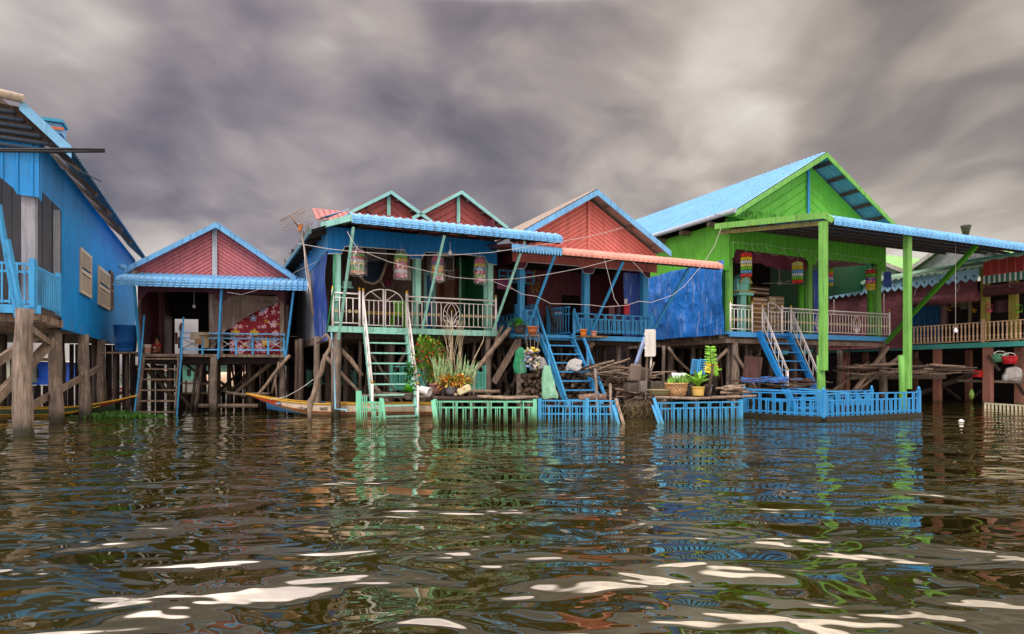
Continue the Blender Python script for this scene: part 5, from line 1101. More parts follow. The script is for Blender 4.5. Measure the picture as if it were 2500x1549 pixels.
# plank gables and green roofs
def g6(pxa, pya, pxl, pyl, pxr, pyr, tt):
    a, l, r = at6(pxa, pya, tt), at6(pxl, pyl, tt), at6(pxr, pyr, tt)
    w = max(abs(a[0]-l[0]), abs(r[0]-a[0])); m = .62; return a, w, m
a6 = at6(2341, 577, .5); 
for c6, zc in ((a6[0], a6[1]), (a6[0]+4.5, a6[1]), (a6[0]-4.5, a6[1]), (a6[0]+9, a6[1])):
    w6 = 2.2; m6 = (zc-(ze0+.35))/w6
    mb = MB(); gable(mb, f6, c6, c6-w6, c6+w6, zc-.12, ze0+.22, ze0+.22, ze0+.2, .55, .3, .02); mb.build('gable_wall', GREYB, h6)
    for g in (-1, 1):
        mb = MB(); mb.prism([f6.P(c6, .2, zc), f6.P(c6+g*w6, .2, ze0+.4), f6.P(c6+g*w6, .2, ze0+.22), f6.P(c6, .2, zc-.18)], f6.v*.06); mb.build('barge_board', M('dirty_white_board', '#b3aca4', 'paint', .7, .7), h6)
        mb = MB(); ribplane(mb, f6.P(c6+g*w6, .22, ze0+.42), f6.P(c6+g*w6, 8, ze0+.42), f6.P(c6, .22, zc+.02), f6.P(c6, 8, zc+.02), 30, .03); mb.build('roof', M('pale_green_roof', '#84b46c', 'paint', .5, .4), h6)
MB().lathe(f6.P(at6(2358, 565, 3)[0], 3, at6(2358, 575, 3)[1]), [(.001,0),(.12,0),(.2,.35),(.24,.45),(.1,.5),(.001,.5)], 8).build('chimney', M('dark_stone', '#4a4441', 'wood'), h6)
# interior
T6 = 2.5
ribbed(MB(), frontP(f6, T6), at6(2300,760,T6)[0], sBe, zt6, zl1+.3, .3, .03).build('inner_wall', M('deep_blue_sheet', '#1f5f93', 'paint', .5), h6)
MB().box(f6, s_beg, at6(2300,760,T6)[0], T6, T6+.05, zt6, zl1+.3).build('inner_wall', DARKW, h6)
for px0, px1, y0, y1, mt, tt in ((2297, 2316, 735, 795, 'pink_print', 2.2), (2322, 2345, 730, 752, 'olive_swag', 2.25), (2345, 2368, 730, 756, 'olive_swag', 2.25), (2364, 2374, 735, 792, 'olive_swag', 2.2), (2428, 2465, 735, 765, 'plum_swag', 2.2)):
    a, b = at6(px0, y0, tt)[0], at6(px1, y0, tt)[0]; drape(MB(), lambda x, z, o: f6.P(x, tt-o, z), a, b, at6(px0, y0, tt)[1], at6(px0, y1, tt)[1], .05, 3, 10, 6).build('curtain', M(mt, {'pink_print': '#7b5a5d', 'olive_swag': '#6b6650', 'plum_swag': '#5b3a44'}[mt], 'cloth'), h6)
for px, py, c_, lab in ((2317, 743, '#c98f14', 'yellow flower garland hanging left of the swagged olive curtain'), (2378, 745, '#c98f14', 'yellow flower garland hanging beside the yellow porch post'), (2415, 752, '#d85a78', 'pink flower bunch fixed to the yellow porch post'), (2486, 754, '#6fb52e', 'small green plant hanging by the second yellow post')):
    mb = MB(); c = f6.W(px, py, 1.6 if px < 2400 else .0)
    for _ in range(46): d = rdir(-1, 1); leaf(mb, c + Vector((d.x*.1, d.y*.1, d.z*(.28 if px < 2400 else .13))), d, (0,0,1), .09, .06, .2, 2)
    mb.build('flower_garland', M('fl_'+c_, c_, 'leaf'), None, label=lab, cat='flowers')
# stilts and braces of the right house, in faded pink
PINKP = algae('pink_post', '#9c6b5c', .1, -.05)
for px, tt, w in ((2408, 0, .15), (2285, 0.1, .14), (2060, .1, .16), (1672, .1, .1), (1935, .1, .14), (2485, 1.2, .14), (2362, 3, .12), (2230, 2, .12), (2110, 1.5, .12)):
    a = at6(px, 950, tt)[0]; MB().box(f6, a-w, a+w, tt, tt+w*1.6, -.6, zb6).build('stilt', PINKP, h6)
for a, b, w in (((2228, 870, 0), (2275, 912, .1), .1), ((2245, 962, .2), (2400, 905, .6), .2), ((2412, 868, -.05), (2440, 905, .1), .1), ((2300, 940, .5), (2345, 975, .6), .08), ((2372, 975, 1), (2400, 950, 1), .08), ((2480, 930, .5), (2500, 965, .5), .1), ((2155, 905, .5), (2230, 860, .5), .1)):
    MB().beam(f6.W(*a), f6.W(*b), w*.6, w).build('brace', WOODD, h6)
MB().beam(f6.W(2080, 922, .1), f6.W(2308, 920, .1), .12, .2).build('shelf_beam', WOOD, h6); MB().beam(f6.W(2340, 930, .3), f6.W(2520, 934, .3), .12, .1).build('shelf_beam', WOOD, h6)
MB().add([f6.W(1900, 918, .2), f6.W(2310, 917, .2), f6.W(2310, 912, 2.6), f6.W(1900, 912, 2.6)], [(0,1,2,3)]).build('wood_shelf', WOODD, h6)
for a in (1900, 2010, 2130, 2300): pass
slat = M('cream_picket', '#c2bda2', 'paint'); cf = thing('picket_fence', 'low cream picket fence standing in the water at the right edge', 'fence', W(2450, 1003, 23))
p0, p1 = W(2404, 985, 23.2), W(2530, 993, 21.5); MB().beam(p0, p1, .03, .05).build('rail', slat, cf)
for k in range(14): p = p0.lerp(p1, k/13); MB().wbox((p.x, p.y-.03, p.z-.35), .07, .02, .72).build('picket', slat, cf)
# ================================================================ fences standing in the water
TURF = algae('mint_fence', '#6fbf9c', .36, .1); BLUF = algae('sky_fence', '#3d97cc', .16, -.04); BLUG = algae('sky_fence_clean', '#3390cf', .12, 0)
a, b = W(1062, 1040, 15.5), W(1306, 1040, 15.5)
slat_fence(a, b, 0, W(1180, 978, 15.5).z, TURF, None, 'picket_fence', posts=(0, 1), period=.405, r2=.17, cap=False, label='mint green slatted fence panel in the water below the flower pots', cat='fence')
lf = thing('broken_fence', 'short leaning mint green fence piece with weedy feet left of the mint stairs', 'fence', W(905, 1040, 15.4))
z_ = lambda y: W(900, y, 15.4).z
MB().wbox(W(876, 1012, 15.4), .13, .03, 1.1).build('post', TURF, lf)
for y in (983, 1001): MB().wbox(W(903, y, 15.42), .56, .03, .05, 0, 0, .03).build('rail', TURF, lf)
for x in (885, 890, 895, 908, 912, 917): MB().wbox(W(x, 1016 if x < 900 else 1022, 15.37), .024, .02, .95 if x < 900 else .75).build('slat', TURF, lf)
MB().beam(W(931, 972, 15.3), W(926, 1060, 15.3), .08, .04, (0,1,0)).build('post', TURF, lf); MB().beam(W(934, 975, 15.25), W(943, 1060, 15.1), .06, .03, (0,1,0)).build('post', TURF, lf)
MB().beam(W(1058, 978, 15.4), W(1067, 1048, 15.2), .11, .03, (0,1,0)).build('fence_board', TURF, None, label='loose mint green board leaning at the left end of the mint fence panel', cat='board')
# blue fence below the blue stairs
a, b = W(1318, 1036, 16.4), W(1505, 1036, 16.2)
slat_fence(a, b, 0, W(1400, 976, 16.3).z, BLUF, None, 'picket_fence', posts=(0, .62, 1), period=.36, r2=.17, cap=False, zmid=.22, label='weathered blue fence panel in the water below the blue stairs', cat='fence')
for q0, q1, lab in (((1503, 973), (1524, 1040), 'brown'), ((1497, 990), (1512, 1040), 'blue')):
    MB().beam(W(*q0, 16.1), W(*q1, 15.9), .07, .03, (0,1,0)).build('leaning_board', WOODL if lab == 'brown' else BLUF, None, label='leaning %s board at the right end of the fence below the blue stairs' % lab, cat='board')
# blue fence below the basket plants
a, b = W(1603, 1034, 16.3), W(1808, 1028, 17.2)
slat_fence(a, b, 0, W(1700, 980, 16.8).z, BLUF, None, 'picket_fence', posts=(1,), period=.36, r2=.17, cap=False, label='blue slatted fence panel in the water below the basket and pots', cat='fence')
for i, (q0, q1) in enumerate((((1596, 972), (1619, 1038)), ((1594, 990), (1610, 1038)))):
    MB().beam(W(*q0, 16.2), W(*q1, 16.0), .07, .03, (0,1,0)).build('leaning_board', BLUF, None, label=('longer' if i == 0 else 'shorter') + ' blue board leaning at the left end of the fence below the basket', cat='board')
# fenced landing of the green house
cz, cb = W(2011, 1029, 16.9), W(1817, 1018, 18.9); ce = W(2243, 1018, 18.8)
for p in (cz, cb, ce): p.z = 0
zt = W(2011, 962, 16.9).z; zt2 = W(1817, 953, 18.9).z
slat_fence(cb, cz, .1, (zt+zt2)/2, BLUG, None, 'landing_fence', posts=(0,), period=.42, r2=.2, label='left side of the azure fence around the green house landing', cat='fence')
slat_fence(cz, ce, .1, zt+.02, BLUG, None, 'landing_fence', posts=(0, 1), period=.42, r2=.2, label='front side of the azure fence around the green house landing, with knobbed posts', cat='fence')
i0, i1 = W(1985, 1000, 20.6), W(2128, 1000, 21.6)
slat_fence(i0, i1, .2, W(2100, 953, 21).z, BLUG, None, 'landing_fence', posts=(1,), period=.42, r2=.2, label='rear inner azure fence panel with a knobbed post behind the green canopy post', cat='fence')
i0, i1 = W(1950, 1010, 19), W(2035, 1010, 18.5)
slat_fence(i0, i1, .15, W(1990, 970, 19).z, BLUG, None, 'landing_fence', posts=(), period=.42, r2=.2, zmid=.35, label='small fallen azure panel behind the corner of the landing fence', cat='fence')
WETB = M('wet_black_timber', '#2c2a1e', 'wood', .5)
lb = thing('pontoon', 'dark wet floating timber frame under the azure landing fence', 'frame', cz)
for p, q in ((cb, cz), (cz, ce)): MB().beam(p + Vector((0,0,.03)), q + Vector((0,0,.03)), .22, .16).build('beam', WETB, lb)
for q0, q1, w_, mt, lab in (((1792, 950, 19.2), (2010, 958, 17.2), .16, BLUG, 'long azure board laid along the left landing fence'), ((1955, 950, 17.6), (2070, 960, 18.4), .2, BLUF, 'faded blue plank laid across the landing fence corner')):
    MB().beam(W(*q0), W(*q1), w_, .04).build('plank', mt, None, label=lab, cat='plank')
MB().beam(W(1865, 974, 19.3), W(1912, 980, 18.8), .4, .05).build('board', M('stair_blue'), None, label='dark azure board lying at the foot of the green house stairs', cat='board')

# ================================================================ rafts and plants
raft = thing('plant_raft', 'rough pole platform carrying the flower pots above the mint fence', 'platform', W(1180, 1035, 16.2))
for i in range(9): z = R.uniform(-.02, .02); pole([W(1058+R.uniform(-6,6), 977, 15.75+i*.12) + Vector((0,0,z+.04)), W(1290+R.uniform(-20,25), 975, 15.75+i*.12) + Vector((0,0,z+.04))], R.uniform(.03,.055), WOOD if i % 2 else WOODD, raft, 'pole')
for px, d in ((1075, 16), (1112, 15.9), (1155, 16.3), (1195, 16.4), (1290, 16.2)): p = W(px, 1000, d); stilt(raft, (p.x, p.y), .62, .05, WETW, name='leg')
pole([W(1165, 968, 15.62), W(1235, 974, 15.62), W(1308, 969, 15.62)], .035, WOODL, None, 'bamboo_pole', label='pale bent pole lying along the top of the mint fence', cat='pole')
pole([W(1156, 966, 15.6), W(1158, 925, 15.6), W(1162, 910, 15.6)], .016, WOODL, None, 'stick', label='thin pale stick standing beside the cream jerrycan', cat='stick')
def pot(px, py, d, r, h, col, lab, name='flower_pot', rib=False, cat='pot', taper=.7):
    p = W(px, py, d); m_ = M('pot_'+col, col, 'plain', .7)
    pr = [(.001,0),(r*taper,0)]; 
    if rib: pr += [(r*(taper+(1-taper)*f)*(1+.04*(i % 2)), h*f) for i, f in enumerate([k/10 for k in range(1, 10)])]
    else: pr += [(r*(taper+(1-taper)*.6), h*.5)]
    pr += [(r*.98, h*.86), (r*1.08, h*.88), (r*1.08, h), (r*.92, h), (r*.85, h*.6), (.001, h*.6)]
    return MB().lathe(p, pr, 18).build(name, m_, None, label=lab, cat=cat), p + Vector((0,0,h*.9))
def plant(name, lab, p, parts, cat='plant', group=None):
    t_ = thing(name, lab, cat, p, group)
    for nm, mb, mt in parts: mb.build(nm, mt, t_)
    return t_
# crown of thorns shrub
p = W(1046, 955, 16.9); mb, ms = MB(), MB(); c = p + Vector((0, 0, .75))
for cx, cz_, rr in ((-.1, 1.15, .26), (.12, 1.02, .32), (-.1, .78, .36), (.15, .74, .34), (-.08, .42, .36), (.15, .4, .3)): bush(mb, p + Vector((cx, 0, cz_)), (rr, rr*.9, rr), 230, .1, .045)
mf = MB()
for _ in range(120):
    d = rdir(-.3, 1); k_ = R.choice(((-.08,1.15,.22),(.12,1.0,.3),(-.05,.75,.3),(.2,.72,.28),(.02,.42,.3),(.22,.38,.2))); q_ = p + Vector((k_[0]+d.x*k_[2], -abs(d.y)*k_[2], k_[1]+d.z*k_[2]))
    for _ in range(3): leaf(mf, q_, rdir(-.5,1), (0,0,1), .045, .045, .1, 2)
for _ in range(14): ms.tube([p + Vector((R.uniform(-.05,.1),0,0)), p + Vector((R.uniform(-.2,.3), R.uniform(-.1,.1), .5)), p + Vector((R.uniform(-.25,.35), R.uniform(-.1,.1), 1.1))], .01, 4)
plant('flowering_shrub', 'tall shrub with many small red flowers right of the mint stairs', p, [('foliage', mb, M('shrub_green', '#64962a', 'leaf', .5)), ('blossoms', mf, M('coral_flower', '#e2573f', 'leaf', .5)), ('stems', ms, WOOD)])
p = W(1106, 945, 16.3); mb = MB()
for _ in range(84):
    b_ = p + Vector((R.uniform(-.42,.42), R.uniform(-.15,.2), 0)); leaf(mb, b_, Vector((R.uniform(-.28,.28)+(b_.x-p.x)*.35, R.uniform(-.15,.15), 1)), (R.uniform(-1,1), -1, 0), R.uniform(.35, .85), .05, R.uniform(-.1,.2), 6)
plant('snake_plant', 'dense clump of upright pale striped snake plant leaves on the pole platform', p, [('foliage', mb, M('snake_green', '#809a6c', 'leaf', .45))])
mb = MB()
for _ in range(17):
    b_ = p + Vector((R.uniform(-.15,.2), .1, .3)); dx = R.gauss(0, .16)
    pts = [b_ + Vector((dx*f*1.2+R.uniform(-.03,.03), 0, 1.45*f*R.uniform(.92,1.05))) for f in (0, .35, .7, 1)]; mb.tube(pts, [.009,.007,.005,.002], 4)
    if R.random() < .5: mb.tube([pts[2], pts[2] + Vector((R.uniform(-.15,.2), 0, .22))], [.006,.002], 4)
mb.tube([p + Vector((.3,.05,.2)), p + Vector((.55,.05,.75)), p + Vector((.75,.05,1.15)), p + Vector((.8,.05,1.5))], [.016,.013,.009,.003], 4)
plant('dry_shrub', 'bare pale dry stems rising from the snake plant clump', p + Vector((0,.1,.2)), [('stems', mb, M('straw_stem', '#a3957c', 'leaf', .7))])
p = W(1108, 938, 15.9)
for key, col, n_ in (('c1', '#b9762f', 90), ('c2', '#c9b04a', 70), ('c3', '#7f8a34', 60)):
    pass
mbs = [MB() for _ in range(3)]
for _ in range(230):
    d = rdir(-.35, 1); c = p + Vector((R.uniform(-.3,.3), 0, R.uniform(-.03,.08))) + Vector((d.x*.1, d.y*.1, d.z*.08)); leaf(mbs[R.randrange(3)], c, d + Vector((0,-.2,.15)), (0,0,1), R.uniform(.14,.24), .06, .35, 3)
plant('croton', 'low croton bush with orange and yellow leaves in front of the snake plants', p, [('foliage', mbs[0], M('croton_orange', '#b8702e', 'leaf')), ('yellow_leaves', mbs[1], M('croton_yellow', '#c8b454', 'leaf')), ('green_leaves', mbs[2], M('croton_green', '#7d8a3a', 'leaf'))])
pot(1063, 962, 16.1, .14, .25, '#8d6660', 'dusty pink square-shouldered pot at the left of the pole platform', taper=.95); pot(1078, 962, 16.25, .17, .24, '#6a6260', 'grey pot between the pink pot and the round grey pot', taper=.9)
pot(1102, 963, 15.85, .15, .19, '#77707a', 'round mauve grey pot under the croton bush')
jb = W(1133, 952, 15.75); mb = MB().wbox(jb, .33, .16, .17, 0, .1, -.42); jo = mb.build('jerrycan', M('cream_plastic', '#cfc39c', 'plain', .4), None, label='cream plastic jerrycan lying tilted at the right of the croton', cat='jerrycan'); jo.modifiers.new('bv', 'BEVEL').width = .03; MB().tube([jb + Vector((-.17,-.02,-.1)), jb + Vector((-.23,-.02,-.13))], .035, 8).build('spout', M('cream_plastic'), jo, org=jo.location)
MB().beam(W(1108, 964, 15.7), W(1150, 955, 15.75), .05, .03).build('stick', WOODL, None, label='short pale board tucked under the cream jerrycan', cat='board')
MB().lathe(W(1027, 951, 15.9), [(.001,0),(.09,0),(.105,.24),(.115,.25),(.115,.27),(.095,.27),(.08,.03),(.001,.02)], 18, ax=(.95, -.45, -.25)).build('bucket', M('white_bucket', '#d9d6d2', 'plain', .4), None, label='white plastic bucket lying on its side right of the mint stairs', cat='bucket')
_, pp_ = pot(999, 977, 16.6, .12, .16, '#6b6560', 'grey pot on a low step of the mint stairs')
mb = MB()
for _ in range(90): d = rdir(0, 1); leaf(mb, pp_ + Vector((0,0,.03)), d + Vector((0,0,.35)), (0,0,1), R.uniform(.12,.26), .09, .3, 3)
plant('small_plant', 'bright green leafy plant in the grey pot on the mint stairs', pp_, [('foliage', mb, M('fresh_green', '#5fae2e', 'leaf'))])
p = W(1003, 950, 17.0); mb = MB(); bush(mb, p + Vector((0,0,.22)), (.12,.1,.3), 90, .12, .08); bush(mb, p + Vector((-.03,0,.5)), (.1,.08,.18), 40, .12, .07)
plant('climbing_plant', 'dark green climbing plant behind the right rail of the mint stairs', p, [('foliage', mb, M('mid_green', '#3f7a3a', 'leaf'))])
# turquoise benches under the house
for (x0, x1, d, lab) in ((956, 1038, 20.2, 'mint green slatted bench back under the twin gabled house, behind the mint stairs'), (1142, 1188, 20.8, 'mint green slatted panel under the twin gabled house, right of the snake plants')):
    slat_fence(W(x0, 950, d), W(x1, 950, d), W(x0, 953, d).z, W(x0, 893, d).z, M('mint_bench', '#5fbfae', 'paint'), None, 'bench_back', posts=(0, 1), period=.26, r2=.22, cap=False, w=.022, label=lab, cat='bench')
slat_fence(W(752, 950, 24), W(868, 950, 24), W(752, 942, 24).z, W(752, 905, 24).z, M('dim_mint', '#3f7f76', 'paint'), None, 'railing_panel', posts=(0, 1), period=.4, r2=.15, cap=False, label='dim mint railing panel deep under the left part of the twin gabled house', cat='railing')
for y, x0, x1 in ((968, 870, 1050), (962, 900, 1010), (955, 1150, 1220)): pole([W(x0, y, 18.4), W(x1, y+1, 18.6)], .05, WOOD, None, 'log', label={968: 'lowest horizontal log behind the mint stairs', 962: 'upper horizontal log behind the mint stairs', 955: 'flat log resting by the right post of the twin gabled house'}[y], cat='log')
# forked branch, pipe, conduit in front of the left corner
fb = [W(*q) for q in ((773, 838, 17.4), (797, 817, 17.3), (808, 832, 17.3), (806, 850, 17.3), (796, 868, 17.25), (789, 885, 17.2), (786, 905, 17.2), (775, 925, 17.15), (770, 950, 17.1), (765, 970, 17.05), (758, 980, 17.0), (756, 1005, 17.0), (757, 1035, 17.0))]
mb = MB(); mb.tube(fb, [.035,.04,.045,.05,.055,.06,.06,.065,.07,.07,.085,.06,.055], 9, wob=.12); mb.build('bent_branch', WOOD, None, label='crooked bare branch standing in the water beside the left corner post', cat='branch')
MB().tube([W(809, 812, 17.6), W(814, 880, 17.6), W(819, 999, 17.5), W(846, 1001, 17.4), W(846, 1006, 17.4)], .022, 7, sm=False).build('water_pipe', M('pale_blue_pipe', '#86c3de', 'plain', .4), None, label='pale blue plastic pipe running down the left corner post', cat='pipe')
MB().tube([W(811, 850, 17.55), W(812, 1030, 17.5)], .035, 7).build('thin_post', WETW, None, label='thin pole standing against the left corner post with the pale blue pipe', cat='pole')

# ================================================================ boats
def boat(name, lab, x0, x1, d, ytop, ybow, hullm, inm, edgem, stripem, flip=1, keelm=None, wid=.9, letters=None, lowm=None):
    """long narrow river boat parallel to the picture, bow at x0"""
    A, B = W(x0, ybow, d), W(x1, ytop, d); Ln = abs(B.x-A.x); g = 1 if B.x > A.x else -1; zt0 = A.z; zm = B.z
    bt = thing(name, lab, 'boat', Vector(((A.x+B.x)/2, d, 0))); n = 26; rowsO = []; top = []; topb = []; mid = []; low = []
    for side in (-1, 1):
        r0, r1, r2, r3 = [], [], [], []
        for i in range(n+1):
            f = i/n; x = A.x+g*Ln*f; bow = max(0, 1-f*Ln/2.6); z1 = zm + (zt0-zm)*bow**2.0; w = wid/2*(1-bow**1.6)+.03; zb = -.12 + (zt0+.02+.12)*bow**1.7
            r0.append(Vector((x, d+side*w, z1))); r1.append(Vector((x, d+side*w*.97, z1-(z1-zb)*.45))); r2.append(Vector((x, d+side*w*.8, z1-(z1-zb)*.8))); r3.append(Vector((x, d, zb)))
        rowsO.append((r0, r1, r2, r3))
    for nm, i0, i1, mt in (('hull', 0, 1, hullm), ('lower_hull', 1, 3, lowm or hullm)):
        mb = MB()
        for r in rowsO: mb.grid([r[k] for k in range(i0, i1+1)] if i1-i0 > 1 else [r[i0], r[i1]], True)
        mb.build(nm, mt, bt)
    mb = MB()
    for r in rowsO: mb.tube([p + Vector((0,0,.02)) for p in r[0]], .028, 6)
    mb.build('gunwale', edgem, bt); mb = MB()
    for s_, r in zip((-1, 1), rowsO): mb.tube([p + Vector((0,s_*.012,-.01)) for p in r[1][5:]], .016, 5); mb.tube([p + Vector((0,s_*.014,0)) for p in [a_.lerp(b_, .5) for a_, b_ in zip(r[1][7:], r[2][7:])]], .014, 5)
    mb.build('stripe', stripem, bt); mb = MB()
    ins = [[Vector((p.x, d-(d-p.y)*.9, p.z-.02)) for p in rowsO[0][0][3:]], [Vector((p.x, d-(d-p.y)*.7, max(.05, p.z-.3))) for p in rowsO[0][0][3:]], [Vector((p.x, d-(d-p.y)*.7, max(.05, p.z-.3))) for p in rowsO[1][0][3:]], [Vector((p.x, d-(d-p.y)*.9, p.z-.02)) for p in rowsO[1][0][3:]]]
    mb.grid(ins, True); mb.build('inner_hull', inm, bt)
    bw = MB(); bw.grid([r[:6] for r in (rowsO[0][0], [a_.lerp(b_, .8)+Vector((0,-.012,0)) for a_, b_ in zip(rowsO[0][0], rowsO[0][2])])]) ; 
    for v in range(len(bw.v)): bw.v[v] = (bw.v[v][0], bw.v[v][1]-.012, bw.v[v][2])
    bw.build('bow_panel', keelm or hullm, bt)
    return bt, rowsO
YE = M('boat_yellow', '#c99a2e', 'paint', .5); OR = M('boat_orange', '#a8652a', 'paint', .5)
b1, rw = boat('wooden_boat', 'long cream and yellow wooden boat with red bow moored under the twin gabled house', 602, 1062, 19.6, 987, 963, M('boat_cream', '#c9b9a3', 'paint', .5, .4), M('boat_blue', '#3f7cb5', 'paint', .5), YE, OR, keelm=M('boat_red', '#a83c22', 'paint', .5), lowm=M('boat_lower', '#9f9078', 'paint', .5, .4))
for x in (690, 780, 900): MB().wbox(W(x, 984, 19.6), .1, .8, .05).build('thwart', M('boat_pale_blue', '#6ea3cf', 'paint'), b1)
def text(s, p, size, mat, parent=None, rz=0, name='lettering'):
    cu = bpy.data.curves.new('txt', 'FONT'); cu.body = s; cu.size = size; cu.extrude = .003; ob = bpy.data.objects.new('txt', cu); COL.objects.link(ob)
    dg = bpy.context.evaluated_depsgraph_get(); me = bpy.data.meshes.new_from_object(ob.evaluated_get(dg)); bpy.data.objects.remove(ob); me.materials.clear(); me.materials.append(mat)
    o = bpy.data.objects.new(name, me); COL.objects.link(o); q_ = Matrix.Rotation(rz, 4, 'Z') @ Matrix.Rotation(math.pi/2, 4, 'X')
    if parent is not None: o.parent = parent; o.location = Vector(p) - parent.location
    else: o.location = p
    o.rotation_euler = q_.to_euler(); return o
INK = M('black_ink', '#1d1a1c', 'plain')
for s_, x in (('109', 724), ('ລາ', 742), ('0681', 780)):
    if s_ == 'ລາ':
        mb = MB()
        for k in range(3): mb.torus(W(744+k*4, 999, 19.13), .022, .008, (0,1,0), 8, 4); mb.tube([W(746+k*4, 1001, 19.13), W(748+k*4, 996, 19.13)], .007, 4)
        mb.build('lettering', INK, b1)
    else: text(s_, W(x, 1002, 19.12), .13, INK, b1)
wire([W(655, 976, 19.4), W(700, 968, 19), W(765, 927, 18.2)], .009, CORD, 'mooring_rope', 'thin pale rope from the red boat bow up to the left corner post', 'rope', sag=.02)
b2, _ = boat('wooden_boat', 'dark green wooden boat with yellow edges moored under the left blue house', 334, -60, 19.4, 998, 968, M('boat_green', '#2c4a2e', 'paint', .5, .4), M('boat_inside', '#3a4a3a', 'paint'), YE, YE, keelm=M('boat_dark_red', '#7a2a1c', 'paint'), lowm=M('boat_brown', '#4a3626', 'paint'))
# hyacinth
mb = MB()
for _ in range(700):
    x = R.gauss(0, .5); p = W(290, 1012, 18.6) + Vector((x, R.uniform(-.35,.3), 0)); p.z = 0; leaf(mb, p, Vector((R.uniform(-.6,.6), R.uniform(-.6,.4), 1)), (R.uniform(-1,1), -1, .3), R.uniform(.08,.22)*max(.4, 1-abs(x)*.6), .08, .35, 3)
mb.build('water_hyacinth', M('hyacinth', '#2f5c18', 'leaf'), None, kind='stuff', label='patch of green water weed floating left of the wooden ladder', cat='water weed')
# ================================================================ lanterns
LC = {'p': '#d2608a', 'g': '#6fbf2c', 'r': '#cf3a34', 'w': '#cfd6dc', 'y': '#dcc428', 'o': '#e8922a', 'b': '#5f9fd0', 'c': '#d8cf7e', 'v': '#8a5fae', 'd': '#2f9a5a', 'm': '#d6406a'}
def lantern(fr, px, y0, y1, tt, seq, lab, wpx, bag=False, grp='bead lanterns under the porch valances'):
    t_ = fr.W(px, y0, tt); b_ = fr.W(px, y1, tt); h = t_.z-b_.z; r = wpx/F*t_.y/2
    ln = thing('bead_lantern', lab, 'lantern', t_, grp); n = len(seq); hh_ = h/(n+.35)
    MB().tube([t_, t_ + Vector((0,0,.22))], .005, 4).build('string', CORD, ln)
    MB().lathe(t_, [(.001,.02),(r*.55,-.0),(r,-hh_*.3),(r,-hh_*.36),(.001,-hh_*.36)], 16).build('cap', M('bead_'+seq[0], LC[seq[0]], 'plain', .4), ln)
    for i, c_ in enumerate(seq):
        zc = t_.z - hh_*(.36+i); mb = MB()
        for k in range(13):
            a = 2*math.pi*(k+.5*(i % 2))/13; mb.lathe((t_.x+r*.88*math.cos(a), t_.y+r*.88*math.sin(a), zc), [(.004,-.0),(r*.2,-hh_*.25),(r*.12,-hh_*.5),(r*.24,-hh_*.78),(.004,-hh_*.97)], 5, sm=False)
        mb.build('bead_tier', M('bead_'+c_, LC[c_], 'plain', .35), ln)
    if bag:
        key = 'clear_film'
        if key not in MC:
            m, t, b, o_ = nt(key); tr = N(t, 'ShaderNodeBsdfTransparent'); gl = N(t, 'ShaderNodeBsdfGlossy'); gl.inputs['Roughness'].default_value = .15; gl.inputs[0].default_value = (.8,.8,.85,1)
            di = N(t, 'ShaderNodeBsdfDiffuse'); di.inputs[0].default_value = (.7,.68,.68,1); ms1 = N(t, 'ShaderNodeMixShader'); ms1.inputs[0].default_value = .5; t.links.new(gl.outputs[0], ms1.inputs[1]); t.links.new(di.outputs[0], ms1.inputs[2])
            ms = N(t, 'ShaderNodeMixShader'); t.links.new(ramp(t, noi(t, (1,1,1), 14, 5, .7), [(.45, .08), (.62, .5)]), ms.inputs[0]); t.links.new(tr.outputs[0], ms.inputs[1]); t.links.new(ms1.outputs[0], ms.inputs[2]); t.links.new(ms.outputs[0], o_.inputs[0])
            t.nodes.remove(b); MC[key] = m
        mb = MB(); rows = []
        for i in range(9):
            f = i/8; rr = r*(.5+.85*math.sin(min(1, f*1.6+.15)*math.pi/2)); rows.append([(t_.x+.03*f+rr*(1.05+.12*noise.noise(Vector((k*.9, i*.8, px))))*math.cos(2*math.pi*k/14), t_.y+rr*math.sin(2*math.pi*k/14), t_.z+.1-(h+.16)*f) for k in list(range(14))+[0]])
        mb.grid(rows, True); mb.build('clear_bag', MC[key], ln)
lantern(f3, 873, 612, 669, -.35, 'pgrwydgo'[:8], 'pink, green and orange bead lantern in a clear bag, leftmost on the twin gabled house', 31, True)
lantern(f3, 979, 620, 677, -.35, 'gyprwm', 'green to pink bead lantern in a clear bag beside the middle mint post', 29, True)
lantern(f3, 1068, 628, 684, -.35, 'mvyogm', 'bead lantern half hidden behind the slanting mint prop', 27, True)
lantern(f3, 1171, 632, 689, -.35, 'pybrgm', 'bead lantern in a clear bag at the right mint post', 25, True)
lantern(f5, 1822, 618, 677, -.3, 'rywcgbr', 'bead lantern with red cap and red foot hanging above the spirit house', 26)
lantern(f5, 1947, 640, 692, -.3, 'cybwgr', 'bead lantern with pale cap and red foot beside the ceiling fan', 25)
lantern(f5, 2022, 648, 699, .6, 'rgopwby', 'bead lantern half hidden behind the tall lime canopy post', 22)
lantern(f5, 2125, 658, 709, .0, 'rgvpyy', 'red, green, violet and yellow bead lantern at the right corner of the green porch', 21)
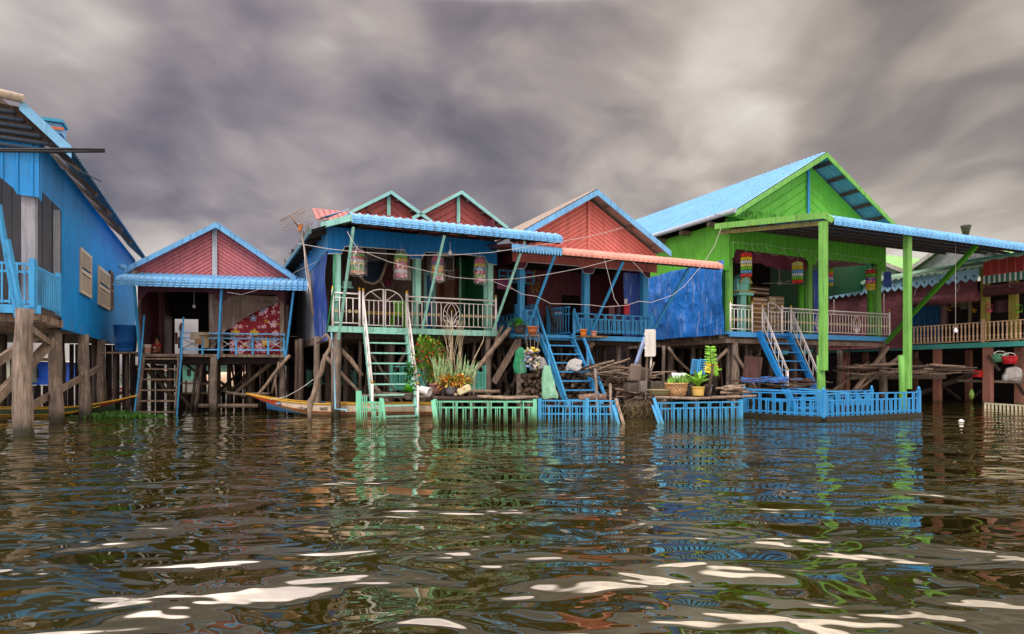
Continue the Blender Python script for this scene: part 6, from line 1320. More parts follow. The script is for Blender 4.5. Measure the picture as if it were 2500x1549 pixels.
# ================================================================ on the porch of the twin gabled house
bulb(1099, 590, 609, 622, f3, -.9, 'white bulb hanging under the pale blue awning of the twin gabled house')
bulb(2333, 592, 795, 813, f5, TCf+.6, 'white bulb on a long cord hanging from the wide canopy', .065)
hm = thing('hammock', 'dark blue hammock with beige edge slung across the left porch bay', 'hammock', f3.W(915, 660, 1.3)); hp = [f3.W(x, y, 1.3) for x, y in ((862, 640), (872, 668), (890, 688), (912, 694), (928, 684), (936, 665), (944, 640))]
MB().tube(hp, .045, 8).build('edge_rope', BEIGE, hm); mb = MB(); mb.grid([hp, [p.lerp(f3.W(920, 640, 1.5), .6) + Vector((0,.1,0)) for p in hp], [f3.W(930+i*3, 636, 1.6) for i in range(7)]], True); mb.build('cloth', M('navy_hammock', '#232f3f', 'cloth'), hm)
MB().tube([f3.W(928, 684, 1.3), f3.W(934, 694, 1.28), f3.W(938, 702, 1.25)], .03, 6).build('tassel', BEIGE, hm)
def frame(fr, x0, x1, y0, y1, tt, lab, c1, c2, name='picture_frame'):
    a0, a1 = fr.at(x0, y0, tt)[0], fr.at(x1, y0, tt)[0]; z1, z0 = fr.at((x0+x1)/2, y0, tt)[1], fr.at((x0+x1)/2, y1, tt)[1]
    t_ = thing(name, lab, 'picture', fr.P((a0+a1)/2, tt, z0)); MB().box(fr, a0+.03, a1-.03, tt+.005, tt+.02, z0+.03, z1-.03).build('print', M('pic'+c1, c1, 'cloth'), t_)
    mb = MB(); mb.box(fr, a0, a1, tt-.02, tt+.02, z0, z0+.03); mb.box(fr, a0, a1, tt-.02, tt+.02, z1-.03, z1); mb.box(fr, a0, a0+.03, tt-.02, tt+.02, z0+.031, z1-.031); mb.box(fr, a1-.03, a1, tt-.02, tt+.02, z0+.031, z1-.031); mb.build('frame', M('frm'+c2, c2, 'paint'), t_)
frame(f3, 895, 943, 603, 652, 2.2, 'large faded picture behind the first bead lantern', '#7f7780', '#b5afb3')
frame(f3, 960, 1004, 650, 684, 2.2, 'pale framed board behind the second bead lantern', '#8f8a80', '#c9c2b4')
frame(f3, 1040, 1068, 626, 664, 2.2, 'dark framed picture left of the slanting mint prop', '#6a6664', '#3a3231'); frame(f3, 1080, 1108, 626, 662, 2.2, 'dark framed picture with pale edge right of the slanting mint prop', '#5a5554', '#cfcac6'); frame(f3, 1093, 1110, 662, 684, 2.25, 'small framed print above the brown curtain', '#8a7878', '#8c8284')
mb = MB(); c = f3.W(946, 677, 1.9)
for _ in range(160): d = rdir(-1, 1); leaf(mb, c + Vector((d.x*.13, d.y*.1, d.z*.26)), d, (0,0,1), .07, .06, .2, 2)
mb.build('flower_bunch', M('wine_flower', '#8a2f55', 'leaf'), None, label='hanging bunch of wine red flowers between hammock and second lantern', cat='flowers')
def plastic_chair(p, col, lab, rz=0, s=1.0):
    t_ = thing('plastic_chair', lab, 'chair', p); m_ = M('chair_'+col, col, 'plain', .4); m = Matrix.Rotation(rz, 3, 'Z'); q_ = lambda x, y, z: Vector(p) + m @ Vector((x*s, y*s, z*s))
    MB().wbox(q_(0,0,.42), .44*s, .42*s, .035, rz).build('seat', m_, t_)
    mb = MB(); 
    for k in range(5): mb.wbox(q_(-.16+k*.08, .2, .64), .05*s, .025*s, .34*s, rz, .0)
    mb.wbox(q_(0,.2,.84), .42*s, .035*s, .1*s, rz); mb.wbox(q_(0,.2,.5), .42*s, .03*s, .04*s, rz); mb.build('backrest', m_, t_)
    for x in (-1, 1):
        for y in (-1, 1): MB().beam(q_(x*.18, y*.17, .41), q_(x*.21, y*.2, 0), .04*s, .04*s).build('leg', m_, t_)
    return t_
pc = f3.at(973, 800, .9); plastic_chair(f3.P(pc[0], .9, zfl3), '#5fbf1e', 'bright lime green plastic chair behind the porch gate', math.radians(200))
pc = f3.at(935, 800, 1.2); plastic_chair(f3.P(pc[0], 1.3, zfl3), '#5a2a30', 'dark wine plastic chair left of the lime green chair', math.radians(180))
al = thing('altar_shelf', 'small mint altar shelf at the left porch post', 'shelf', f3.W(846, 710, 1.2)); MB().wbox(f3.W(846, 703, 1.2), .35, .3, .05, .43).build('shelf', TURQ, al); MB().wbox(f3.W(846, 694, 1.2), .26, .2, .14, .43).build('box', TURQ, al); MB().lathe(f3.W(846, 688, 1.2), [(.05,0),(.03,.06),(.001,.14)], 8).build('spire', M('cream_plastic'), al)
# antenna
an = thing('tv_antenna', 'rusty television antenna on a pale pole at the left edge of the twin gabled house', 'antenna', W(742, 800, 18.2)); AM = M('antenna_metal', '#8a7468', 'plain', .5, metal=.3)
MB().tube([W(*q, 18.2) for q in ((764, 770), (756, 690), (748, 640), (742, 600), (736, 575), (728, 545))], [.035,.03,.03,.025,.022,.02], 7).build('mast', M('pale_mast', '#b3a196', 'wood'), an)
MB().tube([W(*q, 18.15) for q in ((742, 600), (745, 650), (752, 700), (750, 716), (757, 712), (752, 690))], .008, 5).build('cable', CORD, an)
MB().tube([W(733, 562, 18.2), W(708, 524, 17.9)], .022, 6).build('boom', AM, an)
for x, y, l in ((735, 525, 1), (726, 536, .9), (718, 530, .95), (712, 524, .9), (707, 528, .7)):
    MB().tube([W(x-32*l, y+16*l, 18.0), W(x+30*l, y-18*l, 18.2)], .006, 4).build('element', AM, an)
for (x0, y0, x1, y1, w_) in ((683, 548, 745, 512, 8), (692, 562, 760, 530, 8)):
    A, B = Vector(W(x0, y0, 18.1)), Vector(W(x1, y1, 18.1)); d = (B-A).normalized(); u_ = Vector((-d.z, 0, d.x))*w_/F*18/2; pts = [A+u_+d*.05, B+u_-d*.05, B, B-u_-d*.05, A-u_+d*.05, A, A+u_+d*.05]; MB().tube(pts, .007, 4).build('folded_dipole', AM, an)
MB().wbox(W(733, 556, 18.15), .09, .08, .2, 0, 0, .3).build('clamp', M('orange_rust', '#a8672c', 'plain'), an)
# ================================================================ wires
WW = [([(727,595,17.5),(800,608,16.6),(865,615,16.4),(1000,624,17.5),(1110,623,18),(1200,617,18.3),(1330,597,19),(1430,580,19.6),(1480,568,19.8),(1520,556,20)], .014, 'grey twisted cable running over both awnings to the salmon gable'),
 ([(848,566,17),(858,585,16.5),(875,610,16.5),(950,640,17),(1040,662,17.5),(1110,678,18),(1190,684,18.3),(1260,681,18.6),(1340,670,18.8),(1420,655,19),(1500,634,19.2)], .012, 'white cable drooping from the first slanting prop across to the pink awning'),
 ([(1195,684,18.3),(1225,696,18.5),(1250,705,18.6),(1275,719,18.7),(1310,724,18.8),(1345,742,18.9),(1395,743,19),(1440,745,19.1),(1480,750,19.2),(1530,746,19.3),(1560,736,19.3),(1590,739,19.3),(1620,729,19.4),(1640,722,19.5),(1670,700,20),(1720,640,21),(1745,600,21.5),(1760,558,21.8)], .012, 'white cable looping over the blue railing and up to the green eave'),
 ([(770,641,17),(720,665,18.5),(700,690,19),(650,702,19.6),(590,720,19.9),(555,714,20)], .011, 'white cable running down to the awning of the small red gabled house'),
 ([(1545,640,19.2),(1560,655,19.3),(1570,667,19.4)], .012, 'short white cable end hanging below the pink awning')]
for pts, r, lab in WW: wire([W(*p) for p in pts], r*.58, M('greyed_cord', '#b5aeab', 'plain', .6), 'cable', lab, 'cable', 'cables strung along the fronts')
wire([W(1475, 630, 20.2), W(1490, 690, 20.3), W(1500, 730, 20.3), W(1512, 748, 20.3)], .006, CORD, 'cable', 'thin dark cord hanging in the middle of the pink awning porch', 'cable')
for k, (y0, lab) in enumerate(((366, 'upper'), (370, 'lower'))): MB().tube([W(-200, y0-2, 8.9), W(60, y0, 9), W(160, y0-2+k*3, 9), W(255, 366+k*4, 9)], .018, 6).build('power_cable', BLK, None, label='%s of two black cables crossing the left blue gable and ending in the air' % lab, cat='cable')
MB().tube([W(138, 381, 12.9), W(200, 420, 12.6), W(247, 444, 12.5)], .01, 5).build('loose_wire', BLK, None, label='thin loose wire sticking out from the left blue eave', cat='wire')
mb = MB(); pts = [f5.W(x, y, -.25) for x, y in ((1785, 592), (1833, 596), (1870, 597), (1911, 606), (1950, 609), (1983, 614), (2020, 617), (2057, 623), (2110, 630), (2160, 637))]
mb.tube(pts, .006, 4)
for a_, b_ in zip(pts[1:-1], pts[2:]): mb.tube([a_.lerp(b_, f) - Vector((0,0,1.5*f*(1-f))) for f in [k/6 for k in range(7)]], .005, 4)
mb.build('string_lights', CORD, None, label='thin string of lights looped along the green valance', cat='string lights')
# ================================================================ around the blue stairs
pot_o, pp1 = pot(1269, 817, 20.3, .2, .3, '#4a4546', 'dark grey planter on the blue shelf left of the blue stairs')
mb = MB()
for k in range(16): a = R.uniform(0, 6.28); leaf(mb, pp1, Vector((math.cos(a), math.sin(a), R.uniform(.3,1.6))), (0,0,1), R.uniform(.3,.55), .12, .45, 5)
plant('potted_plant', 'broad leaved green plant in the dark planter on the blue shelf', pp1, [('foliage', mb, M('fresh_green2', '#4f9a2e', 'leaf'))])
pot(1300, 818, 20.0, .165, .25, '#b3663c', 'terracotta pot with saucer on the board beside the blue stairs'); pot(1424, 824, 20.0, .11, .24, '#c9702c', 'orange clay pot on the board right of the blue stairs'); pot(1450, 825, 20.1, .09, .2, '#b8806a', 'small pinkish clay pot beside the slanting blue prop')
jar = f4.P(f4.at(1352, 815, 1.4)[0], 1.4, zfl4); MB().lathe(jar, [(.001,0),(.24,0),(.34,.25),(.37,.5),(.33,.72),(.3,.78),(.3,.8),(.001,.8)], 20).build('water_jar', M('brown_jar', '#5b4638', 'plain', .7), None, label='big brown earthen water jar inside the porch behind the blue gate', cat='jar')
for i, dx in enumerate((-.0, .14)): MB().wbox(jar + Vector((dx+.02, -.1, .84)), .12, .22, .07, .5).build('shoe', M('white_shoe', '#c9c4c4', 'plain'), None, label='white shoe standing on the brown water jar', cat='shoe', group='pair of white shoes on the jar')
pole([f4.W(1335, 738, .8), f4.W(1350, 785, .8), f4.W(1368, 812, .8)], .04, WOODD, None, 'crooked_pole', label='crooked dark pole leaning in front of the brown water jar', cat='pole')
for x0, x1, y0, y1, c_, lab in ((1522, 1536, 742, 768, '#a32030', 'small red garment hanging over the blue railing of the middle house'), (1523, 1530, 730, 742, '#cdc8c8', 'white scrap of cloth above the red garment'), (1485, 1500, 745, 785, '#6e4650', 'mauve cloth hanging behind the blue railing'), (1505, 1516, 748, 800, '#4a3350', 'dark purple cloth hanging behind the blue railing'), (1213, 1250, 683, 706, '#6b2a55', 'purple cloth hanging in the dark left window of the middle house')):
    rag(x0, x1, y0, y1, f4, -.15 if x0 in (1522, 1523) else .4, M('cl'+c_, c_, 'cloth'), lab, sd=x0)
mb = MB(); c = f4.W(1306, 690, 1.2)
for _ in range(70): d = rdir(-1, 1); leaf(mb, c + Vector((d.x*.12, d.y*.08, d.z*.35)), d, (0,0,1), .09, .06, .2, 2)
mb.build('flower_garland', M('gold_flower', '#a98a34', 'leaf'), None, label='dim yellow flower garland hanging by the dark window of the middle house', cat='flowers')
def sack(px, y0, y1, d, w, mat, lab, name='sack', top=.35, sd=0, parts=None):
    t_, b_ = W(px, y0, d), W(px, y1, d); h = t_.z-b_.z; mb = MB(); rows = []
    for i in range(15):
        f = i/14; pf = (.16+.5*min(1, f/.12)+.34*min(1, f/.6)) if top > .5 else (top+(1-top)*f**.9); rr = w/2*pf*(1-.18*max(0, (f-.9)/.1)); rows.append([(b_.x+rr*(1+.22*noise.noise(Vector((math.cos(a)*1.5, math.sin(a)*1.5, f*4+sd)))+.05*math.sin(7*a+sd+f*2))*math.cos(a)+.03*math.sin(f*3+sd), b_.y+rr*.5*(1+.35*noise.noise(Vector((math.cos(a)*2, f*5, sd+9)))+.12*math.sin(9*a+sd))*math.sin(a), t_.z-h*f+.02*math.sin(3*a+sd)*(f > .9)) for a in [2*math.pi*k/30 for k in range(31)]])
    mb.grid(rows, True); mb.add([rows[-1][k] for k in range(30)], [tuple(range(30))]); return mb.build(name, mat, None, label=lab, cat='sack')
sack(1272, 848, 912, 19.9, .40, M('green_net', '#2f8a60', 'tarp', .6), 'full dark green net sack hanging left of the blue stairs', 'net_sack', .55, 3)
sack(1338, 893, 973, 18.6, .50, M('mint_sack', '#86bd9e', 'tarp', .6), 'pale green woven sack hanging against the lower blue stairs', 'woven_sack', .4, 5)
gs = thing('bottle_bag', 'clear net bag full of plastic bottles under a wire ring', 'bag', W(1300, 905, 19.7)); cols = ['#b9b2a8', '#cfc9c0', '#a89a82', '#d9c23a', '#7f95c0', '#c9a0a4', '#e0dcd4', '#9b8f7a', '#8fa39a']
for k in range(64):
    a = R.uniform(0, 6.28); rr = .22*math.sqrt(R.random()); z = R.uniform(.06, .7); c_ = R.choice(cols); p = W(1300, 908, 19.7) + Vector((rr*math.cos(a), rr*math.sin(a), z)); d = rdir(-.6, .8)
    MB().lathe(p, [(.001,-.07),(.035,-.07),(.035,.03),(.015,.06),(.015,.08),(.001,.08)], 7, ax=d).build('bottle', M('btl'+c_, c_, 'plain', .3), gs)
MB().torus(W(1300, 818, 19.7), .24, .014, (0,.25,1), 22, 5).build('wire_ring', WOODD, gs); mb = MB()
for k in range(10): a = 2*math.pi*k/10; p = W(1300, 818, 19.7); mb.tube([p + Vector((.24*math.cos(a), .24*math.sin(a), 0)), p + Vector((.17*math.cos(a), .17*math.sin(a), -.4)), p + Vector((.19*math.cos(a), .19*math.sin(a), -.9))], .005, 4)
mb.build('net', M('grey_net', '#77716a', 'plain'), gs)
sack(1402, 876, 905, 20.6, .5, M('white_sack', '#bdb9b8', 'tarp'), 'crumpled white sack with blue print on the firewood under the blue stairs', 'crumpled_sack', .6, 8)
sack(1322, 872, 900, 20.7, .3, M('white_sack'), 'small crumpled white bag behind the bottle bag', 'crumpled_sack', .6, 12)
# firewood
LOGM = [M('log_a', '#7d6756', 'log', .85), M('log_b', '#64503f', 'log', .9), M('log_c', '#8f7a68', 'log', .85)]; ENDM = M('log_end', '#a58b6c', 'log', .8)
protos = []
for k in range(6):
    r = R.uniform(.045, .075); l = R.uniform(.5, .75); n_ = 6; pts = [Vector((R.uniform(-.012,.012), -l/2+l*i/n_, R.uniform(-.012,.012))) for i in range(n_+1)]
    protos.append((MB().tube(pts, [r*R.uniform(.85,1.1) for _ in pts], 8, wob=.08), LOGM[k % 3], r))
first = []
def log_inst(k, loc, rot, lab, grp, sc=1.0):
    if len(first) <= k:
        pass
    mb, mt, r = protos[k]
    if k not in LOGD:
        o = mb.build('firewood_log', mt, None, org=Vector((0,0,0))); LOGD[k] = o
    else: o = LOGD[k].copy(); COL.objects.link(o)
    o.location = loc; o.rotation_euler = rot; o.scale = (sc, sc, sc); o['label'] = lab; o['category'] = 'firewood'; o['group'] = grp; return o
LOGD = {}
zb_pile = .34
for row in range(11):
    z = zb_pile + row*.105
    x0, x1 = 1268 + 2*row, 1560 - max(0, row-3)*14
    px = x0
    while px < x1:
        d = 21.1 + R.uniform(-.12, .25) + 0; p = W(px, 900, d); p.z = z + R.uniform(-.025,.025)
        if not (row > 8 and px < 1320):
            log_inst(R.randrange(6), p, (R.uniform(-.12,.12), R.uniform(-3,3), -.43 + R.uniform(-.3,.3)), 'short round firewood log in the big stack under the blue stairs', 'firewood stack under the blue stairs', R.uniform(.8, 1.15))
        px += R.uniform(9.5, 13)
for k in range(40):
    x = R.uniform(1400, 1560); y = 888 + abs(x-1450)*.18 + R.uniform(0, 26); d = 20.2 + R.uniform(0, .6); L_ = R.uniform(.5, 1.2); p = W(x, y, d); a = R.uniform(-.35, .35)
    MB().tube([p, p + Vector((L_/2*math.cos(a), 0, L_/2*math.sin(a)+.02)), p + Vector((L_*math.cos(a), R.uniform(-.2,.2), L_*math.sin(a)))], R.uniform(.014, .03), 5, wob=.1).build('stick', R.choice((WOOD, WOODD, WOODL)), None, label='thin dry stick in the brushwood pile right of the blue stairs', cat='stick', group='brushwood pile right of the blue stairs')
MB().tube([W(1414, 972, 18.3), W(1447, 970, 18.2), W(1481, 972, 18.1)], [.105,.1,.11], 12, wob=.04).build('log', M('pale_log', '#8f7464', 'log'), None, label='thick pale log lying across the top of the fence below the blue stairs', cat='log')
wp = thing('wood_platform', 'timber platform carrying the firewood below the middle house', 'platform', W(1420, 1025, 19.9))
for k in range(5): MB().beam(W(1262, 978, 20.0+k*.35) + Vector((0,0,-.15)), W(1580, 978, 20.0+k*.35) + Vector((0,0,-.15)), .12, .08).build('beam', WOODD, wp)
for px in (1272, 1340, 1388, 1500, 1560): p = W(px, 1000, 19.5); stilt(wp, (p.x, p.y), .3, .06, WETW, name='leg')
for (a_, b_, lab) in (((1453, 900, 18.4), (1460, 1040, 17.5), 'thin upright pole in the water right of the blue stairs'), ((1490, 940, 17.8), (1491, 1045, 16.4), 'second dark upright pole beside the blue fence right end')): pole([W(*a_), W(*b_)], .04, WETW, None, 'upright_pole', label=lab, cat='pole')
mb = MB()
for _ in range(60): a = R.uniform(1530, 1590); p = W(a, R.uniform(975, 990), 18.6); mb.tube([p, p + Vector((R.uniform(-.2,.2), R.uniform(-.1,.1), -.25)), p + Vector((R.uniform(-.4,.4), 0, -.55))], .008, 4)
mb.build('dry_roots', M('dry_weed'), None, kind='stuff', label='tangle of dry roots hanging to the water between the two blue fences', cat='roots')
for k in range(26): 
    p = W(R.uniform(1520, 1625), R.uniform(955, 985), R.uniform(18.6, 19.4)); MB().tube([p, p + Vector((R.uniform(.3,.7)*R.choice((-1,1)), R.uniform(-.1,.1), R.uniform(-.18,.18)))], R.uniform(.02,.04), 6, wob=.1).build('stick', R.choice((WOOD, WOODD)), None, label='stick in the driftwood heap below the white meter box', cat='stick', group='driftwood below the meter box')
# meter box and junk near it
mb_ = thing('meter_box', 'tall white steel meter box on a thin post between pink awning house and green house', 'meter box', W(1586, 1000, 18.6)); bx = W(1587, 838, 18.6); bh = 66/F*18.6
MB().wbox(bx, .27, .2, bh, -.3).build('cabinet', M('box_white', '#c9c5bd', 'paint', .4, .25), mb_); MB().wbox(bx + Vector((.03,-.1,0)), .22, .012, bh-.05, -.3).build('door', M('box_white'), mb_)
for dz in (.25, -.14): MB().wbox(bx + Vector((-.14,.0,dz)), .05, .12, .03, -.3).build('bracket', M('steel'), mb_)
MB().beam(W(1580, 868, 18.75), W(1575, 990, 18.75), .05, .05).build('post', WOOD, mb_); MB().tube([W(1590, 872, 18.6), W(1588, 905, 18.6)], .03, 6).build('conduit', M('box_white'), mb_)
MB().tube([W(1575, 825, 18.9), W(1566, 850, 18.9), W(1556, 880, 18.9), W(1551, 892, 18.9)], .06, 10).build('bent_pipe', M('grey_blue_pipe', '#8a9bc4', 'plain', .4), None, label='curved grey blue pipe behind the white meter box', cat='pipe')
o = MB().wbox(W(1551, 911, 18.5), .36, .12, .5, .2, 0, .08).build('grey_board', M('taupe_board', '#71625a', 'paint', .7), None, label='taupe cushion like board standing below the white meter box', cat='board'); o.modifiers.new('bv', 'BEVEL').width = .05
o = MB().wbox(W(1573, 915, 18.8), .3, .1, .4, -.3, 0, .2).build('round_board', M('taupe_dark', '#54483f', 'paint', .7), None, label='darker board leaning behind the taupe board', cat='board'); o.modifiers.new('bv', 'BEVEL').width = .05
MB().wbox(W(1545, 946, 18.6), .42, .35, .25, .2).build('stone_block', M('grey_stone', '#5d544a', 'log', .95), None, label='rough grey stone block under the taupe board', cat='block'); MB().wbox(W(1570, 943, 18.2), .17, .2, .3, .1).build('concrete_block', M('pale_concrete', '#8a817a', 'log', .9), None, label='small pale concrete block right of the rough stone', cat='block')
MB().wbox(W(1606, 942, 18.9), .5, .3, .26, .1).build('concrete_box', M('grey_stone'), None, label='low mossy concrete box behind the oval basin', cat='block')
pole([W(1589, 925, 18.3), W(1590, 905, 18.3), W(1597, 885, 18.3)], .03, WOOD, None, 'bent_branch', label='short bent branch below the meter box', cat='branch')
# ================================================================ plants by the green house
rf = thing('plant_raft', 'pole platform carrying basket and pots above the blue fence', 'platform', W(1700, 1030, 17.5))
for i in range(8): pole([W(1590+R.uniform(-8,8), 972, 16.9+i*.16) + Vector((0,0,.02)), W(1812, 972, 17.3+i*.16) + Vector((0,0,.0))], R.uniform(.03,.05), WOOD if i % 2 else WOODD, rf, 'pole')
for px in (1625, 1700, 1790): p = W(px, 1000, 17.6); stilt(rf, (p.x, p.y), .55, .06, WETW, name='leg')
pole([W(1598, 970, 16.6), W(1690, 974, 16.7), W(1770, 970, 17), W(1845, 967, 17.4)], .035, WOODL, None, 'bamboo_pole', label='long pale pole lying along the fence below the basket', cat='pole')
MB().lathe(W(1611, 968, 17.0), [(.001,0),(.2,0),(.27,.1),(.31,.17),(.33,.18),(.3,.14),(.001,.1)], 24).build('basin', M('olive_basin', '#8c8260', 'plain', .5), None, label='wide oval olive basin at the left of the basket', cat='basin')
def weave(key):
    if key in MC: return MC[key]
    m = M(key, '#c9a06c', 'plain', .7); t = m.node_tree; b = [n for n in t.nodes if n.type == 'BSDF_PRINCIPLED'][0]
    ck = N(t, 'ShaderNodeTexChecker'); ck.inputs['Scale'].default_value = 26; ck.inputs[1].default_value = (*L('#cfa678'), 1); ck.inputs[2].default_value = (*L('#8a6440'), 1); t.links.new(mapped(t, (1,1,1)).outputs[0], ck.inputs[0]); t.links.new(ck.outputs[0], b.inputs['Base Color']); return m
bkp = W(1651, 970, 17.0); MB().lathe(bkp, [(.001,0),(.22,0),(.27,.18),(.29,.33),(.31,.34),(.3,.37),(.27,.36),(.24,.2),(.001,.2)], 26).build('basket', weave('woven_cane'), None, label='large woven cane basket on the platform above the blue fence', cat='basket')
_, py_ = pot(1704, 967, 17.0, .165, .24, '#c9a858', 'ribbed yellow pot with the broad lime leaves', rib=True, taper=.85); pot(1683, 965, 17.3, .11, .26, '#6b6763', 'narrow grey pot between basket and yellow pot'); pot(1729, 964, 17.2, .11, .26, '#6d6866', 'grey pot right of the yellow pot')
mb = MB()
for k in range(22): a = R.uniform(0, 6.28); leaf(mb, py_, Vector((math.cos(a)*.6, math.sin(a)*.4, R.uniform(.8,2.0))), (0,0,1), R.uniform(.22,.58), .11, R.uniform(.1,.6), 6)
plant('banana_plant', 'young broad leaved lime green plant in the ribbed yellow pot', py_, [('foliage', mb, M('lime_leaf', '#74b030', 'leaf'))])
p = W(1738, 940, 17.4); mb = MB(); top = W(1735, 846, 17.4); my = MB(); stem = [p, p.lerp(top, .35) + Vector((.02,0,0)), p.lerp(top, .7) - Vector((.02,0,0)), top]
for k in range(40):
    f = .3+.7*k/40; c = p.lerp(top, f); g = 1 if k % 2 else -1; leaf(mb if f > .55 else my, c, Vector((g, R.uniform(-.3,.3), R.uniform(.1,.6))), (0,-1,.4), .22*(1.15-f*.5), .05, .3, 4)
for k in range(16): c = W(1748, 905, 17.3); a = R.uniform(0, 6.28); leaf(mb, c, Vector((math.cos(a), -.2, math.sin(a))), (0,-1,0), .16, .04, .2, 3)
ms = MB().tube(stem, [.02,.015,.01,.006], 6); ms.tube([W(1724, 968, 17.1), W(1735, 930, 17.1), W(1741, 890, 17.2)], [.05,.04,.03], 7, wob=.1)
plant('frond_plant', 'tall young plant with fern like yellow green fronds beside a forked dark stake', p, [('foliage', mb, M('fern_green', '#6ba32c', 'leaf')), ('yellow_leaves', my, M('fern_yellow', '#c4b52e', 'leaf')), ('stem', ms, WOODD)])
for px, n_, col, lab in ((1665, 80, '#5d8a32', 'small bushy herb growing behind the cane basket'), (1655, 60, '#6fa83a', 'grassy shoots growing in the cane basket')):
    mb = MB(); c = W(px, 935 if n_ == 80 else 945, 17.2)
    for _ in range(n_): leaf(mb, c + Vector((R.uniform(-.25,.25), R.uniform(-.1,.1), 0)), Vector((R.uniform(-.5,.5), R.uniform(-.4,.4), 1)), (R.uniform(-1,1),-1,0), R.uniform(.1,.28), .03, .2, 3)
    plant('herb', lab, c, [('foliage', mb, M('herb'+col, col, 'leaf'))])
mb = MB(); mb.grid([[W(x, y, d) + Vector((0,0,.02*math.sin(x))) for x in (1640, 1652, 1664, 1676)] for y, d in ((926, 18.4), (921, 18.8), (910, 19.4))], True); mb.build('white_sheet', M('white_paint'), None, label='white sheet lying on the brushwood behind the cane basket', cat='sheet')
sb = thing('window_shutter', 'pair of blue louvred shutters leaning under the green house', 'shutter', W(1705, 915, 19.6))
for k, x in enumerate((1694, 1713)):
    mb = MB(); c = W(x+2, 896, 19.6); m = Matrix.Rotation(.12, 3, 'Y')
    for dx in (-.09, .09): mb.wbox(c + m @ Vector((dx,0,0)), .035, .03, .46, 0, 0, .12)
    for i in range(9): mb.wbox(c + m @ Vector((0,0,-.2+i*.05)), .15, .025, .02 if 0 < i < 8 else .04, 0, .5, .12)
    mb.build('shutter_leaf', BLUED, sb)
sh_ = thing('spirit_house', 'small mint green spirit house with gold trim on a post at the green porch corner', 'shrine', f5.W(1808, 812, .5)); GO2 = M('gilt', '#b89a4a', 'paint'); MINT = M('mint_shrine', '#7fc9bd', 'paint'); c = f5.W(1811, 712, .5)
zf_ = f5.at(1811, 715, .5)[1]; s_ = f5.at(1811, 712, .5)[0]
MB().box(f5, s_-.13, s_+.13, .4, .62, zfl5, zf_-.12).build('pedestal', MINT, sh_); MB().box(f5, s_-.36, s_+.36, .25, .8, zf_-.12, zf_).build('base', MINT, sh_); MB().box(f5, s_-.42, s_+.42, .2, .85, zf_, zf_+.04).build('base_edge', GO2, sh_)
MB().box(f5, s_-.2, s_+.2, .36, .7, zf_+.04, zf_+.36).build('body', MINT, sh_); mb = MB()
mb.prism([f5.P(s_-.28, .3, zf_+.34), f5.P(s_+.28, .3, zf_+.34), f5.P(s_, .3, zf_+.72)], f5.v*.5); mb.build('roof', MINT, sh_)
for g in (-1, 1): MB().beam(f5.P(s_+g*.3, .28, zf_+.34), f5.P(s_, .28, zf_+.75), .04, .05, (0,0,1)).build('roof_trim', GO2, sh_)
MB().lathe(f5.P(s_, .3, zf_+.72), [(.04,0),(.02,.08),(.001,.18)], 8).build('finial', GO2, sh_); MB().box(f5, s_-.32, s_-.22, .4, .6, zf_+.04, zf_+.5).build('side_wing', MINT, sh_)
fan = thing('ceiling_fan', 'white ceiling fan hanging in the green house porch', 'fan', f5.W(1903, 693, 1.6)); c = f5.W(1903, 692, 1.6)
MB().lathe(c, [(.001,-.06),(.1,-.05),(.12,0),(.08,.06),(.03,.1),(.03,.3),(.001,.3)], 14).build('motor', M('fan_white', '#b9b4b0', 'plain'), fan); MB().tube([c + Vector((0,0,.3)), c + Vector((0,0,1.1))], .015, 5).build('rod', CORD, fan)
for a in (math.pi*.98, math.pi*.1, math.pi*1.55): d = Vector((math.cos(a), math.sin(a), 0)); MB().hexa([c + d*r_ + Vector((-d.y, d.x, 0))*w_ + Vector((0,0,z_)) for z_ in (-.01,.005) for r_, w_ in ((.12,-.05),(.72,-.075),(.72,.075),(.12,.05))]).build('blade', M('fan_white'), fan)
def crate(x0, x1, y0, y1, tt, lab, c_='#a97f58', lid=None, dd=.5):
    a0, a1 = f5.at(x0, y0, tt)[0], f5.at(x1, y0, tt)[0]; z1, z0 = f5.at((x0+x1)/2, y0, tt)[1], f5.at((x0+x1)/2, y1, tt)[1]
    cr_ = thing('carton', lab, 'box', f5.P((a0+a1)/2, tt, z0), 'cartons stacked on the green house porch'); MB().box(f5, a0+.01, a1-.01, tt, tt+dd, z0+.01, z1-.01).build('carton_body', M('ct'+c_, c_, 'cloth'), cr_)
    mb = MB(); n_ = 2
    for i in range(n_): z = z0+(z1-z0)*(i+.6)/(n_+.2); mb.box(f5, a0+.005, a1-.005, tt-.01, tt-.002, z-.025, z+.025)
    mb.build('tape', M('carton_white', '#cfc8bc', 'plain'), cr_)
ys = [812, 790, 768, 746, 724]
for i in range(4):
    for j, (x0, x1) in enumerate(((1878, 1896), (1897, 1914))): crate(x0, x1, ys[i+1], ys[i], 1.5, '%s carton from the floor in the %s column behind the arched porch gate' % (('lowest','second','third','topmost')[i], ('left','right')[j]), ('#b08a62', '#c3ac8c')[(i+j) % 2])
for i in range(4): crate(1838, 1872, ys[i+1]+2, ys[i]+2, 1.1, '%s brown carton from the floor left of the arched porch gate' % ('lowest','second','third','topmost')[i], ('#a8783c', '#9c7048')[i % 2])
crate(1832, 1878, 700, 722, 2.6, 'wide dark wooden crate stacked at the back of the green porch', '#6b4c38')
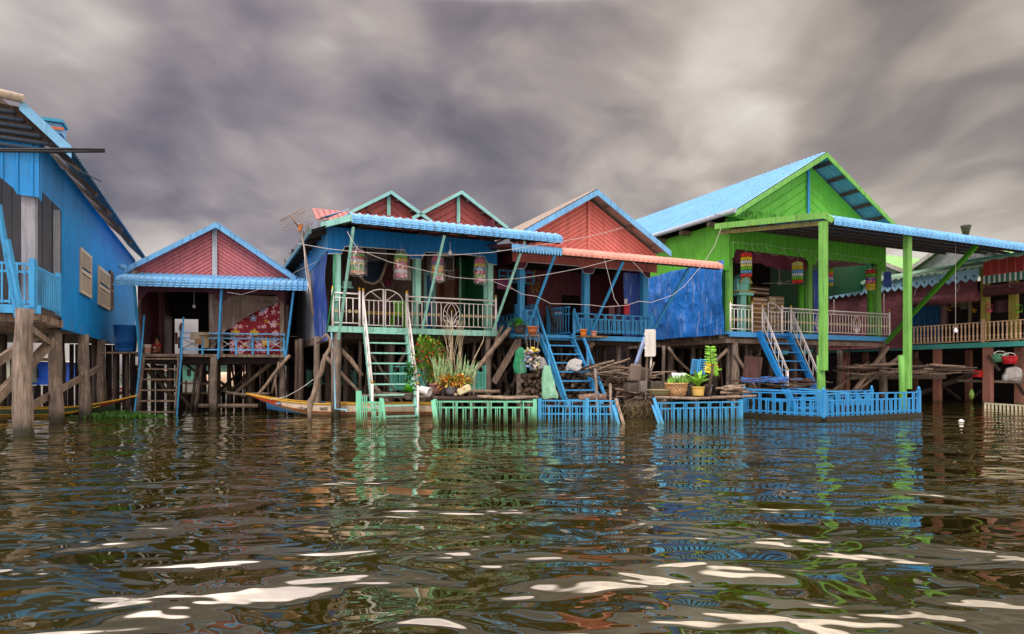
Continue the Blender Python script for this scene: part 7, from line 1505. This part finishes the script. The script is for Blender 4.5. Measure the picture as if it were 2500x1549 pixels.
# under and beyond the green house
MB().wbox(W(1837, 898, 22), .6, .08, .75, .1, 0, .12).build('rusty_sheet', RUST, None, label='dark rusty metal sheet propped left of the green house stairs', cat='sheet')
mb = MB(); mb.grid([[W(x, y+.8*math.sin(x*.1), d) for x in (1810, 1840, 1870, 1900, 1925)] for y, d in ((934, 20.6), (928, 21.2), (920, 22.4))], True); mb.build('blue_tarp', M('bright_blue_tarp'), None, label='flat crumpled blue tarp on the wood pile behind the landing', cat='tarp')
for k in range(46):
    x = R.uniform(2030, 2290); y = R.uniform(890, 914); d = 26 + R.uniform(0, 1.5) - (x-2150)*.004; p = W(x, y, d); L_ = R.uniform(.8, 2.0); MB().tube([p, p + Vector((L_/2, R.uniform(-.1,.1), R.uniform(-.05,.05))), p + Vector((L_, R.uniform(-.2,.2), R.uniform(-.1,.1)))], R.uniform(.02, .05), 6, wob=.1).build('branch', R.choice((WOOD, WOODD, WOODL)), None, label='long dry branch in the wood store under the right edge house', cat='branch', group='branches stored under the right edge house')
for k in range(30):
    x = R.uniform(1770, 1990); y = R.uniform(925, 950); p = W(x, y, 21 + R.uniform(-.5, .8)); L_ = R.uniform(.5, 1.3); MB().beam(p, p + Vector((L_, R.uniform(-.2,.2), R.uniform(-.12,.12))), R.uniform(.04,.14), .03).build('scrap_board', R.choice((WOOD, WOODD, RUST)), None, label='scrap board in the heap behind the azure landing', cat='board', group='scrap boards behind the landing')
for k in range(18):
    p = W(R.uniform(1745, 1805), R.uniform(945, 962), 18.3 + R.uniform(0,.6)); MB().tube([p, p + Vector((R.uniform(.2,.5), 0, R.uniform(-.06,.06)))], R.uniform(.025,.045), 6, wob=.1).build('stick', R.choice((WOOD, WOODL)), None, label='short stick in the small heap right of the frond plant', cat='stick', group='small stick heap by the frond plant')
# right edge storage
def open_basket(px, py, d, w, col, lab):
    p = W(px, py, d); t_ = thing('plastic_basket', lab, 'basket', p); m_ = M('bsk'+col, col, 'plain', .4); mb = MB()
    for i in range(4): z = .02+i*.08; r = w*(.4+.03*i); mb.torus(p + Vector((0,0,z)), r, .014, (0,0,1), 16, 5)
    for k in range(16): a = 2*math.pi*k/16; mb.tube([p + Vector((w*.4*math.cos(a), w*.4*math.sin(a), 0)), p + Vector((w*.5*math.cos(a), w*.5*math.sin(a), .27))], .014, 4)
    mb.lathe(p, [(.001,0),(w*.4,0),(w*.47,.2)], 16); mb.build('basket_body', m_, t_); MB().torus(p + Vector((0,0,.28)), w*.51, .02, (0,0,1), 18, 5).build('rim', m_, t_)
    mb = MB(); mb.tube([p + Vector((w*.5*math.cos(a), 0, .28+.14*math.sin(a))) for a in [math.pi*k/8 for k in range(9)]], .012, 5); mb.build('handle', CORD, t_)
open_basket(2442, 884, 25.5, .5, '#5f9a78', 'green plastic basket hanging beside the faded pink post'); open_basket(2465, 889, 25, .48, '#b5222c', 'bright red plastic basket hanging right of the green basket')
MB().beam(W(2420, 864, 25.6), W(2500, 862, 25.2), .05, .05).build('hanging_pole', WOODD, None, label='dark pole from which the green and red baskets hang', cat='pole')
sack(2472, 895, 930, 25, .75, M('grey_plastic', '#8f8a86', 'tarp', .3), 'crumpled grey plastic bag draped over the ledge at the right edge', 'plastic_bag', .7, 20)
rag(2374, 2399, 905, 921, f6, -.1, M('bright_red_cloth', '#c0201c', 'cloth'), 'bright red cloth lying beside the faded pink post', sd=5)
o = MB().lathe(W(2347, 1028, 17), [(.001,-.02),(.075,0),(.05,.02),(.02,.04),(.001,.045)], 7).build('floating_bag', M('white_float', '#d0cfcc', 'plain'), None, label='crumpled white plastic floating on the water at the right', cat='litter')
MB().lathe(W(2372, 958, 27), [(.001,-.3),(.06,-.27),(.1,-.1),(.05,.1),(.001,.12)], 9).build('lime_bag', M('lime_bag', '#7fa04a', 'cloth'), None, label='pale lime bag hanging in the dark between two faded pink posts', cat='bag')
# ================================================================ what shows behind, under the floors
def back_house(px0, px1, y0, y1, d, col, rc, lab, yr=12):
    p0, p1 = W(px0, y1, d), W(px1, y0, d); t_ = thing('house', lab, 'house', Vector(((p0.x+p1.x)/2, d, 0)), None)
    w_ = p1.x-p0.x; c = Vector(((p0.x+p1.x)/2, d+2, (p0.z+p1.z)/2)); m_ = M('bh'+col, col, 'paint')
    A = p0.x; n_ = max(2, int(w_/.5)); mb = MB(); ribbed(mb, lambda a, z, o: Vector((a, d-o, z)), p0.x, p1.x, p0.z, p1.z, .25, .03); mb.wbox(c + Vector((0,.1,0)), w_, 4, p1.z-p0.z); mb.build('wall', m_, t_)
    zr = p1.z; h = yr/F*d; mb = MB(); mb.prism([Vector((p0.x-.3, d-.4, zr)), Vector((p1.x+.3, d-.4, zr)), Vector(((p0.x+p1.x)/2, d-.4, zr+h))], Vector((0,4.6,0))); mb.build('roof', M('bhr'+rc, rc, 'paint'), t_)
    for k in range(max(2, int(w_/1.2))): x = p0.x+.2+k*1.2; MB().tube([(x, d+.1, -.4), (x, d+.1, p0.z)], .08, 6).build('stilt', WOODD, t_)
    for k in range(2): x = p0.x+w_*(.25+.4*k); MB().wbox((x, d-.05, (p0.z+p1.z)/2), w_*.12, .06, (p1.z-p0.z)*.4).build('window', M('dark_opening'), t_)
    return t_
back_house(-20, 24, 872, 935, 34, '#8d8f80', '#6b4a3a', 'pale tiled hut seen far behind under the left blue house', 4)
back_house(28, 122, 884, 940, 36, '#1f55c4', '#b0a89c', 'vivid blue hut seen far behind between the left blue house posts', 4)
back_house(300, 345, 905, 940, 40, '#9aa39a', '#8a5a50', 'small grey hut seen far behind beside the wooden ladder', 4)
back_house(445, 512, 890, 930, 44, '#4f8a78', '#93655f', 'green hut seen far behind under the small red gabled house', 4)
back_house(570, 640, 893, 938, 42, '#b7837c', '#5f9fd0', 'pink and blue hut seen far behind under the small red gabled house', 3)
b3, _ = boat('wooden_boat', 'tan and green covered boat far behind under the small red gabled house', 610, 520, 33, 940, 935, M('boat_teal', '#3f7a6a', 'paint'), M('boat_inside'), M('boat_tan', '#c9a888', 'paint'), M('boat_tan'), wid=1.2)
mb = MB(); c = W(562, 933, 33); rows = [[(c.x+x, c.y+1.0*math.cos(a), c.z-.2+.7*math.sin(a)) for a in [math.pi*k/10 for k in range(11)]] for x in (-.9, -.3, .3, .9)]; mb.grid(rows, True); mb.build('boat_cover', M('boat_tan'), b3)
b4, _ = boat('wooden_boat', 'red and white boat far behind seen left of the wooden ladder', 345, 262, 32, 948, 944, M('boat_red'), M('boat_inside'), M('white_paint'), M('white_paint'), wid=1.2)
# far bank: low trees
mb = MB()
for k in range(150):
    x = -75+150*k/149 + R.uniform(-.5,.5); bush(mb, (x, 118+R.uniform(-4,4), 1.0), (1.3, 1.3, R.uniform(1.0, 2.2)), 26, .7, .45)
mb.build('far_bank_scrub', M('far_green', '#3f4f33', 'leaf'), None, kind='stuff', label='low dark scrub along the far bank seen between the houses', cat='scrub')

# thin crooked poles and braces in the dark under the floors
for hs, fr, x0, x1, zf, t0, t1, n_ in ((h3, f3, .4, 5.6, zfl3, .8, 7.5, 22), (h4, f4, .2, 5.2, zfl4, 1.2, 5.5, 18), (h5, f5, .4, 9.5, zfl5, 1.0, 8, 30), (h2, f2, .3, 3.2, zfl2, .8, 3.6, 8)):
    for k in range(n_):
        a = R.uniform(x0, x1); tt = R.uniform(t0, t1); p = fr.P(a, tt, 0); stilt(hs, (p.x, p.y), zf-.15, R.uniform(.025, .06), R.choice((WETD, WETW)), (R.uniform(-.35,.35), R.uniform(-.2,.2)), wob=.14)
    for k in range(n_//3):
        a = R.uniform(x0, x1-1.5); tt = R.uniform(t0, t1); g = R.choice((0, 1)); z0_, z1_ = (.2, zf-.4) if g else (zf-.4, .2); pole([fr.P(a, tt, z0_), fr.P(a+R.uniform(.8, 2.2), tt+R.uniform(-.2,.2), z1_)], R.uniform(.03, .055), R.choice((WOOD, WOODD)), hs)
